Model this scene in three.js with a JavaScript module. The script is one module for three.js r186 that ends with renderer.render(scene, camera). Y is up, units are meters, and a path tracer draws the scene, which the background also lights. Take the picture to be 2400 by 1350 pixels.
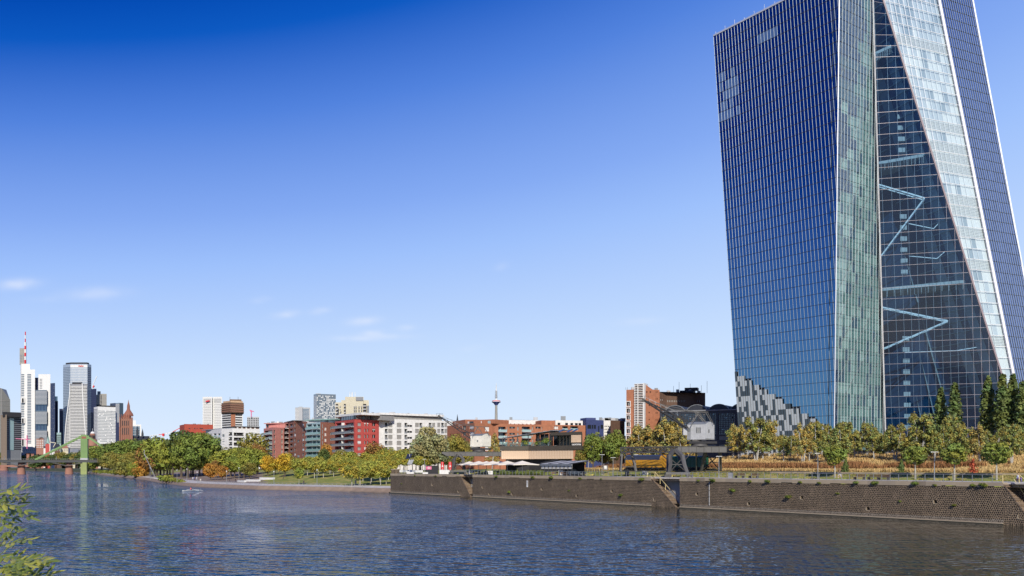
import * as THREE from 'three';
import { mergeGeometries } from 'three/addons/utils/BufferGeometryUtils.js';
import { FontLoader } from 'three/addons/loaders/FontLoader.js';
import { TextGeometry } from 'three/addons/geometries/TextGeometry.js';
import { MarchingCubes } from 'three/addons/objects/MarchingCubes.js';

// ---------------------------------------------------------------- camera, sky, sun
const F = 2300, EYE = 8.4, HOR = 1092;            // focal length in photo pixels, eye height over the water, horizon row
const scene = new THREE.Scene();
const camera = new THREE.PerspectiveCamera(2 * Math.atan(HOR / F) * 180 / Math.PI, 2400 / (2 * HOR), 0.5, 40000);
camera.setViewOffset(2400, 2 * HOR, 0, 0, 2400, 1350);
camera.position.set(0, EYE, 0);
camera.lookAt(0, EYE, -100);
camera.updateProjectionMatrix();
camera.updateMatrixWorld();
const renderer = new THREE.WebGLRenderer();
renderer.toneMapping = THREE.LinearToneMapping;
renderer.toneMappingExposure = 1.0;
renderer.shadowMap.enabled = true;

const sunAz = 4 * Math.PI / 180, sunEl = 30 * Math.PI / 180;
const sunDir = new THREE.Vector3(Math.sin(sunAz) * Math.cos(sunEl), Math.sin(sunEl), Math.cos(sunAz) * Math.cos(sunEl));
const sun = new THREE.DirectionalLight(new THREE.Color(1, 0.93, 0.8), 4.8);
sun.position.copy(sunDir).multiplyScalar(900).add(new THREE.Vector3(0, 0, -300));
sun.target.position.set(0, 0, -300);
sun.castShadow = true;
Object.assign(sun.shadow.camera, { left: -700, right: 700, top: 700, bottom: -700, near: 10, far: 3000 });
sun.shadow.mapSize.set(4096, 4096);
scene.add(sun, sun.target);

function rng(seed) { let a = seed >>> 0; return () => { a = (a + 0x6D2B79F5) | 0; let t = Math.imul(a ^ (a >>> 15), 1 | a); t = (t + Math.imul(t ^ (t >>> 7), 61 | t)) ^ t; return ((t ^ (t >>> 14)) >>> 0) / 4294967296; }; }
const s2l = (c) => { c /= 255; return c <= 0.04045 ? c / 12.92 : Math.pow((c + 0.055) / 1.055, 2.4); };
const clamp = (x, a = 0, b = 1) => Math.min(b, Math.max(a, x));
const sm = (a, b, x) => { const t = clamp((x - a) / (b - a)); return t * t * (3 - 2 * t); };
function hash2(x, y, s = 0) { let h = (Math.imul(x | 0, 374761393) + Math.imul(y | 0, 668265263) + Math.imul(s | 0, 2147483647 ^ 0x5bd1e995)) | 0; h = Math.imul(h ^ (h >>> 13), 1274126177); return ((h ^ (h >>> 16)) >>> 0) / 4294967296; }
function vnoise(x, y, s = 0, per = 0) {
  const xi = Math.floor(x), yi = Math.floor(y), fx = x - xi, fy = y - yi, u = fx * fx * (3 - 2 * fx), v = fy * fy * (3 - 2 * fy);
  const w = (a, b) => per ? hash2(((a % per) + per) % per, ((b % per) + per) % per, s) : hash2(a, b, s);
  return (w(xi, yi) * (1 - u) + w(xi + 1, yi) * u) * (1 - v) + (w(xi, yi + 1) * (1 - u) + w(xi + 1, yi + 1) * u) * v;
}
function fbm(x, y, s, o = 4, per = 0) { let a = 0, k = 0.5, n = 0; for (let i = 0; i < o; i++) { a += k * vnoise(x, y, s + i, per); n += k; x *= 2; y *= 2; per *= 2; k *= 0.5; } return a / n; }

{ // clear autumn sky: deep blue above, pale at the horizon, a few thin wisps of cirrus
  const W = 2048, Hh = 1024, data = new Float32Array(W * Hh * 4);
  const T = [[0, 226, 239, 255], [4.5, 206, 228, 255], [10.9, 158, 193, 252], [13.5, 133, 171, 243], [18.6, 82, 131, 222], [22.6, 14, 90, 194], [24.8, 3, 73, 178], [32, 2, 64, 165], [90, 2, 52, 142]].map(([e, r, g, b]) => [e, s2l(r), s2l(g), s2l(b)]);
  // wisps: [px, py, half width px, half height px, strength]
  const wisps = [[42, 666, 48, 11, 0.8], [222, 688, 75, 14, 0.45], [120, 700, 60, 6, 0.2], [668, 737, 32, 6, 0.6], [748, 729, 26, 5, 0.5], [852, 753, 40, 8, 0.65], [870, 781, 30, 5, 0.6], [868, 791, 85, 5, 0.75], [950, 769, 26, 5, 0.4], [610, 703, 25, 5, 0.3], [1500, 753, 50, 7, 0.3], [1105, 816, 26, 4, 0.25], [1175, 624, 16, 8, 0.25], [1460, 858, 40, 6, 0.2]];
  for (let j = 0; j < Hh; j++) {
    const el = ((j + 0.5) / Hh - 0.5) * Math.PI;
    for (let i = 0; i < W; i++) {
      const a = ((i + 0.5) / W - 0.5) * 2 * Math.PI, dx = Math.cos(a), dz = Math.sin(a), az = Math.atan2(dx, -dz);
      let c;
      if (el < 0) c = [0.36, 0.42, 0.5];
      else {
        let e = el * 180 / Math.PI; e *= THREE.MathUtils.lerp(0.84 - 0.5 * Math.sin(az), 1, sm(25, 80, e));
        let k = 0; while (k < T.length - 2 && T[k + 1][0] < e) k++;
        const t = clamp((e - T[k][0]) / (T[k + 1][0] - T[k][0])), A = T[k], B = T[k + 1];
        c = [1, 2, 3].map((n) => A[n] + (B[n] - A[n]) * t);
        if (dz < -0.5 && e < 26) {
          const px = 1200 + F * dx / -dz, py = HOR - F * Math.tan(el) / -dz;
          let m = 0;
          for (const [wx, wy, ww, wh, ws] of wisps) {
            const qx = (px - wx) / ww, qy = (py - wy + qx * 3) / wh, r = qx * qx + qy * qy;
            if (r < 4) m = Math.max(m, ws * Math.exp(-r * 1.3) * (0.35 + 1.1 * fbm(px / 24, py / 6, 9, 3)));
          }
          m = Math.min(0.75, m * 0.8);
          c = [c[0] + (0.86 - c[0]) * m, c[1] + (0.9 - c[1]) * m, c[2] + (1 - c[2]) * m];
        }
      }
      const o = (j * W + i) * 4; data[o] = c[0]; data[o + 1] = c[1]; data[o + 2] = c[2]; data[o + 3] = 1;
    }
  }
  const sky = new THREE.DataTexture(data, W, Hh, THREE.RGBAFormat, THREE.FloatType);
  sky.mapping = THREE.EquirectangularReflectionMapping; sky.magFilter = THREE.LinearFilter; sky.minFilter = THREE.LinearFilter; sky.needsUpdate = true;
  scene.background = sky; scene.environment = sky;
}

// ---------------------------------------------------------------- measuring helpers
const X = (px, d) => (px - 1200) / F * d;
const Yh = (py, d) => EYE + (HOR - py) / F * d;
const XZ = (px, d) => [X(px, d), -d];
const P3 = (px, py, d) => new THREE.Vector3(X(px, d), Yh(py, d), -d);
const V = (x, y, z) => new THREE.Vector3(x, y, z);
// quay frame: s along the wall (towards the bridge), t inland
const QO = [72, -138], QU = [-0.5456, -0.838], QN = [0.838, -0.5456], S_END = 201.6, QH = 6.0;
const Q = (s, t, y) => V(QO[0] + QU[0] * s + QN[0] * t, y, QO[1] + QU[1] * s + QN[1] * t);
const qOf = (x, z) => { const a = x - QO[0], b = z - QO[1]; return [a * QU[0] + b * QU[1], a * QN[0] + b * QN[1]]; };
const qs = (px, t) => { const k = (px - 1200) / F, ox = QO[0] + t * QN[0], oz = QO[1] + t * QN[1]; return -(ox + k * oz) / (QU[0] + k * QU[1]); };
const quay = (px, t, y = QH) => Q(qs(px, t), t, y);
const BANK = [[915, 307], [822, 322], [700, 336], [600, 348], [458, 394], [431, 411], [377, 483], [340, 585], [316, 644], [248, 840], [222, 1017], [190, 1250], [120, 1500], [40, 1850], [-60, 2100], [-300, 2600]].map(([p, d]) => XZ(p, d));
function bankDist(x, z) { // signed distance to the park bank, inland positive
  let best = 1e9, sgn = 1;
  for (let i = 0; i < BANK.length - 1; i++) {
    const [ax, az] = BANK[i], [bx, bz] = BANK[i + 1], dx = bx - ax, dz = bz - az, L = dx * dx + dz * dz, t = clamp(((x - ax) * dx + (z - az) * dz) / L);
    const ex = x - ax - dx * t, ez = z - az - dz * t, d = Math.hypot(ex, ez);
    if (d < best) { best = d; sgn = (dx * ez - dz * ex) > 0 ? 1 : -1; }
  }
  return best * sgn;
}
function ground(x, z) {
  const [s, t] = qOf(x, z);
  if (s < S_END - 1.5 || t > 60) {
    if (t < 7) return -2.5;
    const mound = sm(24, 80, t) * (1 - sm(118, 150, s));
    const q = QH - 0.05 + 1.25 * sm(8.5, 17, t) + 4.2 * mound + (t > 20 ? (fbm(x * 0.12, z * 0.12, 3, 3) - 0.5) * 0.9 * sm(20, 30, t) : 0);
    if (t < 60 || s < S_END - 1.5) return q;
  }
  const d = bankDist(x, z);
  if (d < 5) return -2.5;
  return 1.3 + 0.5 * sm(2, 9, d) + 4.6 * sm(8, 62, d);
}

// ---------------------------------------------------------------- geometry helpers
class MB { // collects quads, boxes, bars; build() joins them into one mesh
  constructor() { this.p = []; this.n = []; this.t = []; this.c = null; }
  tri(a, b, c) { this.poly([a, b, c]); }
  quad(a, b, c, d) { this.poly([a, b, c]); this.poly([a, c, d]); }
  poly([a, b, c]) {
    const ux = b.x - a.x, uy = b.y - a.y, uz = b.z - a.z, vx = c.x - a.x, vy = c.y - a.y, vz = c.z - a.z;
    let nx = uy * vz - uz * vy, ny = uz * vx - ux * vz, nz = ux * vy - uy * vx; const l = Math.hypot(nx, ny, nz) || 1; nx /= l; ny /= l; nz /= l;
    const h = Math.hypot(nx, nz) || 1;
    for (const q of [a, b, c]) {
      this.p.push(q.x, q.y, q.z); this.n.push(nx, ny, nz);
      if (Math.abs(ny) > 0.75) this.t.push(q.x, q.z); else this.t.push((q.x * nz - q.z * nx) / h, q.y);
    }
  }
  hexa(c) { // c: 8 corners, bottom 0-3 counter-clockwise seen from above, top 4-7
    this.quad(c[3], c[2], c[1], c[0]); this.quad(c[4], c[5], c[6], c[7]);
    for (let i = 0; i < 4; i++) { const j = (i + 1) % 4; this.quad(c[i], c[j], c[j + 4], c[i + 4]); }
    return this;
  }
  box(x0, x1, y0, y1, z0, z1) { return this.hexa([V(x0, y0, z1), V(x1, y0, z1), V(x1, y0, z0), V(x0, y0, z0), V(x0, y1, z1), V(x1, y1, z1), V(x1, y1, z0), V(x0, y1, z0)]); }
  fbox(f, u0, u1, y0, y1, d0, d1) { const g = (u, y, d) => f.at(u, y, d); return this.hexa([g(u0, y0, d1), g(u1, y0, d1), g(u1, y0, d0), g(u0, y0, d0), g(u0, y1, d1), g(u1, y1, d1), g(u1, y1, d0), g(u0, y1, d0)]); }
  bar(a, b, w, h = w) { // square bar from a to b
    const d = b.clone().sub(a).normalize(), up = Math.abs(d.y) > 0.95 ? V(0, 0, 1) : V(0, 1, 0), r = d.clone().cross(up).normalize().multiplyScalar(w / 2), q = r.clone().cross(d).normalize().multiplyScalar(h / 2);
    const g = (o, i, j) => o.clone().addScaledVector(r, i).addScaledVector(q, j);
    const c = [[-1, -1], [1, -1], [1, 1], [-1, 1]];
    for (let i = 0; i < 4; i++) { const [i0, j0] = c[i], [i1, j1] = c[(i + 1) % 4]; this.quad(g(a, i1, j1), g(a, i0, j0), g(b, i0, j0), g(b, i1, j1)); }
    this.quad(...c.map(([i, j]) => g(a, i, j))); this.quad(...c.map(([i, j]) => g(b, i, j)).reverse());
    return this;
  }
  tube(pts, radii, seg = 7) { // round tapered bar through points
    let prev = null;
    for (let k = 0; k < pts.length; k++) {
      const d = (k < pts.length - 1 ? pts[k + 1].clone().sub(pts[k]) : pts[k].clone().sub(pts[k - 1])).normalize(), up = Math.abs(d.y) > 0.9 ? V(1, 0, 0) : V(0, 1, 0), r = d.clone().cross(up).normalize(), q = r.clone().cross(d).normalize();
      const ring = []; for (let i = 0; i < seg; i++) { const a = i / seg * 2 * Math.PI; ring.push(pts[k].clone().addScaledVector(r, Math.cos(a) * radii[k]).addScaledVector(q, Math.sin(a) * radii[k])); }
      if (prev) for (let i = 0; i < seg; i++) { const j = (i + 1) % seg; this.quad(prev[j], prev[i], ring[i], ring[j]); }
      else for (let i = 1; i < seg - 1; i++) this.tri(ring[0], ring[i], ring[i + 1]);
      prev = ring;
    }
    for (let i = 1; i < seg - 1; i++) this.tri(prev[0], prev[i + 1], prev[i]);
    return this;
  }
  prism(pts, y0, y1) { // closed outline [x,z] (either turn)
    let A = 0; for (let i = 0; i < pts.length; i++) { const a = pts[i], b = pts[(i + 1) % pts.length]; A += a[0] * b[1] - b[0] * a[1]; }
    const q = A > 0 ? [...pts].reverse() : pts;
    const tri = THREE.ShapeUtils.triangulateShape(q.map((p) => new THREE.Vector2(p[0], -p[1])), []);
    for (const [a, b, c] of tri) { this.poly([V(q[a][0], y1, q[a][1]), V(q[b][0], y1, q[b][1]), V(q[c][0], y1, q[c][1])]); this.poly([V(q[a][0], y0, q[a][1]), V(q[c][0], y0, q[c][1]), V(q[b][0], y0, q[b][1])]); }
    for (let i = 0; i < q.length; i++) { const a = q[i], b = q[(i + 1) % q.length]; this.quad(V(a[0], y0, a[1]), V(b[0], y0, b[1]), V(b[0], y1, b[1]), V(a[0], y1, a[1])); }
    return this;
  }
  geo() {
    const g = new THREE.BufferGeometry();
    g.setAttribute('position', new THREE.Float32BufferAttribute(this.p, 3)); g.setAttribute('normal', new THREE.Float32BufferAttribute(this.n, 3)); g.setAttribute('uv', new THREE.Float32BufferAttribute(this.t, 2));
    if (this.c) g.setAttribute('color', new THREE.Float32BufferAttribute(this.c, 3));
    return g;
  }
  build(name, mat, parent = scene, kind) {
    const m = new THREE.Mesh(this.geo(), mat); m.castShadow = m.receiveShadow = true;
    m.name = parent === scene ? numbered(name) : name; if (kind) m.userData.kind = kind;
    parent.add(m); return m;
  }
}
const used = {};
function numbered(n) { const k = used[n] = (used[n] ?? -1) + 1; return k ? `${n}_${String(k).padStart(3, '0')}` : n; }
function tag(o, label, category, group) { o.userData.label = label; o.userData.category = category; if (group) o.userData.group = group; return o; }
function thing(name, label, category, group) { const g = new THREE.Group(); g.name = numbered(name); tag(g, label, category, group); scene.add(g); return g; }
function struct(o) { o.userData.kind = 'structure'; return o; }
function frame(A, B) { // facade frame from A to B (left to right seen from outside); d points outward
  const L = Math.hypot(B[0] - A[0], B[1] - A[1]), ux = (B[0] - A[0]) / L, uz = (B[1] - A[1]) / L, nx = -uz, nz = ux;
  return { A, B, L, ux, uz, nx, nz, at: (u, y, d = 0) => V(A[0] + ux * u + nx * d, y, A[1] + uz * u + nz * d), rot: Math.atan2(-uz, ux) };
}
const boxCache = {};
function boxGeo(w, h, d) { const k = [w, h, d].map((v) => v.toFixed(2)).join(); return boxCache[k] ??= new THREE.BoxGeometry(w, h, d); }
function fpart(parent, name, mat, f, u0, u1, y0, y1, d0, d1) { // box part set into a facade, sharing geometry
  const m = new THREE.Mesh(boxGeo(u1 - u0, y1 - y0, d1 - d0), mat); m.name = name; m.castShadow = m.receiveShadow = true;
  m.position.copy(f.at((u0 + u1) / 2, (y0 + y1) / 2, (d0 + d1) / 2)); m.rotation.y = f.rot; parent.add(m); return m;
}
function wallOpen(mb, f, y0, y1, ops, u0 = 0, u1 = f.L) { // wall with openings that have real reveals
  const us = [...new Set([u0, u1, ...ops.flatMap((o) => [o.u0, o.u1])])].sort((a, b) => a - b), ys = [...new Set([y0, y1, ...ops.flatMap((o) => [o.y0, o.y1])])].sort((a, b) => a - b);
  for (let i = 0; i < us.length - 1; i++) {
    let run = null;
    for (let j = 0; j <= ys.length - 1; j++) {
      const open = j < ys.length - 1 && us[i + 1] - us[i] > 1e-6 && !ops.some((o) => us[i] >= o.u0 - 1e-6 && us[i + 1] <= o.u1 + 1e-6 && ys[j] >= o.y0 - 1e-6 && ys[j + 1] <= o.y1 + 1e-6);
      if (open && run === null) run = ys[j];
      if (!open && run !== null) { mb.quad(f.at(us[i], run), f.at(us[i + 1], run), f.at(us[i + 1], ys[j]), f.at(us[i], ys[j])); run = null; }
    }
  }
  for (const o of ops) {
    const D = -(o.d ?? 0.25), g = (u, y, d) => f.at(u, y, d);
    mb.quad(g(o.u0, o.y0, 0), g(o.u0, o.y0, D), g(o.u0, o.y1, D), g(o.u0, o.y1, 0)); // the four reveals
    mb.quad(g(o.u1, o.y0, D), g(o.u1, o.y0, 0), g(o.u1, o.y1, 0), g(o.u1, o.y1, D));
    mb.quad(g(o.u0, o.y0, 0), g(o.u1, o.y0, 0), g(o.u1, o.y0, D), g(o.u0, o.y0, D));
    mb.quad(g(o.u0, o.y1, D), g(o.u1, o.y1, D), g(o.u1, o.y1, 0), g(o.u0, o.y1, 0));
    if (o.back) mb.quad(g(o.u0, o.y0, D), g(o.u1, o.y0, D), g(o.u1, o.y1, D), g(o.u0, o.y1, D));
  }
}

// ---------------------------------------------------------------- textures and materials
function tex(size, fn, srgb = true, repeatM = 1) {
  const data = new Uint8Array(size * size * 4);
  for (let j = 0; j < size; j++) for (let i = 0; i < size; i++) { const c = fn(i / size, j / size, i, j), o = (j * size + i) * 4; for (let k = 0; k < 3; k++) data[o + k] = clamp(c[k] ?? c[0]) * 255; data[o + 3] = 255; }
  const t = new THREE.DataTexture(data, size, size); t.wrapS = t.wrapT = THREE.RepeatWrapping; t.magFilter = THREE.LinearFilter; t.minFilter = THREE.LinearMipmapLinearFilter; t.generateMipmaps = true;
  if (srgb) t.colorSpace = THREE.SRGBColorSpace; t.repeat.set(1 / repeatM, 1 / repeatM); t.needsUpdate = true; return t;
}
const l2s = (c) => c <= 0.0031308 ? c * 12.92 : 1.055 * Math.pow(c, 1 / 2.4) - 0.055;
const grey = (v, w = 1) => [v, v, v];
const grain = tex(256, (u, v) => grey(0.74 + 0.26 * (0.55 * fbm(u * 8, v * 8, 1, 4, 8) + 0.45 * fbm(u * 64, v * 64, 7, 2, 64))), true, 7.3);
const grainFine = tex(256, (u, v) => grey(0.7 + 0.3 * (0.5 * fbm(u * 4, v * 4, 21, 4, 4) + 0.5 * hash2(u * 256, v * 256, 4))), true, 2.9);
function mat(r, g, b, rough = 0.8, opt = {}) { const m = new THREE.MeshStandardMaterial({ roughness: rough, map: opt.plain ? null : grain, ...opt.m }); m.color.setRGB(r, g, b); if (opt.metal) m.metalness = opt.metal; return m; }
const plain = (r, g, b, rough = 0.7, metal = 0) => { const m = new THREE.MeshStandardMaterial({ roughness: rough, metalness: metal }); m.color.setRGB(r, g, b); return m; };
const M = {
  white: mat(0.93, 0.92, 0.89), cream: mat(0.72, 0.66, 0.5), pink: mat(0.72, 0.3, 0.26), red: mat(0.62, 0.1, 0.085), redbox: mat(0.5, 0.085, 0.05), brick: mat(0.38, 0.15, 0.1), brickDark: mat(0.27, 0.1, 0.075), brickOrange: mat(0.48, 0.19, 0.1),
  teal: plain(0.25, 0.42, 0.4, 0.3), blueWall: mat(0.06, 0.085, 0.24), brown: mat(0.16, 0.09, 0.06), concrete: mat(0.42, 0.4, 0.36), grey: mat(0.3, 0.31, 0.33), greyLight: mat(0.55, 0.56, 0.58), dark: mat(0.03, 0.03, 0.035), black: plain(0.012, 0.012, 0.014, 0.6),
  steel: mat(0.085, 0.08, 0.075, 0.6), steelLight: mat(0.13, 0.125, 0.12, 0.55), aluminium: plain(0.6, 0.62, 0.66, 0.35, 0.3), zinc: mat(0.26, 0.28, 0.3, 0.5), roofDark: mat(0.05, 0.052, 0.06, 0.7), slate: mat(0.035, 0.04, 0.055, 0.6), sandstone: mat(0.34, 0.13, 0.085), sandstoneLight: mat(0.42, 0.2, 0.14),
  bridgeGreen: mat(0.2, 0.34, 0.11, 0.5), bridgeLime: mat(0.36, 0.42, 0.16), deck: mat(0.09, 0.095, 0.1), blind: mat(0.5, 0.47, 0.42), blindGrey: mat(0.36, 0.35, 0.33), navy: plain(0.012, 0.02, 0.07, 0.15), navyWall: mat(0.02, 0.03, 0.09, 0.4), skyGlass: plain(0.12, 0.2, 0.28, 0.12, 0.5), glassGrey: plain(0.18, 0.21, 0.24, 0.15, 0.4),
  glass: plain(0.02, 0.025, 0.03, 0.08), glassBlue: plain(0.05, 0.08, 0.11, 0.08, 0.3), railGlass: plain(0.3, 0.42, 0.42, 0.2), copper: mat(0.3, 0.47, 0.42, 0.6), bark: mat(0.13, 0.1, 0.075, 0.9), barkPale: mat(0.5, 0.47, 0.4, 0.9), birch: mat(0.62, 0.6, 0.55, 0.9), fabric: mat(0.9, 0.86, 0.76, 0.9),
  yellow: mat(0.62, 0.3, 0.02, 0.45), wagonGreen: mat(0.012, 0.1, 0.055, 0.5), redFlag: plain(0.6, 0.03, 0.04, 0.8), pinkSign: plain(0.62, 0.14, 0.27, 0.6), lampGrey: plain(0.28, 0.29, 0.3, 0.5, 0.4), railYellow: plain(0.62, 0.5, 0.24, 0.5), tan: mat(0.82, 0.6, 0.41, 0.6), tanDark: mat(0.7, 0.47, 0.28, 0.6), bronze: mat(0.085, 0.068, 0.045, 0.45),
  wood: mat(0.22, 0.13, 0.08), skin: plain(0.42, 0.25, 0.17), cloth1: plain(0.6, 0.6, 0.62), cloth2: plain(0.05, 0.06, 0.12), cloth3: plain(0.25, 0.05, 0.05), solar: plain(0.02, 0.025, 0.05, 0.15), pave: null,
};

// ---------------------------------------------------------------- river
{
  const waves = (seed, L, kmin, kmax, n, pow) => { const r = rng(seed), w = []; for (let i = 0; i < n; i++) { const k = kmin * Math.pow(kmax / kmin, r()), a = (r() - 0.5) * 2.5 + 0.9; w.push([Math.round(k * Math.cos(a)), Math.round(k * Math.sin(a)), r() * 6.283, Math.pow(k, -pow)]); } return w; };
  const field = (size, w) => { const h = new Float32Array(size * size); let mx = 0; for (const [kx, ky, ph, a] of w) for (let j = 0; j < size; j++) for (let i = 0; i < size; i++) h[j * size + i] += a * Math.sin(6.2832 * (kx * i + ky * j) / size + ph); for (const v of h) mx = Math.max(mx, Math.abs(v)); return h.map((v) => v / mx); };
  const A = field(1024, waves(5, 30, 9, 110, 110, 1.05));
  const slope = (Fd, n, k) => tex(n, (u, v, i, j) => { const g = (a, b) => Fd[((b + n) % n) * n + (a + n) % n]; const dx = (g(i + 1, j) - g(i - 1, j)) * k, dy = (g(i, j + 1) - g(i, j - 1)) * k, l = Math.hypot(dx, dy, 1); return [0.5 - dx / l / 2, 0.5 - dy / l / 2, 0.5 + 0.5 / l]; }, false, 30);
  let ss = 0; for (let j = 0; j < 1024; j += 4) for (let i = 1; i < 1023; i += 4) { const g = A[j * 1024 + i + 1] - A[j * 1024 + i - 1], h = A[((j + 1) % 1024) * 1024 + i] - A[((j + 1023) % 1024) * 1024 + i]; ss += g * g + h * h; }
  const nm = slope(A, 1024, 0.3 / Math.sqrt(ss / 65536)); nm.rotation = 0.35;
  const B = field(512, waves(11, 71, 3, 22, 40, 0.9));
  const bump = tex(512, (u, v, i, j) => grey(0.5 + 0.5 * B[j * 512 + i]), false, 67);
  const gust = tex(512, (u, v) => grey(0.02 + 0.13 * sm(0.35, 0.75, fbm(u * 5, v * 5, 91, 5, 5))), false, 190);
  const water = new THREE.MeshPhysicalMaterial({ roughness: 1, roughnessMap: gust, ior: 1.24, normalMap: nm, normalScale: new THREE.Vector2(1, 1), bumpMap: bump, bumpScale: 0.5 });
  water.color.setRGB(0.004, 0.045, 0.11);
  const mb = new MB(); mb.quad(V(-3200, 0, 60), V(600, 0, 60), V(600, 0, -4200), V(-3200, 0, -4200));
  M.water = water;
  // wind-sheltered water in the lee of the quay: smaller ripples, and the dark quay reflection put into the base colour
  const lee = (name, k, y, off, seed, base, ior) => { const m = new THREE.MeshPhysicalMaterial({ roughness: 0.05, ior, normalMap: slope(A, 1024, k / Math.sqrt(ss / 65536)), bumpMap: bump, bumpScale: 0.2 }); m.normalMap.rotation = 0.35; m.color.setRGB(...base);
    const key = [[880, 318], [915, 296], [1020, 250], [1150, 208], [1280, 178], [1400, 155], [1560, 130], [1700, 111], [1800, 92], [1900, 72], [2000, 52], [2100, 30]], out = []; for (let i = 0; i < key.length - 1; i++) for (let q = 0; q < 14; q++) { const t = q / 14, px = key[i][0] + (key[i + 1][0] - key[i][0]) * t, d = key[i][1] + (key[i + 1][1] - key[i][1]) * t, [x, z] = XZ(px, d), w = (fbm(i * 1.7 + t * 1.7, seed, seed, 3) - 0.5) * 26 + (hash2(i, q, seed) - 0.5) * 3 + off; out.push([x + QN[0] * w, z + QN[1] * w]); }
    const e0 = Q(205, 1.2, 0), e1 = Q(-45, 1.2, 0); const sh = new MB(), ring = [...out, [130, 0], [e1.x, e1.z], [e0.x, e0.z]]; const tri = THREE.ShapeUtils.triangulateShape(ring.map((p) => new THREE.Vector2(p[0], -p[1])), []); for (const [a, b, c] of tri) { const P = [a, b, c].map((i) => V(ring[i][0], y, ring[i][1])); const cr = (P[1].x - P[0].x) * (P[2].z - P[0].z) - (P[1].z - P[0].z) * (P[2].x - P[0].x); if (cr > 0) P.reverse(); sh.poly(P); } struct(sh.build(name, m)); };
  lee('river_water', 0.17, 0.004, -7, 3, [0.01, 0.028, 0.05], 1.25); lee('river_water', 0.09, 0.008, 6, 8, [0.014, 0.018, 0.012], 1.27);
  struct(mb.build('river_water', water));
}

// ---------------------------------------------------------------- land
const grassTex = tex(512, (u, v) => { const a = fbm(u * 10, v * 10, 31, 4, 10), b = fbm(u * 90, v * 90, 33, 2, 90), dry = sm(0.45, 0.7, a); const k = 0.65 + 0.5 * b; return [l2s((0.22 + 0.2 * dry) * k), l2s((0.25 + 0.1 * dry) * k), l2s((0.04 + 0.05 * dry) * k)]; }, true, 22);
const dryTex = tex(512, (u, v) => { const a = fbm(u * 9, v * 9, 41, 4, 9), b = fbm(u * 120, v * 70, 43, 2, 10), k = 0.6 + 0.75 * b, q = sm(0.4, 0.65, a); return [l2s((0.6 - 0.24 * q) * k), l2s((0.4 - 0.2 * q) * k), l2s((0.16 - 0.08 * q) * k)]; }, true, 17);
const paveTex = tex(512, (u, v) => { const a = fbm(u * 6, v * 6, 51, 4, 6), b = hash2(u * 512, v * 512, 9); return grey(0.72 + 0.22 * a + 0.06 * b); }, true, 11);
M.grass = new THREE.MeshStandardMaterial({ map: grassTex, roughness: 0.95 });
M.dry = new THREE.MeshStandardMaterial({ map: dryTex, roughness: 0.95 });
const pv = (r, g, b) => { const m = new THREE.MeshStandardMaterial({ map: paveTex, roughness: 0.85 }); m.color.setRGB(r, g, b); return m; };
M.pave = pv(0.72, 0.67, 0.62); M.asphalt = pv(0.16, 0.15, 0.145); M.plaza = pv(0.34, 0.25, 0.19); M.coping = pv(0.58, 0.47, 0.33); M.earth = pv(0.3, 0.2, 0.13); M.farLand = pv(0.1, 0.12, 0.06);
{
  // one height field for park, quay and the raised meadow; each grid patch goes to the sheet of its own cover
  const covers = { park_lawn: [new MB(), M.grass], dry_meadow: [new MB(), M.dry], park_plaza: [new MB(), M.plaza], city_ground: [new MB(), M.earth] };
  const step = 4, x0 = -460, x1 = 330, z0 = -1060, z1 = -96;
  const hs = {}, hh = (i, j) => hs[i + ',' + j] ??= ground(x0 + i * step, z1 - j * step);
  for (let j = 0; z1 - j * step > z0; j++) for (let i = 0; x0 + i * step < x1; i++) {
    const h = [hh(i, j), hh(i + 1, j), hh(i + 1, j + 1), hh(i, j + 1)]; if (Math.max(...h) < 0) continue;
    const xa = x0 + i * step, za = z1 - j * step, xc = xa + 2, zc = za - 2, [s, t] = qOf(xc, zc);
    let k = 'park_lawn';
    if (s < S_END - 1.5) k = t > 19 + 3 * vnoise(s * 0.1, 2, 5) && s < 128 ? 'dry_meadow' : t > 34 ? 'city_ground' : 'park_lawn';
    else { const d = bankDist(xc, zc), px = 1200 + F * xc / -zc; if (zc > -700 && d < 75 && d > 3 && px < 620 && px > 320) k = 'park_plaza'; if (px < 640 && px > 540 && d < 60 && d > 44) k = 'park_lawn'; if (d > 95) k = 'city_ground'; }
    covers[k][0].quad(V(xa, h[0], za), V(xa + step, h[1], za), V(xa + step, h[2], za - step), V(xa, h[3], za - step));
  }
  for (const [n, [mb, m]] of Object.entries(covers)) { const g = mb.geo(); struct(mb.build(n, m)); }
  // far city land to the horizon
  const far = new MB(), fb = [XZ(232, 1050), ...BANK.slice(11), [-4200, -3600]].map(([x, z]) => [x, z]);
  far.prism([...fb, [-9000, -16000], [14000, -16000], [14000, -1050]], -2, 4.2);
  struct(far.build('far_city_land', M.farLand));
  const near = new MB(); near.prism([[325, -100], [900, -100], [3000, -1056], [325, -1056]], -2, 11); struct(near.build('bank_land', M.earth));
  // forested hills behind the city
  const hill = new MB(), ridge = []; for (let i = 0; i <= 60; i++) { const px = -500 + i * 60; ridge.push([px, (330 + 330 * Math.exp(-Math.pow((px - 1180) / 330, 2))) * (0.86 + 0.24 * vnoise(i * 0.6, 1, 3))]); }
  const pk = (px, h) => { const x = X(px, 14000); return [V(x, 0, -12500), V(x, h * 0.72 + 20, -13300), V(x, h * 0.9 + 30, -14000), V(x, 0, -15500)]; };
  for (let i = 0; i < 60; i++) { const a = pk(...ridge[i]), b = pk(...ridge[i + 1]); for (let k = 0; k < 3; k++) hill.quad(a[k], b[k], b[k + 1], a[k + 1]); }
  struct(hill.build('wooded_hills', mat(0.06, 0.08, 0.06)));
}
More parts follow.
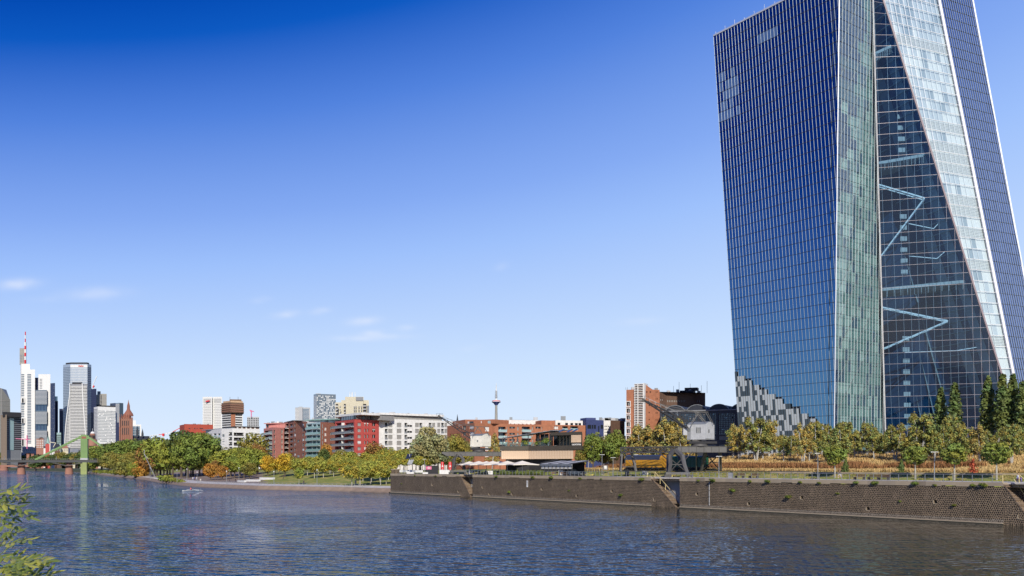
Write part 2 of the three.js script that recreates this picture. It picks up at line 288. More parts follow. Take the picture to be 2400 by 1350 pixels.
{ // quay promenade, coping, wall
  const strip = (name, t0, t1, s0, s1, y, m, th = 0.25) => { const mb = new MB(); mb.prism([[s0, t0], [s1, t0], [s1, t1], [s0, t1]].map(([s, t]) => { const p = Q(s, t, 0); return [p.x, p.z]; }), y - th, y); return struct(mb.build(name, m)); };
  strip('quay_promenade', 1.0, 8.8, -40, 95, QH + 0.03, M.pave);
  strip('quay_promenade', 1.0, 24, 95.01, S_END - 0.7, QH + 0.03, M.asphalt);
  strip('meadow_path', 14.8, 16.6, -40, 60, 7.24, M.coping, 0.5);
}
{ // park embankment: low stone edge, riverside path
  const pts = BANK.slice(0, 15), nrm = pts.map((p, i) => { const a = pts[Math.max(0, i - 1)], b = pts[Math.min(pts.length - 1, i + 1)], l = Math.hypot(b[0] - a[0], b[1] - a[1]); return [-(b[1] - a[1]) / l, (b[0] - a[0]) / l]; });
  const at = (i, d, y) => V(pts[i][0] + nrm[i][0] * d, y, pts[i][1] + nrm[i][1] * d), lay = (name, m, prof) => { const mb = new MB(); for (let i = 0; i < pts.length - 1; i++) for (let k = 0; k < prof.length - 1; k++) mb.quad(at(i, ...prof[k]), at(i, ...prof[k + 1]), at(i + 1, ...prof[k + 1]), at(i + 1, ...prof[k])); return struct(mb.build(name, m)); };
  lay('park_embankment', M.plaza, [[-0.6, -1], [-0.5, 0.25], [0.3, 0.3], [0.9, 1.3], [1.3, 1.38]]);
  lay('riverside_path', M.pave, [[1.3, 1.381], [5, 1.63], [8, 1.88]]);
}
const weeds = [], stoneW = 11;
function stoneCells(seed, n) { const pts = []; for (let j = 0; j < n; j++) for (let i = 0; i < n; i++) pts.push([(i + 0.5 * (j % 2) + 0.5 + (hash2(i, j, seed) - 0.5) * 0.5) / n, (j + 0.5 + (hash2(i, j, seed + 1) - 0.5) * 0.45) / n, hash2(i, j, seed + 2)]); return pts; }
const stones = (() => { // rounded basalt stones in light mortar: [distance to joint, tone]
  const n = 36, size = 1024, pts = stoneCells(3, n), out = new Float32Array(size * size * 2);
  for (let y = 0; y < size; y++) for (let x = 0; x < size; x++) {
    const u = x / size, v = y / size, ci = Math.floor(u * n), cj = Math.floor(v * n); let d1 = 9, d2 = 9, tone = 0;
    for (let b = -2; b <= 2; b++) for (let a = -2; a <= 2; a++) { const i = ((ci + a) % n + n) % n, j = ((cj + b) % n + n) % n, p = pts[j * n + i]; let dx = p[0] - u, dy = p[1] - v; dx -= Math.round(dx); dy -= Math.round(dy); const d = Math.hypot(dx, dy * 1.1); if (d < d1) { d2 = d1; d1 = d; tone = p[2]; } else if (d < d2) d2 = d; }
    out[(y * size + x) * 2] = (d2 - d1) * n; out[(y * size + x) * 2 + 1] = tone;
  }
  return (i, j) => [out[(j * size + i) * 2], out[(j * size + i) * 2 + 1]];
})();
const stoneTex = tex(1024, (u, v, i, j) => { const [e, t] = stones(i, j), m = 1 - sm(0.1, 0.32, e), w = fbm(u * 4, v * 4, 61, 5, 4), st = sm(0.5, 0.7, fbm(u * 6, v * 3, 66, 5, 3)), s = 0.012 + 0.05 * t * t + 0.03 * st, jn = 0.2 + 0.28 * w + 0.12 * st; return [l2s(s * 1.1 * (1 - m) + jn * m), l2s(s * 0.8 * (1 - m) + jn * 0.74 * m), l2s(s * 0.56 * (1 - m) + jn * 0.48 * m)]; }, true, stoneW);
const limeTex = tex(1024, (u, v, i, j) => { const [e, t] = stones(i, j), m = 1 - sm(0.1, 0.4, e), w = fbm(u * 14, v * 6, 63, 4, 2), l = sm(0.42, 0.6, w), s = (0.05 + 0.06 * t) * (1 - l) + 0.3 * l, jn = 0.3 + 0.16 * w; const c = s * (1 - m) + jn * m; return [l2s(c * 1.05), l2s(c * 0.88), l2s(c * 0.68)]; }, true, stoneW);
const stoneBump = tex(1024, (u, v, i, j) => grey(sm(0.02, 0.5, stones(i, j)[0])), false, stoneW);
M.basalt = new THREE.MeshStandardMaterial({ map: stoneTex, bumpMap: stoneBump, bumpScale: 0.06, roughness: 0.9 });
M.basaltLime = new THREE.MeshStandardMaterial({ map: limeTex, bumpMap: stoneBump, bumpScale: 0.05, roughness: 0.95 });

// ---------------------------------------------------------------- quay wall with stairs
{
  const f = frame([Q(S_END, 0, 0).x, Q(S_END, 0, 0).z], [Q(-40, 0, 0).x, Q(-40, 0, 0).z]), uo = (px) => S_END - qs(px, 0);
  const w = thing('quay_wall', 'tall dark basalt stone quay wall rising from the river under the promenade', 'quay wall');
  const yOn = (px, py) => { const d = -quay(px, 0).z; return Yh(py, d); };
  const stairs = [[1079, 1108], [1527, 1593], [2352, 2440]], ops = [], low = [];
  for (const [a, b] of stairs) { ops.push({ u0: uo(a), u1: uo(b), y0: 0.75, y1: 5.35, d: 1.7, back: false }); low.push({ u0: uo(a), u1: uo(b), y0: -1.5, y1: 0.75, d: 1.7 }); }
  const holes = [[1013, 1136], [1074, 1152], [1131, 1142], [1147, 1161], [1200, 1158], [1270, 1146], [1352, 1162], [1434, 1151], [1534, 1171], [1634, 1158], [1755, 1181], [1879, 1166], [2034, 1192], [2192, 1176], [2391, 1211]];
  const hs = holes.map(([px, py]) => { const u = uo(px), y = Math.max(0.95, yOn(px, py)); return { u0: u - 0.26, u1: u + 0.26, y0: y - 0.24, y1: y + 0.26, d: 0.6, back: false }; });
  const mb = new MB(); wallOpen(mb, f, 0.75, 5.35, [...ops, ...hs]); mb.build('stone_facing', M.basalt, w);
  const ml = new MB(); wallOpen(ml, f, -1.5, 0.75, low); ml.build('limed_foot', M.basaltLime, w);
  for (const h of hs) { fpart(w, 'drain_hole', M.black, f, h.u0, h.u1, h.y0, h.y1, -0.7, -0.55); const s = fpart(w, 'drain_sill', M.coping, f, h.u0 - 0.1, h.u1 + 0.02, h.y0 - 0.12, h.y0 - 0.02, -0.1, 0.07); fpart(w, 'drain_jamb', M.coping, f, h.u0 - 0.16, h.u0 - 0.01, h.y0, h.y1, -0.1, 0.05); }
  // coping in long blocks, broken at the stairs
  const algae = mat(0.03, 0.032, 0.02, 0.5), copingB = pv(0.5, 0.41, 0.3), copingC = pv(0.36, 0.29, 0.21), cuts = [0, ...stairs.flatMap(([a, b]) => [uo(a), uo(b)]), f.L]; const r = rng(8);
  for (let k = 0; k < cuts.length; k += 2) for (let u = cuts[k]; u < cuts[k + 1] - 0.3;) { const e = Math.min(cuts[k + 1], u + 2.2 + r() * 0.8), dy = r() * 0.02; fpart(w, 'coping_stone', [M.coping, copingB, M.coping, copingC][Math.floor(r() * 3.2)], f, u + 0.008, e - 0.008, 5.35 + (r() < 0.2 ? 0.12 : 0), QH + 0.02 + dy, -1.05, 0.07 + r() * 0.03); u = e; }
  // footing ledge at the water line
  for (let k = 0; k < cuts.length; k += 2) { fpart(w, 'footing', M.coping, f, cuts[k], cuts[k + 1], 0.11, 0.22, -0.2, 0.22); fpart(w, 'algae_footing', algae, f, cuts[k], cuts[k + 1], -1.5, 0.108, -0.2, 0.2); }
  // stairs run down along the wall inside the recesses
  stairs.forEach(([a, b], n) => {
    const u0 = uo(a), u1 = uo(b), N = n === 0 ? 22 : 26, run = (u1 - u0 - 0.9) / N, base = new MB();
    for (let i = 0; i < N; i++) { const y = QH - (QH - 0.1) * (i + 1) / N, ua = u0 + i * run; base.fbox(f, ua, ua + run, -1.5, y - 0.13, -1.68, -0.002); fpart(w, 'step', [M.plaza, M.earth, M.plaza][i % 3], f, ua - 0.03, ua + run, y - 0.128, y, -1.69, 0.06); }
    base.fbox(f, u1 - 0.9, u1, -1.5, 0.1, -1.68, 0); base.build('stair_base', M.basalt, w);
    const bk = new MB(); bk.fbox(f, u0 - 0.2, u1 + 0.2, -1.5, 5.34, -2.0, -1.7); bk.build('recess_wall', n === 1 ? M.grey : M.basalt, w);
    fpart(w, 'recess_coping', M.coping, f, u0, u1, 5.345, QH + 0.01, -2.2, -1.66);
    // handrail along the back of the flight
    const hr = new MB(); hr.bar(f.at(u0 + 0.6, QH + 0.5, -1.62), f.at(u1 - 1, 1.1, -1.62), 0.08); hr.build('handrail', n === 1 ? M.coping : M.railYellow, w);
  });
  { // end return of the wall towards the park
    const A = Q(S_END, 34, 0), B = Q(S_END, 0, 0), g = frame([A.x, A.z], [B.x, B.z]), e = new MB(); e.fbox(g, 0, g.L - 0.02, -1.5, 5.35, -0.6, 0); e.build('end_facing', M.basalt, w);
    fpart(w, 'coping_stone', M.coping, g, 0, g.L, 5.352, QH + 0.03, -0.7, 0.08);
    const back = new MB(); back.fbox(f, 0.01, f.L, -1.5, 5.3, -3, -2.05); back.build('wall_core', M.dark, w);
  }
  { const u = uo(1236), y = yOn(1236, 1134); const s = thing('river_sign', 'white river sign with a black bar sign fixed to the basalt wall', 'sign'); fpart(s, 'plate', M.white, f, u - 0.32, u + 0.32, y - 0.8, y + 0.8, 0.02, 0.06); fpart(s, 'bar_mark', M.black, f, u - 0.06, u + 0.06, y - 0.42, y + 0.4, 0.061, 0.07); fpart(s, 'bar_mark', M.black, f, u - 0.2, u + 0.2, y + 0.42, y + 0.52, 0.061, 0.07); }
  { const p = thing('down_pipe', 'thin pale pipe running down the basalt quay wall', 'pipe'), u = uo(1663); fpart(p, 'pipe', M.greyLight, f, u - 0.05, u + 0.05, 0.8, 5.3, 0.03, 0.13); for (let i = 0; i < 4; i++) fpart(p, 'bracket', M.steel, f, u - 0.09, u + 0.09, 1.2 + i * 1.2, 1.28 + i * 1.2, 0.0, 0.15); }
  { const g = thing('graffiti_slab', 'pale wall slab with yellow and black sprayed lettering beside the steps', 'wall slab'), u0 = uo(1090), u1 = uo(1108); const mk = (a, b, y0, y1, m, d) => fpart(g, 'painted_patch', m, f, a, b, y0, y1, -1.69, -1.69 + d); const L = u1 - u0; mk(u0 + 0.3, u1 - 0.2, 2.6, 4.9, M.concrete, 0.02); for (let i = 0; i < 7; i++) mk(u0 + 0.5 + i * L * 0.11, u0 + 0.7 + i * L * 0.11, 4.3 - i * 0.22, 4.75 - i * 0.22, [M.black, M.railYellow][i % 2], 0.04); }
  // weeds rooted in the joints of the coping and the wall
  for (let i = 0; i < 34; i++) { const px = 930 + i * 43 + 20 * hash2(i, 1, 8), s = qs(px, 0), y = i % 3 ? 5.3 : 1.2 + 3 * hash2(i, 2, 8), p = Q(s, -0.05, y); if ((px > 1070 && px < 1115) || (px > 1520 && px < 1600) || px > 2345) continue; weeds.push([p, 0.35 + 0.45 * hash2(i, 3, 8), i % 3]); }
  // promenade railing
  const rl = thing('quay_railing', 'thin grey metal railing along the edge of the quay wall', 'railing'), seg = [];
  const rail = (pa, pb) => { const s0 = qs(pa, 0.35), s1 = qs(pb, 0.35), N = Math.max(1, Math.round(Math.abs(s0 - s1) / 1.55)); for (let i = 0; i <= N; i++) { const s = s0 + (s1 - s0) * i / N, c = Q(s, 0.35, 0), m = new THREE.Mesh(boxGeo(0.07, 1.12, 0.07), M.lampGrey); m.name = 'post'; m.position.set(c.x, QH + 0.58, c.z); m.rotation.y = f.rot; m.castShadow = true; rl.add(m); }
    for (const [y, h] of [[1.12, 0.06], [0.6, 0.025], [0.12, 0.025]]) { const b = new MB(); b.bar(Q(s0, 0.35, QH + y), Q(s1, 0.35, QH + y), 0.05, h); b.build(y > 1 ? 'top_rail' : 'rail_wire', M.lampGrey, rl); } };
  rail(1092, 1524); rail(1598, 2350);
  [[1517, 1543], [2350, 2440]].forEach(([a, b], n) => { const h = thing('stair_handrail', n ? 'pale yellow handrail descending at the steps past the promenade railing' : 'pale yellow handrail over the wall steps beside the gantry crane', 'handrail'); const s0 = qs(a, 0.1), s1 = s0 - 2.4, s2 = s1 - 4.6; const bar = (p, q) => { const m = new MB(); m.bar(p, q, 0.09); return m; }; bar(Q(s0, 0.1, QH), Q(s0, 0.1, QH + 1.15)).build('post', M.railYellow, h); bar(Q(s0, 0.1, QH + 1.15), Q(s1, 0.1, QH + 1.15)).build('rail', M.railYellow, h); bar(Q(s1, 0.1, QH), Q(s1, 0.1, QH + 1.15)).build('post', M.railYellow, h); bar(Q(s1, 0.1, QH + 1.15), Q(s2, 0.1, QH - 2.4)).build('rail', M.railYellow, h); for (const k of [0.35, 0.7]) { const s = s1 + (s2 - s1) * k, y = QH + 1.15 - 3.55 * k; bar(Q(s, 0.1, y - 1.2), Q(s, 0.1, y)).build('post', M.railYellow, h); } });
}

// ---------------------------------------------------------------- trees
class Leaves {
  constructor(seed) { this.p = []; this.n = []; this.c = []; this.r = rng(seed); }
  leaf(c, nrm, size, col, asp = 1.5) {
    const r = this.r, a = r() * 6.283, up = Math.abs(nrm.y) > 0.9 ? V(1, 0, 0) : V(0, 1, 0), x = nrm.clone().cross(up).normalize(), y = x.clone().cross(nrm), d = x.clone().multiplyScalar(Math.cos(a)).addScaledVector(y, Math.sin(a)), e = d.clone().cross(nrm);
    const L = size * asp / 2, W = size / 2, A = c.clone().addScaledVector(d, -L), B = c.clone().addScaledVector(e, W).addScaledVector(nrm, size * 0.12), C = c.clone().addScaledVector(d, L), D = c.clone().addScaledVector(e, -W).addScaledVector(nrm, size * 0.12);
    for (const q of [A, B, C, A, C, D]) { this.p.push(q.x, q.y, q.z); this.n.push(nrm.x, nrm.y, nrm.z); this.c.push(...col); }
  }
  lobe(cx, cy, cz, rx, ry, rz, n, size, col, vary = 0.3, shell = 0.55) {
    const r = this.r, tone = 1 + (r() - 0.5) * vary, hue = (r() - 0.5) * vary * 0.8;
    for (let i = 0; i < n; i++) {
      const z = r() * 2 - 1, a = r() * 6.283, q = Math.sqrt(1 - z * z), k = shell + (1 - shell) * Math.sqrt(r()) + (r() < 0.12 ? 0.15 * r() : 0), dx = q * Math.cos(a), dz = q * Math.sin(a);
      const nr = V(dx * 0.9 + (r() - 0.5) * 1.2, z * 0.9 + 0.25 + (r() - 0.5) * 1.2, dz * 0.9 + (r() - 0.5) * 1.2).normalize(), t = tone * (0.72 + 0.56 * r());
      this.leaf(V(cx + dx * rx * k, cy + z * ry * k, cz + dz * rz * k), nr, size * (0.7 + 0.6 * r()), [col[0] * t * (1 + hue), col[1] * t, col[2] * t * (1 - hue)]);
    }
  }
  geo() { const g = new THREE.BufferGeometry(); g.setAttribute('position', new THREE.Float32BufferAttribute(this.p, 3)); g.setAttribute('normal', new THREE.Float32BufferAttribute(this.n, 3)); g.setAttribute('color', new THREE.Float32BufferAttribute(this.c, 3)); return g; }
}
M.leaf = new THREE.MeshStandardMaterial({ vertexColors: true, roughness: 0.75, side: THREE.DoubleSide });
const COL = { green: [0.15, 0.19, 0.025], fresh: [0.23, 0.25, 0.03], dark: [0.075, 0.11, 0.02], olive: [0.22, 0.2, 0.034], plane: [0.3, 0.27, 0.035], yellow: [0.5, 0.34, 0.025], orange: [0.42, 0.2, 0.03], brown: [0.24, 0.13, 0.03], birch: [0.22, 0.22, 0.05], birchGold: [0.34, 0.27, 0.07], poplar: [0.11, 0.15, 0.035], young: [0.17, 0.2, 0.028], red: [0.32, 0.06, 0.025], willow: [0.26, 0.25, 0.11] };
const PROTO = {};
function broad(seed, color, o = {}) { // rounded tree: 10 m high, crown as many lobes round branching limbs
  const r = rng(seed), L = new Leaves(seed + 1), tr = new MB(), H = 10, h0 = o.h0 ?? 2.2, R = o.R ?? 3.7, cy = (H + h0) / 2, ry = (H - h0) / 2, N = o.lobes ?? 26, size = o.size ?? 0.4, per = o.per ?? 92;
  const trunkTop = V((r() - 0.5) * 0.4, h0 + ry * 0.75, (r() - 0.5) * 0.4);
  tr.tube([V(0, -0.3, 0), V(0.03, h0 * 0.6, 0), V(0.05, h0, 0.05), trunkTop], [o.tw ?? 0.3, (o.tw ?? 0.3) * 0.8, (o.tw ?? 0.3) * 0.7, 0.08]);
  for (let i = 0; i < N; i++) {
    const y = -1 + 2 * (i + 0.5) / N, a = i * 2.39996 + r() * 0.7, q = Math.sqrt(Math.max(0.05, 1 - y * y)), k = 0.58 + 0.22 * r(), lx = Math.cos(a) * q * R * k, lz = Math.sin(a) * q * R * k, ly = cy + y * ry * 0.74 + (r() - 0.5) * 0.5, s = (0.3 + 0.16 * r()) * R;
    L.lobe(lx, ly, lz, s, s * 0.8, s, Math.round(per * (0.7 + 0.6 * r())), size, color, o.vary ?? 0.45);
    if (i % 3 === 0) tr.tube([V(0.05, h0 + ry * 0.15 + Math.max(0, y) * ry * 0.4, 0), V(lx * 0.55, ly - 0.8, lz * 0.55), V(lx, ly, lz)], [0.12, 0.08, 0.03], 5);
  }
  L.lobe(0, cy, 0, R * 0.62, ry * 0.66, R * 0.62, 160, size, color, 0.2, 0.2);
  return [L.geo(), tr.geo()];
}
function birchTree(seed, color) { // airy multi-stem birch with hanging sprays
  const r = rng(seed), L = new Leaves(seed + 1), tr = new MB(), H = 10, stems = 1 + Math.floor(r() * 2.6);
  for (let k = 0; k < stems; k++) {
    const a = r() * 6.28, lean = stems > 1 ? 0.9 + r() * 1.1 : 0.3, top = V(Math.cos(a) * lean, H * (0.82 + 0.16 * r()), Math.sin(a) * lean), bx = Math.cos(a) * 0.15, bz = Math.sin(a) * 0.15, at = (t) => V(bx + (top.x - bx) * Math.pow(t, 1.2), top.y * t - 0.3 * (1 - t), bz + (top.z - bz) * Math.pow(t, 1.2));
    tr.tube([at(0), at(0.3), at(0.6), at(1)], [0.15, 0.11, 0.075, 0.015], 6);
    const B = 20; for (let i = 0; i < B; i++) {
      const t = 0.26 + 0.72 * (i / B), p = at(t), b = r() * 6.28, len = (1.1 - t) * 1.9 + 0.4, e = V(p.x + Math.cos(b) * len, p.y + len * 0.45, p.z + Math.sin(b) * len); tr.tube([p, e], [0.035, 0.01], 4);
      for (let q = 0; q < 3; q++) { const w = 0.5 + q * 0.3; L.lobe(p.x + (e.x - p.x) * w, p.y + (e.y - p.y) * w - 0.35 * q, p.z + (e.z - p.z) * w, 0.5, 0.62, 0.5, 21, 0.27, color, 0.7, 0.1); }
    }
  }
  return [L.geo(), tr.geo()];
}
function poplarTree(seed, color) {
  const r = rng(seed), L = new Leaves(seed + 1), tr = new MB(); tr.tube([V(0, -0.3, 0), V(0, 5, 0), V(0.05, 9.3, 0)], [0.22, 0.14, 0.03]);
  for (let i = 0; i < 46; i++) { const t = i / 45, w = 0.82 * Math.pow(Math.sin(Math.PI * (0.16 + 0.8 * t)), 0.65), a = i * 2.4; L.lobe(Math.cos(a) * w * 0.55, 0.7 + t * 8.9, Math.sin(a) * w * 0.55, w * 0.62, 0.55, w * 0.62, 46, 0.26, color, 0.5, 0.3); if (i % 4 === 0) tr.tube([V(0, t * 7 + 0.5, 0), V(Math.cos(a) * w * 0.5, t * 7 + 1.8, Math.sin(a) * w * 0.5)], [0.05, 0.015], 4); }
  return [L.geo(), tr.geo()];
}
function shrub(seed, color, o = {}) { const r = rng(seed), L = new Leaves(seed + 1), tr = new MB(); for (let i = 0; i < 9; i++) { const a = r() * 6.28, q = r() * 0.55, x = Math.cos(a) * q, z = Math.sin(a) * q, y = (o.cone ? 0.12 + 0.85 * i / 9 : 0.35 + 0.35 * r()), s = o.cone ? 0.42 * (1.1 - i / 9) : 0.3 + 0.15 * r(); const kx = o.cone ? x * (1 - i / 9) * 0.6 : x; L.lobe(kx, y, o.cone ? z * 0.3 : z, s, s * 0.9, s, 60, o.size ?? 0.13, color, 0.5, 0.3); tr.tube([V(0, -0.1, 0), V(kx, y, z * 0.5)], [0.03, 0.01], 4); } return [L.geo(), tr.geo()]; }
const KIND = {
  green: [(s) => broad(s, COL.green), M.bark], fresh: [(s) => broad(s, COL.fresh, { R: 3.9, h0: 2.7 }), M.bark], dark: [(s) => broad(s, COL.dark, { R: 3.3 }), M.bark], olive: [(s) => broad(s, COL.olive, { R: 4, h0: 1.8 }), M.bark], yellow: [(s) => broad(s, COL.yellow, { h0: 1.8 }), M.bark], orange: [(s) => broad(s, COL.orange, { h0: 1.4 }), M.bark], brown: [(s) => broad(s, COL.brown, { R: 4 }), M.bark],
  plane: [(s) => broad(s, COL.plane, { h0: 3.4, R: 4.2, vary: 0.6, tw: 0.22, lobes: 22, size: 0.48, per: 74 }), M.barkPale], willow: [(s) => broad(s, COL.willow, { R: 3.2, size: 0.36, h0: 1.5 }), M.bark], sapling: [(s) => broad(s, COL.fresh, { R: 3, h0: 3, size: 0.7, per: 20, tw: 0.15 }), M.barkPale],
  birch: [(s) => birchTree(s, COL.birch), M.birch], birchGold: [(s) => birchTree(s, COL.birchGold), M.birch], poplar: [(s) => poplarTree(s, COL.poplar), M.bark], young: [(s) => broad(s, COL.young, { h0: 4.2, R: 3.1, size: 0.42, per: 80, lobes: 20, tw: 0.22 }), M.barkPale],
  cone: [(s) => shrub(s, COL.dark, { cone: true }), M.bark], bush: [(s) => shrub(s, COL.fresh), M.bark], bushRed: [(s) => shrub(s, COL.red, { cone: true, size: 0.1 }), M.bark], bushDark: [(s) => shrub(s, COL.green), M.bark],
};
let treeN = 0;
function tree(kind, x, z, height, label, group, o = {}) {
  const v = treeN++ % (o.variants ?? 4), key = kind + v, [make, bark] = KIND[kind]; PROTO[key] ??= make(100 + v * 17 + kind.length * 31 + kind.charCodeAt(1));
  const small = /cone|bush/i.test(kind), t = thing(o.name ?? (small ? 'shrub' : 'tree'), label, small ? 'shrub' : 'tree', group), k = height / (small ? 1 : 10), w = k * (o.wide ?? 1);
  const c = new THREE.Mesh(PROTO[key][0], M.leaf); c.name = 'crown'; const tr = new THREE.Mesh(PROTO[key][1], bark); tr.name = small ? 'stem' : 'trunk'; for (const m of [c, tr]) { m.castShadow = m.receiveShadow = true; t.add(m); }
  t.position.set(x, o.y ?? ground(x, z), z); t.scale.set(w, k, w); t.rotation.y = hash2(treeN, 3, 5) * 6.28; return t;
}
function treePx(kind, px, d, top, label, group, o = {}) { const [x, z] = XZ(px, d), g = o.y ?? ground(x, z); return tree(kind, x, z, Math.max(0.8, Yh(top, d) - g), label, group, o); }
function treeQ(kind, px, t, top, label, group, o = {}) { const p = quay(px, t); return treePx(kind, px, -p.z, top, label, group, o); }

// ---------------------------------------------------------------- twin office tower of glass with atrium
{
  const G0 = 9.5, e3 = (b, yb, t, yt) => (y) => { const k = (y - yb) / (yt - yb); return V(b[0] + (t[0] - b[0]) * k, y, b[1] + (t[1] - b[1]) * k); };
  const P0 = e3([91.7, -394.3], 15, [84, -409], 187.4), P1 = e3([116.8, -356], 15, [118.8, -356], 187.4), P2 = e3([143.3, -376.9], 24, [135.7, -369.3], 187), A = e3([186.2, -361], 23, [140.3, -371], 184.6), E = e3([187.5, -360], 23, [167.4, -385], 191), R = e3([202.8, -368.7], 23, [186.5, -395.3], 191);
  const TOPL = 187.4, TOPR = 204, FH = 4.12;
  const b = thing('glass_office_tower', 'tall slanted blue glass twin office tower with a glazed atrium', 'office tower');
  const al = M.aluminium, finGrey = plain(0.14, 0.18, 0.22, 0.4, 0.2), joint = plain(0.03, 0.035, 0.05, 0.5), frameRose = plain(0.33, 0.31, 0.34, 0.4, 0.2), whiteFrame = plain(0.72, 0.73, 0.76, 0.4);
  const stripFrame = plain(0.42, 0.48, 0.49, 0.4);
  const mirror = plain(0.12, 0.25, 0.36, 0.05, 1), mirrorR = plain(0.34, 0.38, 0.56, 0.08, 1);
  const clear = new THREE.MeshPhysicalMaterial({ transmission: 1, roughness: 0.02, ior: 1.6, thickness: 0 }); clear.color.setRGB(0.55, 0.74, 0.86);
  const clear2 = new THREE.MeshPhysicalMaterial({ transmission: 1, roughness: 0.03, ior: 1.75, thickness: 0 }); const clear3 = new THREE.MeshPhysicalMaterial({ transmission: 1, roughness: 0.02, ior: 2.0, thickness: 0 }); clear3.color.setRGB(0.82, 0.93, 0.93); clear2.color.setRGB(0.88, 0.94, 0.94);
  // columns at a fixed pitch from edge a, cut off at edge b; returns cells [c00,c10,c11,c01,col,row]
  function cells(a, e, y0, y1, pitch, cb) {
    const rows = Math.round((y1 - y0) / FH);
    for (let j = 0; j < rows; j++) {
      const ya = y0 + j * FH, yb = Math.min(y1, ya + FH), la = e(ya).sub(a(ya)), lb = e(yb).sub(a(yb)), wa = la.length(), wb = lb.length(), va = la.normalize(), vb = lb.normalize(), N = Math.ceil(Math.max(wa, wb) / pitch - 0.02);
      for (let i = 0; i < N; i++) { const p = (o, v, w, k) => o.clone().addScaledVector(v, Math.min(k * pitch, w)); cb(p(a(ya), va, wa, i), p(a(ya), va, wa, i + 1), p(a(yb), vb, wb, i + 1), p(a(yb), vb, wb, i), i, j, N, rows); }
    }
  }
  function bars(a, e, y0, y1, pitch, vert, horiz, vm, hm, part, flip = 1) {
    // vertical fins and horizontal joints standing proud of the glass
    const mv = new MB(), mh = new MB(), nrm = (y) => { const u = e(y).sub(a(y)); return V(-u.z, 0, u.x).normalize().multiplyScalar(flip); };
    const W = Math.max(e(y0).sub(a(y0)).length(), e(y1).sub(a(y1)).length()), N = Math.ceil(W / pitch);
    const at = (y, k, d) => { const u = e(y).sub(a(y)), w = u.length(); return a(y).addScaledVector(u.normalize(), Math.min(k, w)).addScaledVector(nrm(y), d); };
    for (let i = 0; i <= N; i++) {
      // find the height where the edge cuts this column
      const k = i * pitch, w = (y) => e(y).sub(a(y)).length(); let ya = y0, yb = y1; if (w(y0) < k && w(y1) < k) continue;
      if (w(y1) < k) { let lo = y0, hi = y1; for (let q = 0; q < 24; q++) { const m = (lo + hi) / 2; if (w(m) < k) hi = m; else lo = m; } yb = lo; } else if (w(y0) < k) { let lo = y0, hi = y1; for (let q = 0; q < 24; q++) { const m = (lo + hi) / 2; if (w(m) < k) lo = m; else hi = m; } ya = hi; }
      if (yb - ya > 0.5) { mv.bar(at(ya, k, vert[1] / 2), at(yb, k, vert[1] / 2), vert[0], vert[1]); }
    }
    for (let y = y0; y <= y1 + 0.01; y += FH) { const p = at(y, 0, horiz[1] / 2), q = at(y, 1e9, horiz[1] / 2); if (p.distanceTo(q) > 0.3) mh.bar(p, q, horiz[0], horiz[1]); }
    if (vm) mv.build('vertical_fins', vm, part, 'stuff'); mh.build('floor_joints', hm, part, 'stuff');
  }
  const ruled = (mb, a, e, y0, y1, n = 36) => { for (let i = 0; i < n; i++) { const p = y0 + (y1 - y0) * i / n, q = y0 + (y1 - y0) * (i + 1) / n; mb.quad(a(p), e(p), e(q), a(q)); } };
  const r = rng(77);
  const tilt = (c, k) => { c = c.map((p) => p.clone()); const n = c[1].clone().sub(c[0]).cross(c[3].clone().sub(c[0])).normalize(); const q = (r() - 0.5) * k; c[1].addScaledVector(n, q); c[2].addScaledVector(n, q); const w = (r() - 0.5) * k * 0.6; c[2].addScaledVector(n, w); c[3].addScaledVector(n, w); return c; };
  const G = 11.5;
  // dark cores so that the towers are solid
  const rowsL = Math.floor((TOPL - G) / FH), y0L = TOPL - rowsL * FH - 0.0;
  { // left tower, river face
    const w = new MB(); w.quad(P0(G).add(V(0.25, 0, -0.2)), P1(G).add(V(0, 0, -0.3)), P1(TOPL).add(V(0, 0, -0.3)), P0(TOPL).add(V(0.25, 0, -0.2)));
    const part = w.build('river_facade', joint, b);
    const cut = (y) => { const z = (y - 44.1) / (25.5 - 44.1); return z; }; // folded glazing below a rising line
    const pitch = 1.67, gl = new MB(), pale = new MB();
    cells(P0, P1, y0L, TOPL, pitch, (a, c, d, e, i, j, N, rows) => {
      const xm = (i + 0.5) / N, ym = (a.y + d.y) / 2; if (ym < 45.5 - xm * 26) return;
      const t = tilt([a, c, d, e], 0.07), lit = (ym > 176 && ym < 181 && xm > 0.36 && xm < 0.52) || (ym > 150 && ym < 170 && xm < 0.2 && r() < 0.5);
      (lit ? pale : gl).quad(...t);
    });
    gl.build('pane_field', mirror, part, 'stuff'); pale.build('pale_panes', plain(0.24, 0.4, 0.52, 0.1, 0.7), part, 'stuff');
    bars(P0, P1, y0L, TOPL, pitch, [0.13, 0.11], [0.16, 0.12], finGrey, joint, part);
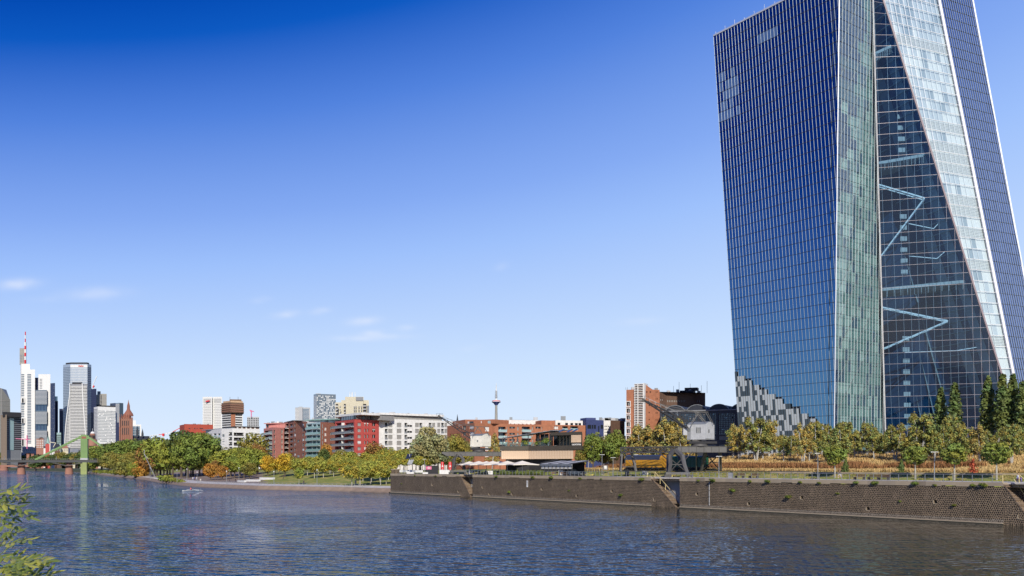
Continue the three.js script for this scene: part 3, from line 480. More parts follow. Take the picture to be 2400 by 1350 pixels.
    // folded sawtooth glazing low on the river face
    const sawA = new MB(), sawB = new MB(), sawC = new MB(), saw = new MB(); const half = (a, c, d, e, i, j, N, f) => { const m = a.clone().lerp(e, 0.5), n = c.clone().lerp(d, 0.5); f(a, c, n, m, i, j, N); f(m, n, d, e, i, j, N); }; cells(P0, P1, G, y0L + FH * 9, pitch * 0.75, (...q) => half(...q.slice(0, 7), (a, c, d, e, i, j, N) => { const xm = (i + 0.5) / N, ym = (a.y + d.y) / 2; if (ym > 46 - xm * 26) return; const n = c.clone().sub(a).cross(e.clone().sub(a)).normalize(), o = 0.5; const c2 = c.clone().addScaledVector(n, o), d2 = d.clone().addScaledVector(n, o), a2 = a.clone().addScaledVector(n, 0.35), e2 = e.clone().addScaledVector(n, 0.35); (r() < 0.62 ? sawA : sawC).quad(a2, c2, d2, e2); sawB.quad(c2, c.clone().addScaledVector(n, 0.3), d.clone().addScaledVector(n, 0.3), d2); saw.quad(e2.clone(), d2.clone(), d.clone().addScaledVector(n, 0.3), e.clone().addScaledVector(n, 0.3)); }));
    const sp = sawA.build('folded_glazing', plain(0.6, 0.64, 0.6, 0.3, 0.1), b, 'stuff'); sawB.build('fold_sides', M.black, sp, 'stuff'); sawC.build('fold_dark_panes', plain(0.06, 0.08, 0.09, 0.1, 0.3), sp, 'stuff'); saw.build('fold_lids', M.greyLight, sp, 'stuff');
  }
  { // narrow sunlit face of the left tower: clear panes before blinds and braces
    const w = new MB(), off = (f) => (y) => { const u = P2(y).sub(P1(y)); return f(y).addScaledVector(V(-u.z, 0, u.x).normalize(), -1.3); };
    const I0 = off(P1), I1 = off(P2), pitch = 2.0, inn = [new MB(), new MB(), new MB(), new MB()];
    ruled(w, off(off(P1)), off(off(P2)), G, TOPL); const part = w.build('narrow_facade', joint, b);
    const gl = new MB();
    cells(P1, P2, y0L, TOPL, pitch, (a, c, d, e, i, j, N) => gl.quad(...tilt([a, c, d, e], 0.03)));
    cells(I0, I1, y0L, TOPL, pitch, (a, c, d, e, i, j, N) => { const f = i / N, ym = a.y / TOPL, open = ym > 0.52 ? f < (ym - 0.45) * 1.5 + 0.12 * Math.sin(j * 1.7) : f < 0.06, q = r(); const k = open ? (hash2(j, 0, 4) < 0.35 ? 2 : 3) : q < 0.6 ? 0 : q < 0.8 ? 1 : 2; if (hash2(j, i >> 1, 9) < 0.05) inn[1].quad(a, c, d, e); else inn[k].quad(a, c, d, e); });
    gl.build('pane_field', clear3, part, 'stuff');
    [plain(0.14, 0.23, 0.23, 0.6), plain(0.3, 0.4, 0.39, 0.6), plain(0.06, 0.11, 0.16, 0.4), plain(0.025, 0.05, 0.12, 0.3)].forEach((m, k) => inn[k].build('blind_field', m, part, 'stuff'));
    bars(P1, P2, y0L, TOPL, pitch, [0.13, 0.2], [0.14, 0.1], stripFrame, joint, part);
    // steel braces inside the glass
    const br = new MB(); for (let k = 0; k < 15; k++) { const ya = 18 + k * 11; br.bar(off(P1)(ya).lerp(off(P2)(ya), 0.12).add(V(-0.15, 0, 0.35)), off(P1)(ya + 30).lerp(off(P2)(ya + 30), 0.95).add(V(-0.15, 0, 0.35)), 0.24); } br.build('brace', M.grey, part, 'stuff');
    const corner = new MB(); corner.bar(P2(G), P2(TOPL), 0.5); corner.build('corner_profile', M.greyLight, part); const c1 = new MB(); c1.bar(P1(G).add(V(0, 0, 0.05)), P1(TOPL).add(V(0, 0, 0.05)), 0.3); c1.build('corner_profile', al, part);
  }
  // inner faces of both towers, seen through the atrium
  const innerGlass = plain(0.03, 0.1, 0.22, 0.15, 0.2), innerStripe = plain(0.1, 0.16, 0.22, 0.35), litIn = plain(0.24, 0.34, 0.42, 0.4);
  const P3 = (y) => P2(y).add(V(14, 0, -46)), A3 = (y) => A(y).add(V(-7, 0, -26));
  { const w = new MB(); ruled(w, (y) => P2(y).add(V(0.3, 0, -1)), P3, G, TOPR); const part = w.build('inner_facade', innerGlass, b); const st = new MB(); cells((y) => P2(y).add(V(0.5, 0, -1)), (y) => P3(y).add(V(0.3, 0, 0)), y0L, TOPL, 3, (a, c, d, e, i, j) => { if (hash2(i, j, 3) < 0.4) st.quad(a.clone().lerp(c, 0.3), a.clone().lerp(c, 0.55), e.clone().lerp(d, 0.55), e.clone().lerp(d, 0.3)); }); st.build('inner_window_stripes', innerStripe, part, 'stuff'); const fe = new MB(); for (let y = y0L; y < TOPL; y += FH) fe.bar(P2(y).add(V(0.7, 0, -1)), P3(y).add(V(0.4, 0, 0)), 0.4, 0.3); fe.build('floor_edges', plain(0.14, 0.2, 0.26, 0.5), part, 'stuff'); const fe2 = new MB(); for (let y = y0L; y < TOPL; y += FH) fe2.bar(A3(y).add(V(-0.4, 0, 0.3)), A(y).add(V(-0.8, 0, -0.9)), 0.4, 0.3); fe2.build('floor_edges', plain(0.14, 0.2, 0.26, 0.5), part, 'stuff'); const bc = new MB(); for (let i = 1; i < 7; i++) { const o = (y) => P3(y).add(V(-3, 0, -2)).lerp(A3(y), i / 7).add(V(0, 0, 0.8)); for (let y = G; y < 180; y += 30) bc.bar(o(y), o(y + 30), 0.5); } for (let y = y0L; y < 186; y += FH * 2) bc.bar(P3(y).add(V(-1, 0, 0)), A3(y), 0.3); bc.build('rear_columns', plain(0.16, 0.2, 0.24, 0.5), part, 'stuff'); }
  { const w = new MB(); ruled(w, A3, (y) => A(y).add(V(-0.4, 0, -0.6)), G, TOPR); const part = w.build('inner_facade', innerGlass, b); const st = new MB(); for (const [u0, u1] of [[0.36, 0.56], [0.7, 0.88]]) st.quad(A3(G).lerp(A(G), u0).add(V(-0.3, 0, 0.3)), A3(G).lerp(A(G), u1).add(V(-0.3, 0, 0.3)), A3(170).lerp(A(170), u1).add(V(-0.3, 0, 0.3)), A3(170).lerp(A(170), u0).add(V(-0.3, 0, 0.3))); st.build('inner_lit_strip', litIn, part, 'stuff'); }  // paler strips paint the light falling on the right tower's inner face
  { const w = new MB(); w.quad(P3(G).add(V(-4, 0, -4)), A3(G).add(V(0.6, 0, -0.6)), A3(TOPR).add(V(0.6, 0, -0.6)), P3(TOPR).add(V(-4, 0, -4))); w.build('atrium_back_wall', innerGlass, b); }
  { // atrium curtain wall: single panes in a rosy grey grid
    const w = new MB(), pitch = 2.62; bars(P2, A, y0L, TOPR - 6, pitch, [0.1, 0.12], [0.11, 0.1], frameRose, frameRose, b);
    const facade = new THREE.Group(); facade.name = 'atrium_facade'; b.add(facade);
    const rest = new MB(); let count = 0;
    cells(P2, A, y0L, TOPR - 6, pitch, (a, c, d, e, i, j) => { if (a.distanceTo(c) < 0.05 && e.distanceTo(d) < 0.05) return; const m = new MB(), t = tilt([a, c, d, e], 0.02); if (count++ < 300) { m.quad(...t); m.build('pane', clear, facade); } else rest.quad(...t); });
    rest.build('pane_field', clear, facade, 'stuff');
    const ed = new MB(); ed.bar(A(G), A(TOPR), 0.6); ed.build('edge_profile', plain(0.22, 0.17, 0.19, 0.5), facade);
    // bridging decks, struts and the lift shaft in the hall
    const at = (px, py, back) => { const y = Yh(py, 372), l = P2(y), q = A(y), k = (px - 1200) / F; let t = (k * -l.z - l.x) / ((q.x - l.x) + k * (q.z - l.z)); const p = l.clone().lerp(q, t); p.y = Yh(py, -p.z); const dir = p.clone().sub(V(0, EYE, 0)).normalize(); return p.addScaledVector(dir, back); };
    for (const [pts, wd] of [[[[2058, 432], [2167, 464], [2062, 604]], 0.62], [[[2068, 720], [2222, 752], [2068, 818]], 0.62], [[[2130, 524], [2188, 536], [2212, 510]], 0.35], [[[2130, 600], [2196, 606], [2214, 590]], 0.35], [[[2120, 826], [2240, 822], [2300, 812]], 0.35]]) for (let k = 0; k < pts.length - 1; k++) { const p = at(...pts[k], 6), q = at(...pts[k + 1], 6), back = V(1.2, 0, -3.2), m = new MB(); m.bar(p, q, wd * 0.5, wd * 0.8); m.build('strut', whiteFrame, b); if (wd > 0.6) { const n = new MB(); n.bar(p.clone().add(back), q.clone().add(back), wd * 0.5, wd * 0.6); n.build('strut', whiteFrame, b); const N = 10, l = new MB(); for (let i = 0; i < N; i++) { const a = p.clone().lerp(q, i / N), c = p.clone().lerp(q, (i + 1) / N); i % 2 ? l.bar(a, c.clone().add(back), 0.22) : l.bar(a.clone().add(back), c, 0.22); } l.build('strut_lacing', whiteFrame, b, 'stuff'); } }
    for (const [ya, yb, xa, xb] of [[386, 364, 2056, 2182], [682, 660, 2064, 2290], [130, 104, 2048, 2104]]) { const m = new MB(), l = at(xa, ya, 3), q = at(xb, yb, 3), dir = V(0.3, 0, -1).multiplyScalar(16); m.hexa([l, q, q.clone().add(dir), l.clone().add(dir), ...[l, q, q.clone().add(dir), l.clone().add(dir)].map((p) => p.clone().add(V(0, 1.1, 0)))]); m.build('bridging_deck', M.greyLight, b); const n = new MB(); for (let i = 0; i <= 14; i++) { const p = l.clone().lerp(q, i / 14).add(V(0, -2.4, 0)); n.bar(p, p.clone().add(V(0, 2.3, 0)), 0.15); } n.build('deck_hangers', M.greyLight, b, 'stuff'); }
    for (let k = 0; k < 39; k++) { const py = 190 + k * 26, m = new MB(), px = 2110 + (py - 190) * 0.022; if (Math.abs(py - 376) < 30 || Math.abs(py - 690) < 40 || (py > 400 && py < 500) || (py > 700 && py < 780)) continue; const p = at(px - 8, py, 9), q = at(px + 8, py, 9), dn = V(0, -1.7, 0), bk = V(0.6, 0, -1.6); m.hexa([p.clone().add(dn), q.clone().add(dn), q.clone().add(dn).add(bk), p.clone().add(dn).add(bk), p, q, q.clone().add(bk), p.clone().add(bk)]); m.build('lift_cabin_panel', M.greyLight, b); }
  }
  { // pale leaning face of the right tower
    const off = (f, k) => (y) => { const u = E(y).sub(A(y)); return f(y).addScaledVector(V(-u.z, 0, u.x).normalize(), -k); }, w = new MB(); ruled(w, off(A, 2.2), off(E, 2.2), G, TOPR); const part = w.build('pale_facade', joint, b);
    const inn = [new MB(), new MB(), new MB(), new MB()], pitch = 2.5, facade = new THREE.Group(); facade.name = 'pale_glazing'; b.add(facade); let count = 0; const rest = new MB();
    cells(E, A, G, TOPR, pitch, (a, c, d, e, i, j) => { if (a.distanceTo(c) < 0.05 && e.distanceTo(d) < 0.05) return; const t = [c, a, e, d]; const m = new MB(); if (count++ < 300) { m.quad(...tilt(t, 0.04)); m.build('pane', clear2, facade); } else rest.quad(...tilt(t, 0.04)); });
    if (rest.p.length) rest.build('pane_field', clear2, facade, 'stuff');
    cells(off(E, 0.7), off(A, 0.7), G, TOPR, pitch, (a, c, d, e, i, j) => { const louver = hash2(j, 7, 2) < 0.22, q = hash2(i, j, 12); const k = louver ? 3 : a.y > 176 ? (q < 0.5 ? 2 : 1) : q < 0.5 ? 0 : q < 0.85 ? 1 : 2; inn[k].quad(c, a, e, d); });
    [plain(0.62, 0.65, 0.68, 0.6), plain(0.46, 0.51, 0.57, 0.6), plain(0.3, 0.36, 0.42, 0.5), plain(0.55, 0.57, 0.58, 0.6)].forEach((m, k) => inn[k].build('blind_field', m, part, 'stuff'));
    bars(E, A, G, TOPR, pitch, [0.13, 0.12], [0.2, 0.14], whiteFrame, whiteFrame, part, -1);
    const lv = new MB(); for (let j = 0; j < 47; j++) if (hash2(j, 7, 2) < 0.22) for (let q = 1; q < 7; q++) { const y = G + (j + q / 7) * FH; lv.bar(off(E, 0.4)(y), off(A, 0.4)(y), 0.12, 0.08); } lv.build('louvre_slats', whiteFrame, part, 'stuff');
    const ed = new MB(); ed.bar(E(G).add(V(0, 0, 0.3)), E(TOPR).add(V(0, 0, 0.3)), 0.85); ed.build('edge_profile', plain(0.72, 0.7, 0.76, 0.4), part);
  }
  { // right tower, far face with dense fins
    const w = new MB(); ruled(w, (y) => E(y).add(V(-0.2, 0, -0.4)), (y) => R(y).add(V(-0.2, 0, -0.4)), G, TOPR); const part = w.build('finned_facade', joint, b), gl = new MB(); cells(E, R, G, TOPR, 1.35, (a, c, d, e) => gl.quad(...tilt([a, c, d, e], 0.05))); gl.build('pane_field', mirrorR, part, 'stuff');
    bars(E, R, G, TOPR, 1.35, [0.15, 0.2], [0.14, 0.12], finGrey, joint, part); const ed = new MB(); ed.bar(R(G), R(TOPR), 0.6); ed.build('edge_profile', M.aluminium, part);
  }
  { // backs and roofs
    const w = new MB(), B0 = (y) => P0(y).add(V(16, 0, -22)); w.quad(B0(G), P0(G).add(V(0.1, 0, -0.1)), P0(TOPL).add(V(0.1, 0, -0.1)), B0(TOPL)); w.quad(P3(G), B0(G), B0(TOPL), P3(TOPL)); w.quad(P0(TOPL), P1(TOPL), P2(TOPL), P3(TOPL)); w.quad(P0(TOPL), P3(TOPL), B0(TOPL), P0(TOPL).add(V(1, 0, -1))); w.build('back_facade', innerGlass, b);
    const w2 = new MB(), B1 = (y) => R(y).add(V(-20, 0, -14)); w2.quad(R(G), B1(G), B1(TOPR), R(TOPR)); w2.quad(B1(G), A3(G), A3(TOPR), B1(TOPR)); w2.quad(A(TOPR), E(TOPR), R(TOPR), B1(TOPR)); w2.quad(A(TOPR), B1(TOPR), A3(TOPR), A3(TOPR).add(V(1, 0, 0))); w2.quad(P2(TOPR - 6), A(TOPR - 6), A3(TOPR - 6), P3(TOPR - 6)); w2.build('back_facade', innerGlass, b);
    const pr = new MB(); pr.bar(P0(TOPL).add(V(0, 0.3, 0)), P1(TOPL).add(V(0, 0.3, 0)), 0.5, 0.7); pr.build('parapet', M.aluminium, b); const pr2 = new MB(); pr2.bar(P1(TOPL).add(V(0, 0.3, 0)), P2(TOPL).add(V(0, 0.3, 0)), 0.5, 0.7); pr2.build('parapet', M.aluminium, b);
    for (let k = 0; k < 12; k++) { const p = P0(TOPL).lerp(P1(TOPL), k / 12 + 0.02), m = new MB(); m.bar(p, p.clone().add(V(0, 1.5 + (k % 3) * 0.5, 0)), 0.1); m.build('roof_rod', M.lampGrey, b); }
  }
}

// ---------------------------------------------------------------- mid-distance buildings
function pframe(a, b) { const f = frame(XZ(...a), XZ(...b)); f.u = (px) => { const k = (px - 1200) / F; return -(f.A[0] + k * f.A[1]) / (f.ux + k * f.uz); }; f.dep = (px) => -(f.A[1] + f.uz * f.u(px)); f.y = (px, py) => Yh(py, f.dep(px)); f.mid = (a[0] + b[0]) / 2; return f; }
// solid building on a row of facade corners [px, depth]; specs: per facade a list of {px:[[a,b]..], py:[[top,bottom]..], d, m, kind}
function house(name, label, category, pts, o) {
  const t = thing(name, label, category, o.group), d0 = pts.reduce((a, p) => a + p[1], 0) / pts.length, y1 = Yh(o.top, d0), y0 = o.y0 ?? 3, F_ = [], xz = pts.map((p) => XZ(...p)), back = o.back ?? 16;
  const dx = X((pts[0][0] + pts[pts.length - 1][0]) / 2, 1), bl = [xz[0][0] + dx * back * 0.9, xz[0][1] - back], br = [xz[xz.length - 1][0] + dx * back * 0.9, xz[xz.length - 1][1] - back];
  const rest = new MB(); const W = (a, b) => rest.quad(V(a[0], y0, a[1]), V(b[0], y0, b[1]), V(b[0], y1, b[1]), V(a[0], y1, a[1]));
  W(bl, xz[0]); W(xz[xz.length - 1], br); W(br, bl); { const ring = [...xz, br, bl]; for (let i = 1; i < ring.length - 1; i++) rest.poly([V(ring[0][0], y1, ring[0][1]), V(ring[i][0], y1, ring[i][1]), V(ring[i + 1][0], y1, ring[i + 1][1])]); }
  rest.build('rear_wall', o.mats?.[0] ?? o.mat, t);
  for (let i = 0; i < pts.length - 1; i++) {
    const f = pframe(pts[i], pts[i + 1]), ops = []; f.y1 = y1; f.y0 = y0; F_.push(f);
    for (const sp of o.specs?.[i] ?? []) for (const [a, b] of sp.px) for (const [p, q] of sp.py) {
      const u0 = clamp(f.u(a), 0.05, f.L - 0.05), u1 = clamp(f.u(b), 0.05, f.L - 0.05), m = (a + b) / 2, yb = f.y(m, q), yt = Math.min(f.y(m, p), y1 - 0.05); if (u1 - u0 < 0.1 || yt - yb < 0.1) continue;
      ops.push({ u0, u1, y0: yb, y1: yt, d: sp.d ?? 0.3, sp });
    }
    const mb = new MB(); wallOpen(mb, f, y0, y1, ops); const wall = mb.build('wall', o.mats?.[i] ?? o.mat, t);
    ops.forEach((op, n) => {
      const sp = op.sp, D = -(sp.d ?? 0.3), h = hash2(n, i, pts[0][0]), kind = sp.kind ?? 'window';
      const w = fpart(t, kind === 'loggia' ? 'loggia' : 'window', sp.m ?? M.glass, f, op.u0, op.u1, op.y0, op.y1, D - 0.08, D);
      const sub = (nm, mt, a, b, c, d, e, g) => { const q = fpart(t, nm, mt, f, a, b, c, d, e, g); w.attach ? (t.updateMatrixWorld(true), w.attach(q)) : 0; return q; };
      if (kind === 'window' && sp.frame !== false) { const mid = (op.u0 + op.u1) / 2; sub('frame', sp.frame ?? M.white, mid - 0.06, mid + 0.06, op.y0, op.y1, D + 0.003, D + 0.05); }
      if (sp.blind && h < sp.blind) { const k = 0.35 + 0.6 * hash2(n, i + 3, 8); sub('blind', sp.bm ?? M.blind, op.u0 + 0.02, op.u1 - 0.02, op.y1 - (op.y1 - op.y0) * k, op.y1 - 0.01, D + 0.06, D + 0.1); }
      if (kind === 'loggia') { sub('door_frame', M.white, op.u0 + (op.u1 - op.u0) * (0.25 + 0.4 * h), op.u0 + (op.u1 - op.u0) * (0.32 + 0.4 * h), op.y0, op.y1, D + 0.003, D + 0.06); sub('railing', sp.rail ?? M.zinc, op.u0 + 0.02, op.u1 - 0.02, op.y0, op.y0 + 0.95, -0.12, -0.06); }
    });
  }
  for (let i = 0; i < 4; i++) { const a = xz[0], e = xz[xz.length - 1], k = 0.15 + 0.22 * i + 0.1 * hash2(i, pts[0][0], 3), x = a[0] + (e[0] - a[0]) * k + dx * 8, z = a[1] + (e[1] - a[1]) * k - 8, m = new MB(), h = (o.vent ?? 1.4) * (0.8 + 0.6 * hash2(i, 4, pts[0][0])), w = 0.5 + 0.9 * hash2(i, 6, pts[0][0]); m.box(x - w, x + w, y1 - 0.05, y1 + h + (o.lift ?? 0), z - 0.6, z + 0.6); m.build('roof_vent', i % 2 ? M.zinc : M.greyLight, t); }
  return { t, f: F_, y1, y0, d0, bl, br, xz };
}
const rows = (a, n, pitch, h) => Array.from({ length: n }, (_, i) => [a + i * pitch, a + i * pitch + h]);
const cols = (a, n, pitch, w) => Array.from({ length: n }, (_, i) => [a + i * pitch, a + i * pitch + w]);
function balcony(h, f, a, b, py, proj = 1.4, rail = M.railGlass, slab = M.white, hgt = 1.0) { const u0 = f.u(a), u1 = f.u(b), y = f.y((a + b) / 2, py), p = fpart(h.t, 'balcony', slab, f, u0, u1, y - 0.22, y, 0.005, proj); const r = fpart(h.t, 'railing', rail, f, u0, u1, y + 0.002, y + hgt, proj - 0.08, proj - 0.02); h.t.updateMatrixWorld(true); p.attach(r); return p; }
function topBox(h, name, m, pa, pb, yTop, inset, backM = 10, y0 = h.y1 - 0.02) { // set-back storey over facades
  const mb = new MB(), A = pframe(pa, pb), g = Yh(yTop, (pa[1] + pb[1]) / 2); mb.fbox(A, 0, A.L, y0, g, -backM, -inset); return mb.build(name, m, h.t);
}
{ // pink, brick, teal, red and white apartment blocks behind the park
  const fl = (a, n, p, h) => rows(a, n, p, h);
  const pk = house('apartment_block', 'pink rendered apartment block with glass balconies beside the brick block', 'apartment block', [[618, 590], [640, 570], [666, 580]], { top: 1003, lift: 2.6, mat: M.pink, specs: [[{ px: [[619, 638]], py: fl(1009, 6, 11.7, 9), d: 1.3, kind: 'loggia', m: M.glassBlue, rail: M.railGlass }], [{ px: [[641.5, 645.5]], py: fl(1008, 6, 11.7, 8), m: M.glass, blind: 0.3 }, { px: [[659, 663.5]], py: fl(1007, 6, 11.7, 9), m: M.blind, blind: 0.3 }]] });
  topBox(pk, 'penthouse', M.pink, [620, 585], [665, 578], 993, 1.2); { const m = new MB(), f = pframe([619, 585], [678, 578]); m.fbox(f, 0, f.L, pk.y1 + 2.6, pk.y1 + 3.0, -12, 0.4); m.build('roof_slab', M.pink, pk.t); for (let i = 0; i < 5; i++) fpart(pk.t, 'penthouse_window', M.glass, f, 1 + i * 2.6, 3 + i * 2.6, pk.y1 + 0.4, pk.y1 + 2.2, -1.2, -1.1); const sp = new THREE.Mesh(new THREE.SphereGeometry(0.8, 12, 8), M.white); sp.name = 'satellite_dome'; sp.position.copy(f.at(7, pk.y1 + 3.5, -4)); pk.t.add(sp); }
  for (let i = 0; i < 7; i++) balcony(pk, pk.f[0], 618, 638, 1007 + i * 11.7 + 11, 1.3);
  const b1 = house('apartment_block', 'dark red brick apartment block with corner balconies next to the pink block', 'apartment block', [[665, 590], [689, 560], [720, 575]], { top: 988.5, mats: [M.brick, M.brick], specs: [[{ px: [[667, 676], [679, 687]], py: fl(994, 8, 11.5, 8), d: 0.8, m: M.glass, kind: 'loggia' }], [{ px: [[690, 694], [709, 713.5]], py: fl(993, 8, 11.5, 7), m: M.glass, blind: 0.35, bm: M.white }, { px: [[697, 703]], py: [[1031, 1037], [1067, 1073]], m: M.glass, blind: 0.5, bm: M.white }]] });
  for (let i = 0; i < 7; i++) balcony(b1, b1.f[0], 665.5, 677, 1004.5 + i * 11.5, 1.2);
  { const m = new MB(), f = pframe([666, 588], [689, 560]); m.fbox(f, 0.2, f.L - 0.4, b1.y1, b1.y1 + 0.3, -6, 0.4); m.build('roof_slab', M.zinc, b1.t); }
  const tl = house('apartment_block', 'brick apartment block with glazed teal balconies and copper green roof edge', 'apartment block', [[718, 525], [751, 506], [788, 516]], { top: 991, lift: 1.6, mats: [M.railGlass, M.brick], specs: [[{ px: [[719, 731], [733, 741], [743, 750]], py: fl(994.5, 7, 13.1, 9.5), d: 1.4, kind: 'loggia', m: M.glassGrey, rail: M.teal, blind: 0.5, bm: M.greyLight }], [{ px: [[760.5, 765.5]], py: fl(1001, 6, 13.1, 8), m: M.white, blind: 0 }, { px: [[773.5, 778.5]], py: fl(1000.5, 6, 13.1, 6.5), m: M.glass, frame: M.white }]] });
  topBox(tl, 'penthouse', M.greyLight, [720, 522], [787, 512], 985, 1.2); { const f = pframe([717, 524], [788, 511]), m = new MB(); m.fbox(f, 0, f.L, tl.y1 + 1.45, tl.y1 + 2.0, -13, 0.6); m.build('copper_eave', M.copper, tl.t); for (let i = 0; i < 4; i++) fpart(tl.t, 'penthouse_window', M.glass, f, 8 + i * 2, 9.5 + i * 2, tl.y1 + 0.3, tl.y1 + 1.3, -1.2, -1.1); }
  for (let i = 0; i < 7; i++) balcony(tl, tl.f[0], 719, 750, 1005.5 + i * 13.1, 0.9, M.teal, M.greyLight);
  const rd = house('apartment_block', 'bright red apartment block with long grey balconies under a white flat roof', 'apartment block', [[785, 492], [831, 468], [888, 480]], { top: 985.5, lift: 2.6, mats: [M.red, M.red], specs: [[{ px: [[787, 806], [809, 829]], py: fl(991, 7, 14, 10.5), d: 1.5, kind: 'loggia', m: M.glassGrey, rail: M.zinc, blind: 0.4 }], [{ px: [[838, 846.5]], py: [...fl(990.5, 6, 14.2, 8), [1063, 1070]], m: M.blindGrey, blind: 0.7, bm: M.white }, { px: [[853.5, 857.5], [860, 864]], py: fl(990.5, 5, 14.2, 8), m: M.glass, blind: 0.5, bm: M.white }, { px: [[872.5, 880]], py: fl(990.5, 5, 14.2, 8), m: M.glass, blind: 0.4 }]] });
  for (let i = 0; i < 6; i++) balcony(rd, rd.f[0], 784, 830, 1002 + i * 14, 1.7, M.zinc, M.greyLight, 0.95);
  for (let i = 0; i < 6; i++) { const f = rd.f[0]; fpart(rd.t, 'divider', M.white, f, f.u(807), f.u(807) + 0.3, f.y(807, 1002 + i * 14) + 0.05, f.y(807, 991 + i * 14), 0.02, 1.5); }
  topBox(rd, 'penthouse', M.blindGrey, [795, 488], [886, 474], 975, 1.6, 12); { const f = pframe([832, 470], [886, 480]); for (let i = 0; i < 7; i++) fpart(rd.t, 'penthouse_window', i % 3 ? M.blindGrey : M.glass, f, 0.4 + i * 1.65, 1.9 + i * 1.65, rd.y1 + 0.3, rd.y1 + 2.1, -1.55, -1.45); const g = pframe([798, 488], [831, 470]); for (let i = 0; i < 6; i++) fpart(rd.t, 'penthouse_window', M.glassBlue, g, 0.4 + i * 3.4, 3.2 + i * 3.4, rd.y1 + 0.3, rd.y1 + 2.1, -0.5, -0.4); const m = new MB(); const P = [[785, 492], [846, 466], [890, 474], [890, 500], [800, 515]].map((p) => XZ(...p)); m.prism(P, rd.y1 + 2.12, rd.y1 + 3.15); m.build('flat_roof', M.white, rd.t); }
  const wh = house('apartment_block', 'long white apartment block with paired grey blinds and small slit windows', 'apartment block', [[888, 481], [1062, 508]], { top: 984, lift: 2.4, mat: M.white, back: 14, specs: [[{ px: [[902, 909], [948, 955], [983, 990], [1005, 1012], [1034, 1041]], py: rows(991, 5, 14.1, 11), d: 1.1, kind: 'loggia', m: M.glass, rail: M.zinc }, { px: [[910, 920], [930, 941], [973, 982], [1013, 1020], [1042, 1048], [1025, 1032]], py: rows(991, 5, 14.1, 10.5), m: M.blindGrey, frame: false, d: 0.15 }, { px: [[954, 966]], py: rows(996, 5, 14, 4.5), m: M.glass, d: 0.3 }]] });
  topBox(wh, 'penthouse', M.blindGrey, [892, 481], [1040, 503], 975, 1.6, 11); { const f = pframe([892, 482], [1040, 503]); for (let i = 0; i < 16; i++) fpart(wh.t, 'penthouse_window', [M.blindGrey, M.blind, M.glass][(i * 7) % 3], f, 0.5 + i * 2, 2.3 + i * 2, wh.y1 + 0.2, wh.y1 + 1.8, -1.58, -1.46); const m = new MB(); m.fbox(f, -0.8, f.L, wh.y1 + 1.95, wh.y1 + 2.95, -12, 0.3); m.build('flat_roof', M.white, wh.t); }
  const wl = house('apartment_block', 'white apartment block with open balconies beyond the tall dark park trees', 'apartment block', [[482, 650], [519, 618], [545, 610], [609, 622]], { top: 1006, mats: [M.white, M.white, M.white], specs: [[{ px: [[500, 507], [510, 516]], py: rows(1016, 5, 11, 7.5), d: 1, kind: 'loggia', m: M.glassBlue, rail: M.railGlass }], [{ px: [[520.5, 526]], py: rows(1018, 5, 11.5, 6), m: M.glassBlue, blind: 0.4, bm: M.white }, { px: [[536, 544]], py: rows(1013, 5, 11.5, 8), d: 1, kind: 'loggia', m: M.glass, rail: M.dark }], [{ px: [[548, 571]], py: rows(1014, 5, 11.5, 8), d: 1.4, kind: 'loggia', m: M.glass, rail: M.steel }, { px: [[576, 581], [598, 602]], py: rows(1015, 4, 11.5, 6), m: M.glass, blind: 0.4, bm: M.white }]] });
  { const f = pframe([553, 612], [608, 622]), m = new MB(); m.fbox(f, 0, f.L, wl.y1, wl.y1 + 1.0, -9, -0.3); m.build('penthouse', M.brown, wl.t); for (let i = 0; i < 5; i++) fpart(wl.t, 'penthouse_window', M.white, f, 0.6 + i * 2.9, 1.7 + i * 2.9, wl.y1 + 0.1, wl.y1 + 0.9, -0.3, -0.2); const g = pframe([478, 650], [548, 612]), n = new MB(); n.fbox(g, 0, g.L, wl.y1 + 0.01, wl.y1 + 0.5, -12, 1.2); n.build('roof_slab', M.zinc, wl.t); const q = new MB(); q.fbox(f, -0.4, f.L + 0.3, wl.y1 + 1.01, wl.y1 + 1.4, -10, 0.3); q.build('roof_slab', M.dark, wl.t); }
  // long brick range behind the harbour crane
  const bk = house('apartment_block', 'orange brick apartment range with balcony stacks behind the restaurant', 'apartment block', [[1048, 480], [1112, 446], [1160, 455], [1372, 474]], { top: 995, lift: 3, mats: [M.brickOrange, M.brickOrange, M.brickOrange], specs: [[{ px: [[1084, 1092], [1100, 1110]], py: rows(998, 5, 14.5, 9), m: M.glass, blind: 0.4, bm: M.white }], [{ px: [[1137, 1147]], py: rows(1000, 5, 15, 11), m: M.white, blind: 0 }], [{ px: [[1168, 1185], [1223, 1242]], py: rows(1000, 5, 14.5, 12.5), d: 1.6, kind: 'loggia', m: M.glassBlue, rail: M.railGlass }, { px: [[1188, 1190], [1212, 1216], [1247, 1250], [1269, 1271]], py: rows(1000, 4, 14.5, 9), m: M.blindGrey, frame: false }, { px: [[1194, 1207], [1255, 1267]], py: rows(1000, 4, 14.5, 4.5), m: M.glass }, { px: [[1318, 1331], [1337, 1355]], py: rows(999, 4, 14.5, 9.5), d: 1.4, kind: 'loggia', m: M.glass, rail: M.railGlass }, { px: [[1299, 1308]], py: rows(999, 4, 14.5, 7), m: M.white }]] });
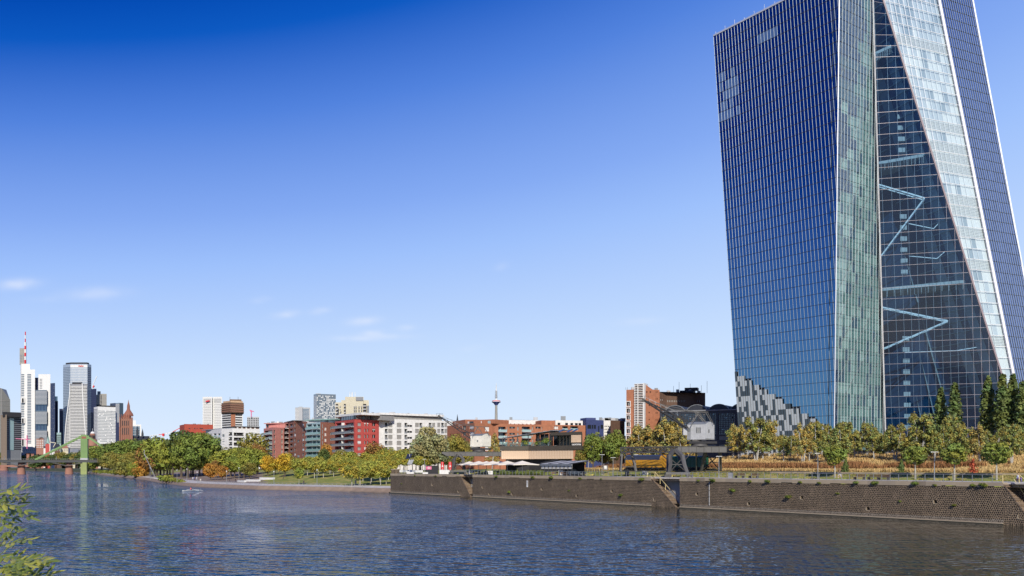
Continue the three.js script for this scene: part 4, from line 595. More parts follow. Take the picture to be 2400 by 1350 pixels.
  topBox(bk, 'upper_storey', M.brickOrange, [1090, 462], [1156, 452], 984, 0.1, 12); topBox(bk, 'upper_storey', M.white, [1157, 470], [1268, 480], 984.5, 0.1, 12); topBox(bk, 'upper_storey', M.pink, [1163, 468.5], [1176, 469], 985, 0.1, 3); topBox(bk, 'upper_storey', M.brickOrange, [1269, 470], [1301, 472], 985.5, 0.1, 12); topBox(bk, 'upper_storey', M.white, [1302, 478], [1366, 483], 985.5, 0.1, 12); topBox(bk, 'upper_storey', M.brickOrange, [1060, 490], [1090, 470], 985.5, 0.1, 10);
  { const f = pframe([1157, 470], [1268, 480]); for (let i = 0; i < 8; i++) { const u = f.u(1186 + i * 9.5); fpart(bk.t, 'upper_window', M.glass, f, u, u + 0.6, bk.y1 + 0.3, bk.y1 + 0.9, -0.12, -0.04); } const g = pframe([1302, 478], [1366, 483]); for (const px of [1307, 1325, 1337, 1348, 1356]) { const u = g.u(px); fpart(bk.t, 'upper_window', M.glass, g, u, u + 1.4, bk.y1 + 0.2, bk.y1 + 1.5, -0.12, -0.04); } const k = pframe([1090, 462], [1156, 452]); for (const [px, w, m] of [[1096, 1.2, M.white], [1098, 3, M.glass], [1127, 0.4, M.white], [1143, 1.6, M.railGlass]]) fpart(bk.t, 'upper_window', m, k, k.u(px), k.u(px) + w, bk.y1 - 0.2, bk.y1 + 1.3, -0.13, -0.04); const r = pframe([1188, 500], [1345, 515]), mm = new MB(); mm.fbox(r, 0, r.L, bk.y1 + 2.1, bk.y1 + 3.6, -8, 0); mm.build('attic_glazing', M.glassGrey, bk.t); const rr = new MB(); rr.fbox(r, -0.6, r.L + 0.6, bk.y1 + 3.61, bk.y1 + 4.0, -9, 0.5); rr.build('roof_slab', M.zinc, bk.t); }
  for (let i = 0; i < 4; i++) { balcony(bk, bk.f[2], 1167, 1186, 1012 + i * 14.5, 1.2, M.railGlass, M.greyLight); balcony(bk, bk.f[2], 1223, 1243, 1012 + i * 14.5, 1.2, M.railGlass, M.greyLight); }
  const bl = house('office_block', 'deep blue rendered office block beyond the restaurant roof', 'office block', [[1357, 492], [1374, 478], [1415, 486]], { top: 985, mats: [M.blueWall, M.blueWall], specs: [[], [{ px: [[1377, 1386], [1387, 1391], [1392, 1397], [1408, 1414]], py: [[996, 1005]], m: M.glass, d: 0.15, frame: false }, { px: [[1402, 1405]], py: [[998, 1016]], m: M.glass, d: 0.15, frame: false }]] });
  { const m = new MB(), f = pframe([1360, 492], [1374, 484]); m.fbox(f, 0, f.L, bl.y1, bl.y1 + 1.2, -5, 0); m.build('roof_plant', M.blueWall, bl.t); }
  house('office_block', 'white slab block between the blue and the brown blocks', 'office block', [[1415, 500], [1433, 500]], { top: 985.5, mat: M.white, specs: [[{ px: cols(1417, 4, 4, 2.4), py: rows(998, 4, 7, 2.5), m: M.glass, d: 0.1, frame: false }]] });
  house('office_block', 'plain brown gabled block beside the tall brick market building', 'office block', [[1431, 480], [1464, 488]], { top: 986, mat: M.brown, specs: [[{ px: [[1456, 1460]], py: rows(1000, 4, 12, 4), m: M.glass, frame: false }]] });
  // red cube theatre behind the trees
  const rc = house('red_hall', 'windowless red cube building behind the park trees', 'building', [[421, 905], [432, 885], [499, 900]], { top: 996, mat: M.redbox, specs: [[], [{ px: [[442, 446], [455, 458], [461, 463], [468, 476]], py: [[1003.5, 1005.5]], m: M.glass, frame: false, d: 0.2 }]] });
  { const g = pframe([421, 905], [432, 885]); fpart(rc.t, 'roof_edge', M.redbox, rc.f[1], 0, rc.f[1].L, rc.y1 + 0.01, rc.y1 + 0.4, -1, 0.1); }
}
{ // market hall: brick head building with stair tower, wing and barrel-roofed hall, their walls coloured dark for the tower shadow
  const h = house('brick_market_building', 'tall orange brick building with a pale balcony stair tower', 'brick building', [[1468, 470], [1489, 468], [1511, 466], [1546, 470]], { top: 913, y0: 6, back: 14, mats: [M.brickOrange, M.brickOrange, M.brickOrange], specs: [[{ px: [[1469, 1477]], py: rows(943, 6, 16, 8), m: M.glass, d: 0.3 }], [], [{ px: [[1515, 1517.5], [1523, 1525.5], [1537, 1538.5], [1540, 1541.5]], py: [[917, 921]], m: M.glass, d: 0.3, frame: false }, { px: [[1520.5, 1523]], py: rows(949, 4, 16.5, 3), m: M.glass, d: 0.3, frame: false }, { px: [[1537, 1538.5], [1540, 1541.5]], py: rows(933, 6, 16.5, 4), m: M.glass, d: 0.3, frame: false }]] });
  const f0 = h.f[0], f1 = h.f[1], f2 = h.f[2];
  for (let i = 0; i < 6; i++) { const u0 = f0.u(1467.6), u1 = f0.u(1478.5), y0 = f0.y(1473, 952.5 + i * 16), y1 = f0.y(1473, 941.5 + i * 16); for (const [a, b, c, d] of [[u0, u1, y0 - 0.3, y0], [u0, u1, y1, y1 + 0.3], [u0, u0 + 0.3, y0, y1], [u1 - 0.3, u1, y0, y1]]) fpart(h.t, 'window_surround', M.white, f0, a, b, c, d, 0.004, 0.5); }
  // stair tower: slabs, piers and brick parapets
  { const ua = f1.u(1488), ub = f1.u(1510.5), g = new MB(); g.fbox(f1, ua + 0.3, ub - 0.3, h.y1, Yh(901, 467), -5, 0.2); g.build('stair_tower_core', M.brickDark, h.t); for (let i = 0; i < 44; i++) { const py = 900 + i * 4, y = f1.y(1500, py); if (y < 8) break; fpart(h.t, 'balcony_slab', M.white, f1, ua, ub, y - 0.14, y + 0.1, 0.21, 1.3); } for (const px of [1488.2, 1496, 1508.6]) fpart(h.t, 'pier', M.white, f1, f1.u(px), f1.u(px) + 0.34, 8, Yh(900, 467), 0.22, px > 1490 ? 1.35 : 0.9); fpart(h.t, 'stair_shaft_wall', M.white, f1, ub - 0.05, ub + 0.4, 8, Yh(899, 467), -4, 1.4); for (let i = 0; i < 44; i++) { const y = f1.y(1500, 902 + i * 4); if (y < 8) break; fpart(h.t, 'parapet', [M.brickOrange, M.dark][i % 2], f1, ua + 0.4, ub - 0.4, y - 0.28, y + 0.1, 0.205, 0.4); } }
  { const m = new MB(), a = f2.at(0.5, h.y1, -0.3), b = f2.at(f2.L * 0.55, h.y1, -0.3), c = f2.at(0.5, h.y1 + 2.3, -0.3); const k = (p) => p.clone().add(V(0, 0, -5)); m.tri(a, b, c); m.quad(a, c, k(c), k(a)); m.quad(b, k(b), k(c), c); m.build('sloping_roof', M.brickOrange, h.t); }
  for (const px of [1470, 1466]) { const m = new MB(), p = f0.at(f0.u(px), h.y1, -0.5); m.bar(p, p.clone().add(V(0, 1.2, 0)), 0.12); m.build('roof_rod', M.steel, h.t); }
  const dk = house('shadow_toned_wing', 'brick wing toned dark for the tower shadow with a long row of small windows behind the brick building', 'brick building', [[1546, 482], [1562, 486], [1630, 492], [1653, 489]], { top: 920, y0: 6, back: 16, mats: [M.brown, M.brown, M.brown], specs: [[{ px: [[1548, 1550], [1552, 1554]], py: [[934, 939]], m: M.greyLight, frame: false }], [{ px: cols(1564, 11, 4, 2.2), py: [[937, 942.5]], m: M.blindGrey, d: 0.2, frame: false }], [{ px: [[1633, 1635], [1638, 1640]], py: [[938, 943]], m: M.blindGrey, frame: false }]] });
  { const m = new MB(), f = pframe([1592, 494], [1651, 490]); m.fbox(f, 0, f.L * 0.55, dk.y1, dk.y1 + 1.6, -8, -1); m.fbox(f, f.L * 0.2, f.L * 0.7, dk.y1 + 1.61, dk.y1 + 3.0, -7, -2); m.build('roof_plant', M.dark, dk.t); for (let i = 0; i < 8; i++) { const n = new MB(), p = f.at(-6 + i * 2.8, dk.y1, -2); n.bar(p, p.clone().add(V(0, 2 + (i * 37 % 5), 0)), 0.12); n.build('roof_mast', M.steel, dk.t); } }
  const hall = house('market_hall', 'long concrete-framed market hall toned dark for the tower shadow with barrel roofs and gridded windows', 'hall', [[1547, 450], [1740, 432]], { top: 962, y0: 6, back: 40, mat: M.slate, specs: [[{ px: cols(1552, 4, 44, 38), py: [[969, 1018]], m: M.glassBlue, d: 0.5, frame: false }, { px: cols(1552, 4, 44, 38), py: [[1022, 1031], [1042, 1056]], m: M.navy, d: 0.4, frame: false }]] });
  const f = hall.f[0];
  for (let c = 0; c < 4; c++) { for (let i = 1; i < 10; i++) { const u = f.u(1552 + c * 44 + i * 3.8); fpart(hall.t, 'window_mullion', M.slate, f, u - 0.12, u + 0.12, f.y(1640, 1018), f.y(1640, 969), -0.48, -0.3); } for (let j = 1; j < 11; j++) { const y = f.y(1640, 969 + j * 4.5); fpart(hall.t, 'window_transom', M.slate, f, f.u(1552 + c * 44), f.u(1590 + c * 44), y - 0.1, y + 0.1, -0.47, -0.32); } const r = rng(40 + c); for (let q = 0; q < 26; q++) { const a = Math.floor(r() * 10), b = Math.floor(r() * 11), u = f.u(1552 + c * 44 + a * 3.8) + 0.16, y = f.y(1640, 969 + (b + 1) * 4.5) + 0.12; fpart(hall.t, 'window_pane', [M.blindGrey, M.skyGlass, M.grey][q % 3], f, u, u + 0.42, y, y + 0.55, -0.49, -0.46); } }
  fpart(hall.t, 'cornice', M.grey, f, -0.2, f.L, hall.y1 - 0.25, hall.y1 + 0.2, -1, 0.35);
  for (let k = 0; k < 4; k++) { // barrel vault shells
    const ca = f.u(1550 + k * 52) , w = f.u(1550 + k * 52 + 50) - ca, m = new MB(), N = 12; const at = (i, d) => { const a = Math.PI * (0.12 + 0.76 * i / N), x = ca + w / 2 - Math.cos(a) * w / 2 / Math.cos(Math.PI * 0.12), y = hall.y1 + (Math.sin(a) - Math.sin(Math.PI * 0.12)) * 4.6 / 0.63 * 0.62; return f.at(x, y, d); };
    for (let i = 0; i < N; i++) { m.quad(at(i, -4), at(i + 1, -4), at(i + 1, -40), at(i, -40)); m.tri(f.at(ca + w / 2, hall.y1 - 0.1, -4), at(i + 1, -4), at(i, -4)); } m.build('barrel_roof', M.slate, hall.t); const rim = new MB(); for (let i = 0; i < N; i++) rim.bar(at(i, -3.9), at(i + 1, -3.9), 0.3); rim.build('vault_rim', M.zinc, hall.t);
  }
}

// ---------------------------------------------------------------- far skyline
// block on facade corners; bands: per facade {m, cols, rows, w, h, py:[top,bottom]} small windows joined as one field (a few pixels each)
function block(t, name, pts, top, m, o = {}) {
  const d0 = pts.reduce((a, p) => a + p[1], 0) / pts.length, y1 = Yh(top, d0), y0 = o.bot ? Yh(o.bot, d0) : 3, xz = pts.map((p) => XZ(...p)), back = o.back ?? 30, dx = X((pts[0][0] + pts[pts.length - 1][0]) / 2, 1);
  const ring = [...xz, [xz[xz.length - 1][0] + dx * back, xz[xz.length - 1][1] - back], [xz[0][0] + dx * back, xz[0][1] - back]], mb = new MB();
  const part = mb.prism(ring, y0, y1).build(name, m, t);
  (o.bands ?? []).forEach((b, i) => { if (!b) return; for (const s of Array.isArray(b) ? b : [b]) { const f = pframe(pts[i], pts[i + 1]), w = new MB(), [pa, pb] = s.py ?? [top + 2, o.bot ?? 1060], ua = s.px ? f.u(s.px[0]) : 0, ub = s.px ? f.u(s.px[1]) : f.L, ya = f.y(f.mid, pb), yb = f.y(f.mid, pa), cw = (ub - ua) / s.cols, rh = (yb - ya) / s.rows, sw = cw * (1 - (s.w ?? 0.6)) / 2, sh = rh * (1 - (s.h ?? 0.6)) / 2;
    for (let j = 0; j < s.rows; j++) for (let k = 0; k < s.cols; k++) { if (s.skip && hash2(j, k, Math.round(pa)) < s.skip) continue; w.fbox(f, ua + k * cw + sw, ua + (k + 1) * cw - sw, ya + j * rh + sh, ya + (j + 1) * rh - sh, -0.3, s.out ?? 0.25); } const q = w.build(s.name ?? 'window_field', s.m ?? M.glassBlue, part, 'stuff'); } });
  return { part, y0, y1, ring };
}
{
  let t = thing('skyline_tower', 'cream gridded tower with a sloping top at the edge of the bank district', 'tower');
  { const d = 2250, pts = [[-14, d], [4, d - 20], [23, d]], m = new MB(), yb = 3, P = pts.map((p) => XZ(...p)), ytop = [Yh(905, d), Yh(912, d), Yh(936, d)]; for (let i = 0; i < 2; i++) { const a = P[i], b = P[i + 1]; m.quad(V(a[0], yb, a[1]), V(b[0], yb, b[1]), V(b[0], ytop[i + 1], b[1]), V(a[0], ytop[i], a[1])); } m.quad(V(P[0][0], ytop[0], P[0][1]), V(P[1][0], ytop[1], P[1][1]), V(P[2][0], ytop[2], P[2][1]), V(P[1][0] - 10, ytop[1], P[1][1] - 40)); const w = m.build('tower_body', M.glassGrey, t); const g = new MB(), f = pframe(pts[1], pts[2]), f0 = pframe(pts[0], pts[1]); for (let i = 0; i <= 8; i++) { const k = i / 8; g.fbox(f, f.L * k - 0.4, f.L * k + 0.4, 3, ytop[1] + (ytop[2] - ytop[1]) * k, 0.01, 0.8); g.fbox(f0, f0.L * k - 0.4, f0.L * k + 0.4, 3, ytop[0] + (ytop[1] - ytop[0]) * k, 0.01, 0.8); } for (let py = 940; py < 1060; py += 11) { g.fbox(f, 0, f.L, Yh(py, d) - 0.5, Yh(py, d) + 0.5, 0.02, 0.9); g.fbox(f0, 0, f0.L, Yh(py, d) - 0.5, Yh(py, d) + 0.5, 0.02, 0.9); } g.build('stone_grid', M.concrete, w, 'stuff'); }
  t = thing('skyline_block', 'low brown office block with dark banded flank below the cream tower', 'office block');
  block(t, 'block_body', [[2, 1950], [16, 1930], [50, 1960]], 970, M.grey, { bands: [null, [{ m: M.dark, cols: 1, rows: 16, w: 1, h: 0.55, py: [980, 1055] }, { m: M.railGlass, cols: 1, rows: 1, w: 1, h: 1, px: [22, 32], py: [980, 1055], out: 0.6 }]] }); block(t, 'brown_flank', [[2, 1925], [16, 1921]], 972, mat(0.26, 0.2, 0.15), { back: 4 }); block(t, 'roof_band', [[6, 1918], [50, 1945]], 966, M.dark, { bot: 977, back: 20 });
  t = thing('skyline_tower', 'white tower cluster with a striped antenna mast and sky gardens', 'tower');
  const d = 2200, W = M.white;
  block(t, 'white_shaft', [[48, d], [50, d - 4], [70, d]], 853, W, { bands: [null, { m: M.glassGrey, cols: 1, rows: 40, w: 1, h: 0.62, px: [50, 57], py: [876, 1040] }] });
  block(t, 'stepped_shaft', [[59, d - 6], [82, d - 4]], 866, W, { back: 20, bands: [{ m: M.glassGrey, cols: 1, rows: 44, w: 1, h: 0.66, px: [64, 73], py: [876, 1040] }] });
  block(t, 'crown_block', [[46, d + 10], [60, d + 10]], 816, M.concrete, { bot: 853, back: 16, bands: [{ m: M.grey, cols: 2, rows: 3, w: 0.7, h: 0.7, py: [830, 850] }] });
  block(t, 'dark_recess', [[81, d + 8], [93, d + 8]], 885, M.navyWall, { back: 20 });
  block(t, 'white_shaft', [[90, d], [118, d]], 877, W, { back: 24, bands: [{ m: M.grey, cols: 1, rows: 7, w: 1, h: 0.5, px: [93, 99], py: [887, 912] }] });
  const gl = (py0, py1, rows_) => block(t, 'glass_floors', [[83, d - 8], [110, d - 7]], py0, M.glassGrey, { bot: py1, back: 8, bands: [{ m: M.greyLight, cols: 1, rows: rows_, w: 1, h: 0.4, name: 'spandrel_field' }] });
  gl(914, 948, 11); gl(963, 994, 10); gl(1008, 1046, 12);
  for (const [a, b] of [[948, 963], [994, 1008]]) block(t, 'sky_garden', [[83, d - 3], [110, d - 2]], a, M.skyGlass, { bot: b, back: 4, bands: [{ m: M.navy, cols: 8, rows: 1, w: 0.5, h: 0.9 }] });
  for (const [a, b, c, e] of [[49, 58, 931, 944], [49, 58, 978, 992], [49, 58, 1026, 1046]]) block(t, 'sky_garden', [[a, d - 9], [b, d - 8]], c, M.white, { bot: e, back: 3, bands: [{ m: M.dark, cols: 1, rows: 1, w: 0.5, h: 0.9 }] });
  for (let k = 0; k < 9; k++) { const m = new MB(); m.bar(P3(59.5, 852 - k * 8.3, d), P3(59.5, 852 - (k + 1) * 8.3, d), k > 5 ? 1.6 : 3, k > 5 ? 1.6 : 3); m.build('mast_section', k % 2 ? M.white : M.redFlag, t); }
  t = thing('skyline_tower', 'near black glass tower close against the white cluster', 'tower'); block(t, 'dark_shaft', [[118, 2160], [129, 2150]], 898, M.navy, { bands: [{ m: M.grey, cols: 5, rows: 40, w: 0.5, h: 0.25, skip: 0.8, py: [905, 1040] }] }); block(t, 'lower_shaft', [[128, 2180], [136, 2180]], 940, M.navyWall, {}); block(t, 'pale_back_shaft', [[129, 2230], [135, 2230]], 929, M.skyGlass, {});
  t = thing('skyline_block', 'green tinted low glass block between the dark towers', 'office block'); block(t, 'block_body', [[133, 2100], [143, 2100]], 1014, M.railGlass, { bands: [{ m: M.dark, cols: 4, rows: 5, w: 0.7, h: 0.6, py: [1018, 1040] }] });
  t = thing('skyline_tower', 'slim dark slab tower beside the big octagonal tower', 'tower'); block(t, 'dark_shaft', [[139, 2350], [151, 2350]], 958, M.navyWall, {}); block(t, 'grey_edge', [[147, 2349], [150, 2349]], 958, M.grey, { bot: 977, back: 3 });
  t = thing('skyline_tower', 'big octagonal glass tower with a dark crown and red lettering', 'tower');
  { const D = 2330; block(t, 'octagon_shaft', [[148, D + 12], [165, D - 6], [205, D - 6], [214, D + 12]], 854, plain(0.3, 0.37, 0.46, 0.3), { back: 40, bands: [{ m: M.glassGrey, cols: 6, rows: 48, w: 0.7, h: 0.6, py: [860, 1040] }, [{ m: M.white, cols: 14, rows: 10, w: 0.5, h: 0.55, py: [862, 900] }, { m: M.white, cols: 1, rows: 1, w: 1, h: 1, py: [855, 861] }, { m: M.greyLight, cols: 14, rows: 12, w: 0.5, h: 0.5, py: [900, 960], skip: 0.3 }], { m: M.navy, cols: 3, rows: 40, w: 0.8, h: 0.75, py: [860, 1040] }] }); block(t, 'crown', [[154, D + 16], [166, D + 4], [204, D + 4], [209, D + 16]], 850, M.dark, { bot: 854, back: 30 }); const f = pframe([165, D - 6], [205, D - 6]); M.crownSign = { f, D, t }; }
  t = thing('skyline_tower', 'white balcony tower flaring towards its foot before the octagonal tower', 'tower');
  { const D = 1900, b = block(t, 'tower_body', [[164, D], [205, D]], 900, M.grey, { back: 26, bands: [{ m: M.white, cols: 1, rows: 42, w: 1, h: 0.42, py: [904, 1050], out: 2, name: 'balcony_field' }] }); block(t, 'roof_plant', [[169, D + 4], [193, D + 4]], 896, M.dark, { bot: 900, back: 14 }); const m = new MB(); const fl = (k) => [153 + 11 * Math.pow(1 - k, 2) * 0 + (k < 0.45 ? 11 * (1 - Math.pow(1 - k / 0.45, 1)) * 0 : 0), 0]; const N = 12, edge = (k) => 164 - 12 * Math.sin(Math.PI * clamp((k - 0.15) / 0.85) * 0.5) * (k < 0.15 ? 0 : 1); for (let i = 0; i < N; i++) { const ya = 900 + i * 150 / N, yb = 900 + (i + 1) * 150 / N, a = edge(i / N), c = edge((i + 1) / N); m.quad(P3(c, yb, D + 1), P3(165, yb, D - 0.5), P3(165, ya, D - 0.5), P3(a, ya, D + 1)); m.quad(P3(c, yb, D + 20), P3(c, yb, D + 1), P3(a, ya, D + 1), P3(a, ya, D + 20)); } const fl2 = m.build('flared_flank', M.greyLight, t); const g = new MB(); for (let i = 0; i < 42; i++) { const py = 905 + i * 3.45, a = edge((py - 900) / 150); g.bar(P3(a, py, D - 1), P3(165, py, D - 2.2), 0.9); } g.build('balcony_field', M.white, fl2, 'stuff'); const e2 = new MB(); for (let i = 0; i < 10; i++) { const ya = 898 + i * 15, yb = 913 + i * 15, q = (y) => 193 + 11 * Math.pow(clamp((y - 900) / 150), 1.3); e2.bar(P3(q(ya), ya, D - 3), P3(q(yb), yb, D - 3), 1.6); const l = (y) => edge((y - 900) / 150); e2.bar(P3(l(ya), ya, D - 3), P3(l(yb), yb, D - 3), 1.4); } e2.build('edge_rib', M.white, t); }
  t = thing('skyline_tower', 'navy glass tower behind the white residential block', 'tower'); block(t, 'blue_face', [[204, 2020], [214, 2010]], 912, M.glassBlue, { bands: [{ m: M.navy, cols: 3, rows: 22, w: 0.85, h: 0.8, py: [914, 1040] }] }); block(t, 'navy_face', [[214, 2010], [226, 2015]], 911, M.navy, { bands: [{ m: M.navyWall, cols: 4, rows: 26, w: 0.8, h: 0.8, py: [914, 1040] }] });
  t = thing('tower_crane', 'white and red tower crane jib over the navy tower', 'crane'); for (const [a, b, w] of [[[218, 912], [218, 903], 1.5], [[217, 904], [227, 882], 1.1], [[218, 908], [221, 904], 2.4]]) { const m = new MB(); m.bar(P3(...a, 2012), P3(...b, 2012), w); m.build('crane_boom', w > 2 ? M.redFlag : M.white, t); }
  t = thing('skyline_tower', 'stacked cream office tower of shifted boxes above the white block', 'tower'); for (const [a, b, c, e] of [[226, 238, 925, 960], [226, 250, 948, 965], [236, 250, 923, 948]]) block(t, 'stacked_box', [[a, 2400], [b, 2400]], c, M.concrete, { bot: e, back: 20, bands: [{ m: M.grey, cols: 7, rows: 7, w: 0.5, h: 0.5 }] }); block(t, 'roof_plant', [[228, 2402], [236, 2402]], 917, M.glassGrey, { bot: 925, back: 12 });
  t = thing('residential_tower', 'wide white residential tower with a grid of small balconies and dark roof', 'tower'); block(t, 'tower_body', [[220, 1740], [229, 1720], [271, 1740]], 954, M.white, { back: 24, bands: [{ m: M.grey, cols: 3, rows: 24, w: 0.7, h: 0.45, py: [958, 1035] }, { m: M.glassGrey, cols: 15, rows: 21, w: 0.62, h: 0.5, py: [962, 1036], skip: 0.1 }] }); block(t, 'roof_band', [[231, 1745], [270, 1752]], 950.5, M.dark, { bot: 954, back: 18 });
  t = thing('skyline_tower', 'angular pale blue glass tower with a dark flank behind the cathedral', 'tower'); block(t, 'dark_flank', [[258, 2500], [271, 2480]], 945, M.navy, {}); block(t, 'pale_face', [[271, 2480], [280, 2470]], 944.5, M.skyGlass, { bands: [{ m: M.greyLight, cols: 2, rows: 26, w: 0.95, h: 0.85, py: [946, 1030] }] }); block(t, 'blue_face', [[280, 2470], [289, 2480]], 944.5, M.glassBlue, {});
  t = thing('skyline_block', 'low dark slab beside the foot of the white residential tower', 'office block'); block(t, 'block_body', [[271, 1900], [279, 1900]], 990, M.navyWall, {});
  t = thing('skyline_block', 'white framed glass office block behind the cathedral', 'office block'); block(t, 'block_body', [[309, 2300], [331, 2300]], 995, M.white, { bands: [{ m: M.skyGlass, cols: 3, rows: 8, w: 0.9, h: 0.85, py: [999, 1030], px: [311, 328] }] }); block(t, 'upper_block', [[309, 2310], [318, 2310]], 985, M.white, { bot: 996 });
  // cathedral
  t = thing('cathedral', 'red sandstone cathedral with a domed gothic tower and spire', 'cathedral');
  { const D = 1750, sect = (a, b, yt, yb, m, n = 'tower_stage') => { const q = new MB(); q.prism([[a, D + 8], [a + 4, D], [b - 4, D], [b, D + 8], [b - 3, D + 22], [a + 3, D + 22]].map((p) => XZ(...p)), Yh(yb, D), Yh(yt, D)); return q.build(n, m, t); };
    sect(279, 311, 1000, 1046, M.sandstone); sect(281, 310, 982, 1000.2, M.sandstoneLight); sect(284, 308, 974, 982.2, M.sandstone);
    const pr = []; for (const [w, py] of [[12, 974], [10.5, 969], [7, 964], [4.5, 960.5], [3.6, 957]]) pr.push(new THREE.Vector2(w / F * D, Yh(py, D) - Yh(974, D))); for (const [w, py] of [[3.4, 950], [1.6, 944], [0.7, 939.5], [0.2, 936]]) pr.push(new THREE.Vector2(w / F * D, Yh(py, D) - Yh(974, D))); const c = P3(296, 974, D); const dome = new THREE.Mesh(new THREE.LatheGeometry(pr, 8), M.sandstone); dome.name = 'dome_and_spire'; dome.position.set(c.x, c.y, c.z - 10); t.add(dome);
    for (const px of [281, 285, 289.5, 294, 298.5, 303, 307.5, 310]) { const q = new MB(); q.bar(P3(px, 1046, D - 1), P3(px, 980 - (px % 3), D - 1), 1.5); q.build('buttress', M.sandstoneLight, t); const k = new MB(); k.bar(P3(px, 980, D - 1), P3(px, 970, D - 1), 0.6); k.build('pinnacle', M.sandstone, t); } for (const px of [287.3, 291.7, 296.2, 300.8]) for (const [a, b] of [[986, 997], [1003, 1018]]) { const q = new MB(); q.bar(P3(px, b, D - 0.8), P3(px, a, D - 0.8), 1.6, 0.8); q.build('lancet_window', M.dark, t); }
    const nv = new MB(), a = P3(278, 1036, D - 5), b = P3(352, 1036, D - 5), c2 = P3(278, 1022, D + 8), e = P3(350, 1022, D + 8); nv.quad(a, b, e, c2); nv.quad(P3(278, 1060, D - 5), P3(352, 1060, D - 5), b, a); nv.quad(P3(352, 1060, D - 5), P3(352, 1060, D + 20), P3(352, 1036, D + 20), b); nv.tri(b, P3(352, 1036, D + 20), e); nv.build('nave_roof', M.slate, t); for (const [px, py] of [[322, 1003], [334, 1010]]) { const q = new MB(); q.bar(P3(px, 1024, D), P3(px, py + 6, D), 3); q.build('roof_turret', M.slate, t); const k = new THREE.Mesh(new THREE.ConeGeometry(1.8, 9, 6), M.slate); k.name = 'turret_spire'; k.position.copy(P3(px, py, D)); t.add(k); } }
  t = thing('domed_church_tower', 'round pink sandstone church tower with a white dome cap', 'church tower'); { const D = 1500, c = P3(217, 1045, D), L = new THREE.Mesh(new THREE.LatheGeometry([[9.5, 1045], [9.5, 1030], [7, 1029.5], [6, 1018], [5.6, 1016]].map(([w, py]) => new THREE.Vector2(w / F * D, Yh(py, D) - c.y)), 12), M.sandstoneLight); L.name = 'drum'; L.position.copy(c); const dm = new THREE.Mesh(new THREE.SphereGeometry(4.7 / F * D, 14, 8, 0, 6.283, 0, 1.57), M.white); dm.name = 'dome'; dm.position.copy(P3(217, 1016, D)); const pole = new MB(); t.add(L, dm); pole.bar(P3(217, 1011, D), P3(217, 1004, D), 0.5); pole.build('finial', M.greyLight, t); for (let i = 0; i < 6; i++) { const q = new MB(), px = 211.5 + i * 2.2; q.bar(P3(px, 1028, D - 4.6), P3(px, 1020, D - 4.6), 0.7); q.build('window_slit', M.dark, t); } const fo = new MB(); fo.prism([[204, D], [230, D], [230, D + 20], [204, D + 20]].map((p) => XZ(...p)), 3, Yh(1043, D)); fo.build('church_nave', M.sandstoneLight, t); }
  // right part of the far skyline
  t = thing('skyline_tower', 'pair of white slab towers with a dense window grid and red lettering', 'tower'); for (const [a, b] of [[475, 497.5], [499, 520.5]]) block(t, 'slab_tower', [[a, 3300], [b, 3290]], 930, M.white, { back: 40, bands: [[{ m: M.grey, cols: 9, rows: 5, w: 0.55, h: 0.8, px: [a + 2, b - 2], py: [934, 945] }, { m: M.grey, cols: 9, rows: 17, w: 0.5, h: 0.5, px: [a + 2, b - 2], py: [946, 1010] }]] });
  block(t, 'link_slot', [[497, 3310], [500, 3310]], 933, M.grey, {}); { const m = new MB(); m.bar(P3(482, 941, 3288), P3(491, 939, 3288), 3, 4); m.build('logo', M.redFlag, t); }
  t = thing('office_tower', 'brown tower with an overhanging top above white banded floors', 'tower');
  { const D = 1150; block(t, 'banded_shaft', [[521, D + 10], [541, D - 5], [569, D + 4]], 968, M.white, { back: 20, bands: [{ m: M.dark, cols: 1, rows: 6, w: 1, h: 0.5, py: [972, 1004] }, [{ m: M.brickOrange, cols: 1, rows: 1, w: 1, h: 1, px: [541, 551], py: [969, 1006], out: 0.6 }, { m: M.dark, cols: 1, rows: 6, w: 1, h: 0.5, px: [552, 567], py: [970, 1004] }]] }); block(t, 'overhanging_top', [[519, D + 8], [541, D - 9], [571.5, D + 2]], 944, M.wood, { bot: 968, back: 24, bands: [{ m: M.sandstoneLight, cols: 1, rows: 4, w: 1, h: 0.28, py: [947, 967], out: 0.8 }, { m: M.sandstoneLight, cols: 1, rows: 4, w: 1, h: 0.28, py: [947, 967], out: 0.8 }] }); block(t, 'soffit', [[521, D + 9], [541, D - 7], [569, D + 3]], 968.2, M.dark, { bot: 970.5, back: 20 }); block(t, 'top_floor', [[523, D + 10], [541, D - 3], [569, D + 6]], 940, M.tanDark, { bot: 944.1, back: 18 }); block(t, 'roof_plant', [[538, D + 5], [566, D + 8]], 936, M.wood, { bot: 940.2, back: 12 }); for (const px of [539, 558]) { const m = new MB(); m.bar(P3(px, 936, D), P3(px, 930, D), 0.3); m.build('roof_mast', M.steel, t); } }
  t = thing('building_shell', 'unfinished white concrete tower shell with open floors', 'building site'); block(t, 'shell', [[579, 1800], [607, 1800]], 977, M.greyLight, { bands: [{ m: M.dark, cols: 7, rows: 6, w: 0.55, h: 0.6, py: [979, 1004] }] });
  t = thing('tower_crane', 'red tower crane over the unfinished concrete shell', 'crane'); for (const [a, b, w] of [[[589, 977], [589, 962], 1.4], [[585, 961], [595, 965], 1.4], [[587, 964], [591, 964], 2.2]]) { const m = new MB(); m.bar(P3(...a, 1795), P3(...b, 1795), w); m.build(w > 2 ? 'cab' : 'jib', M.pinkSign, t); }
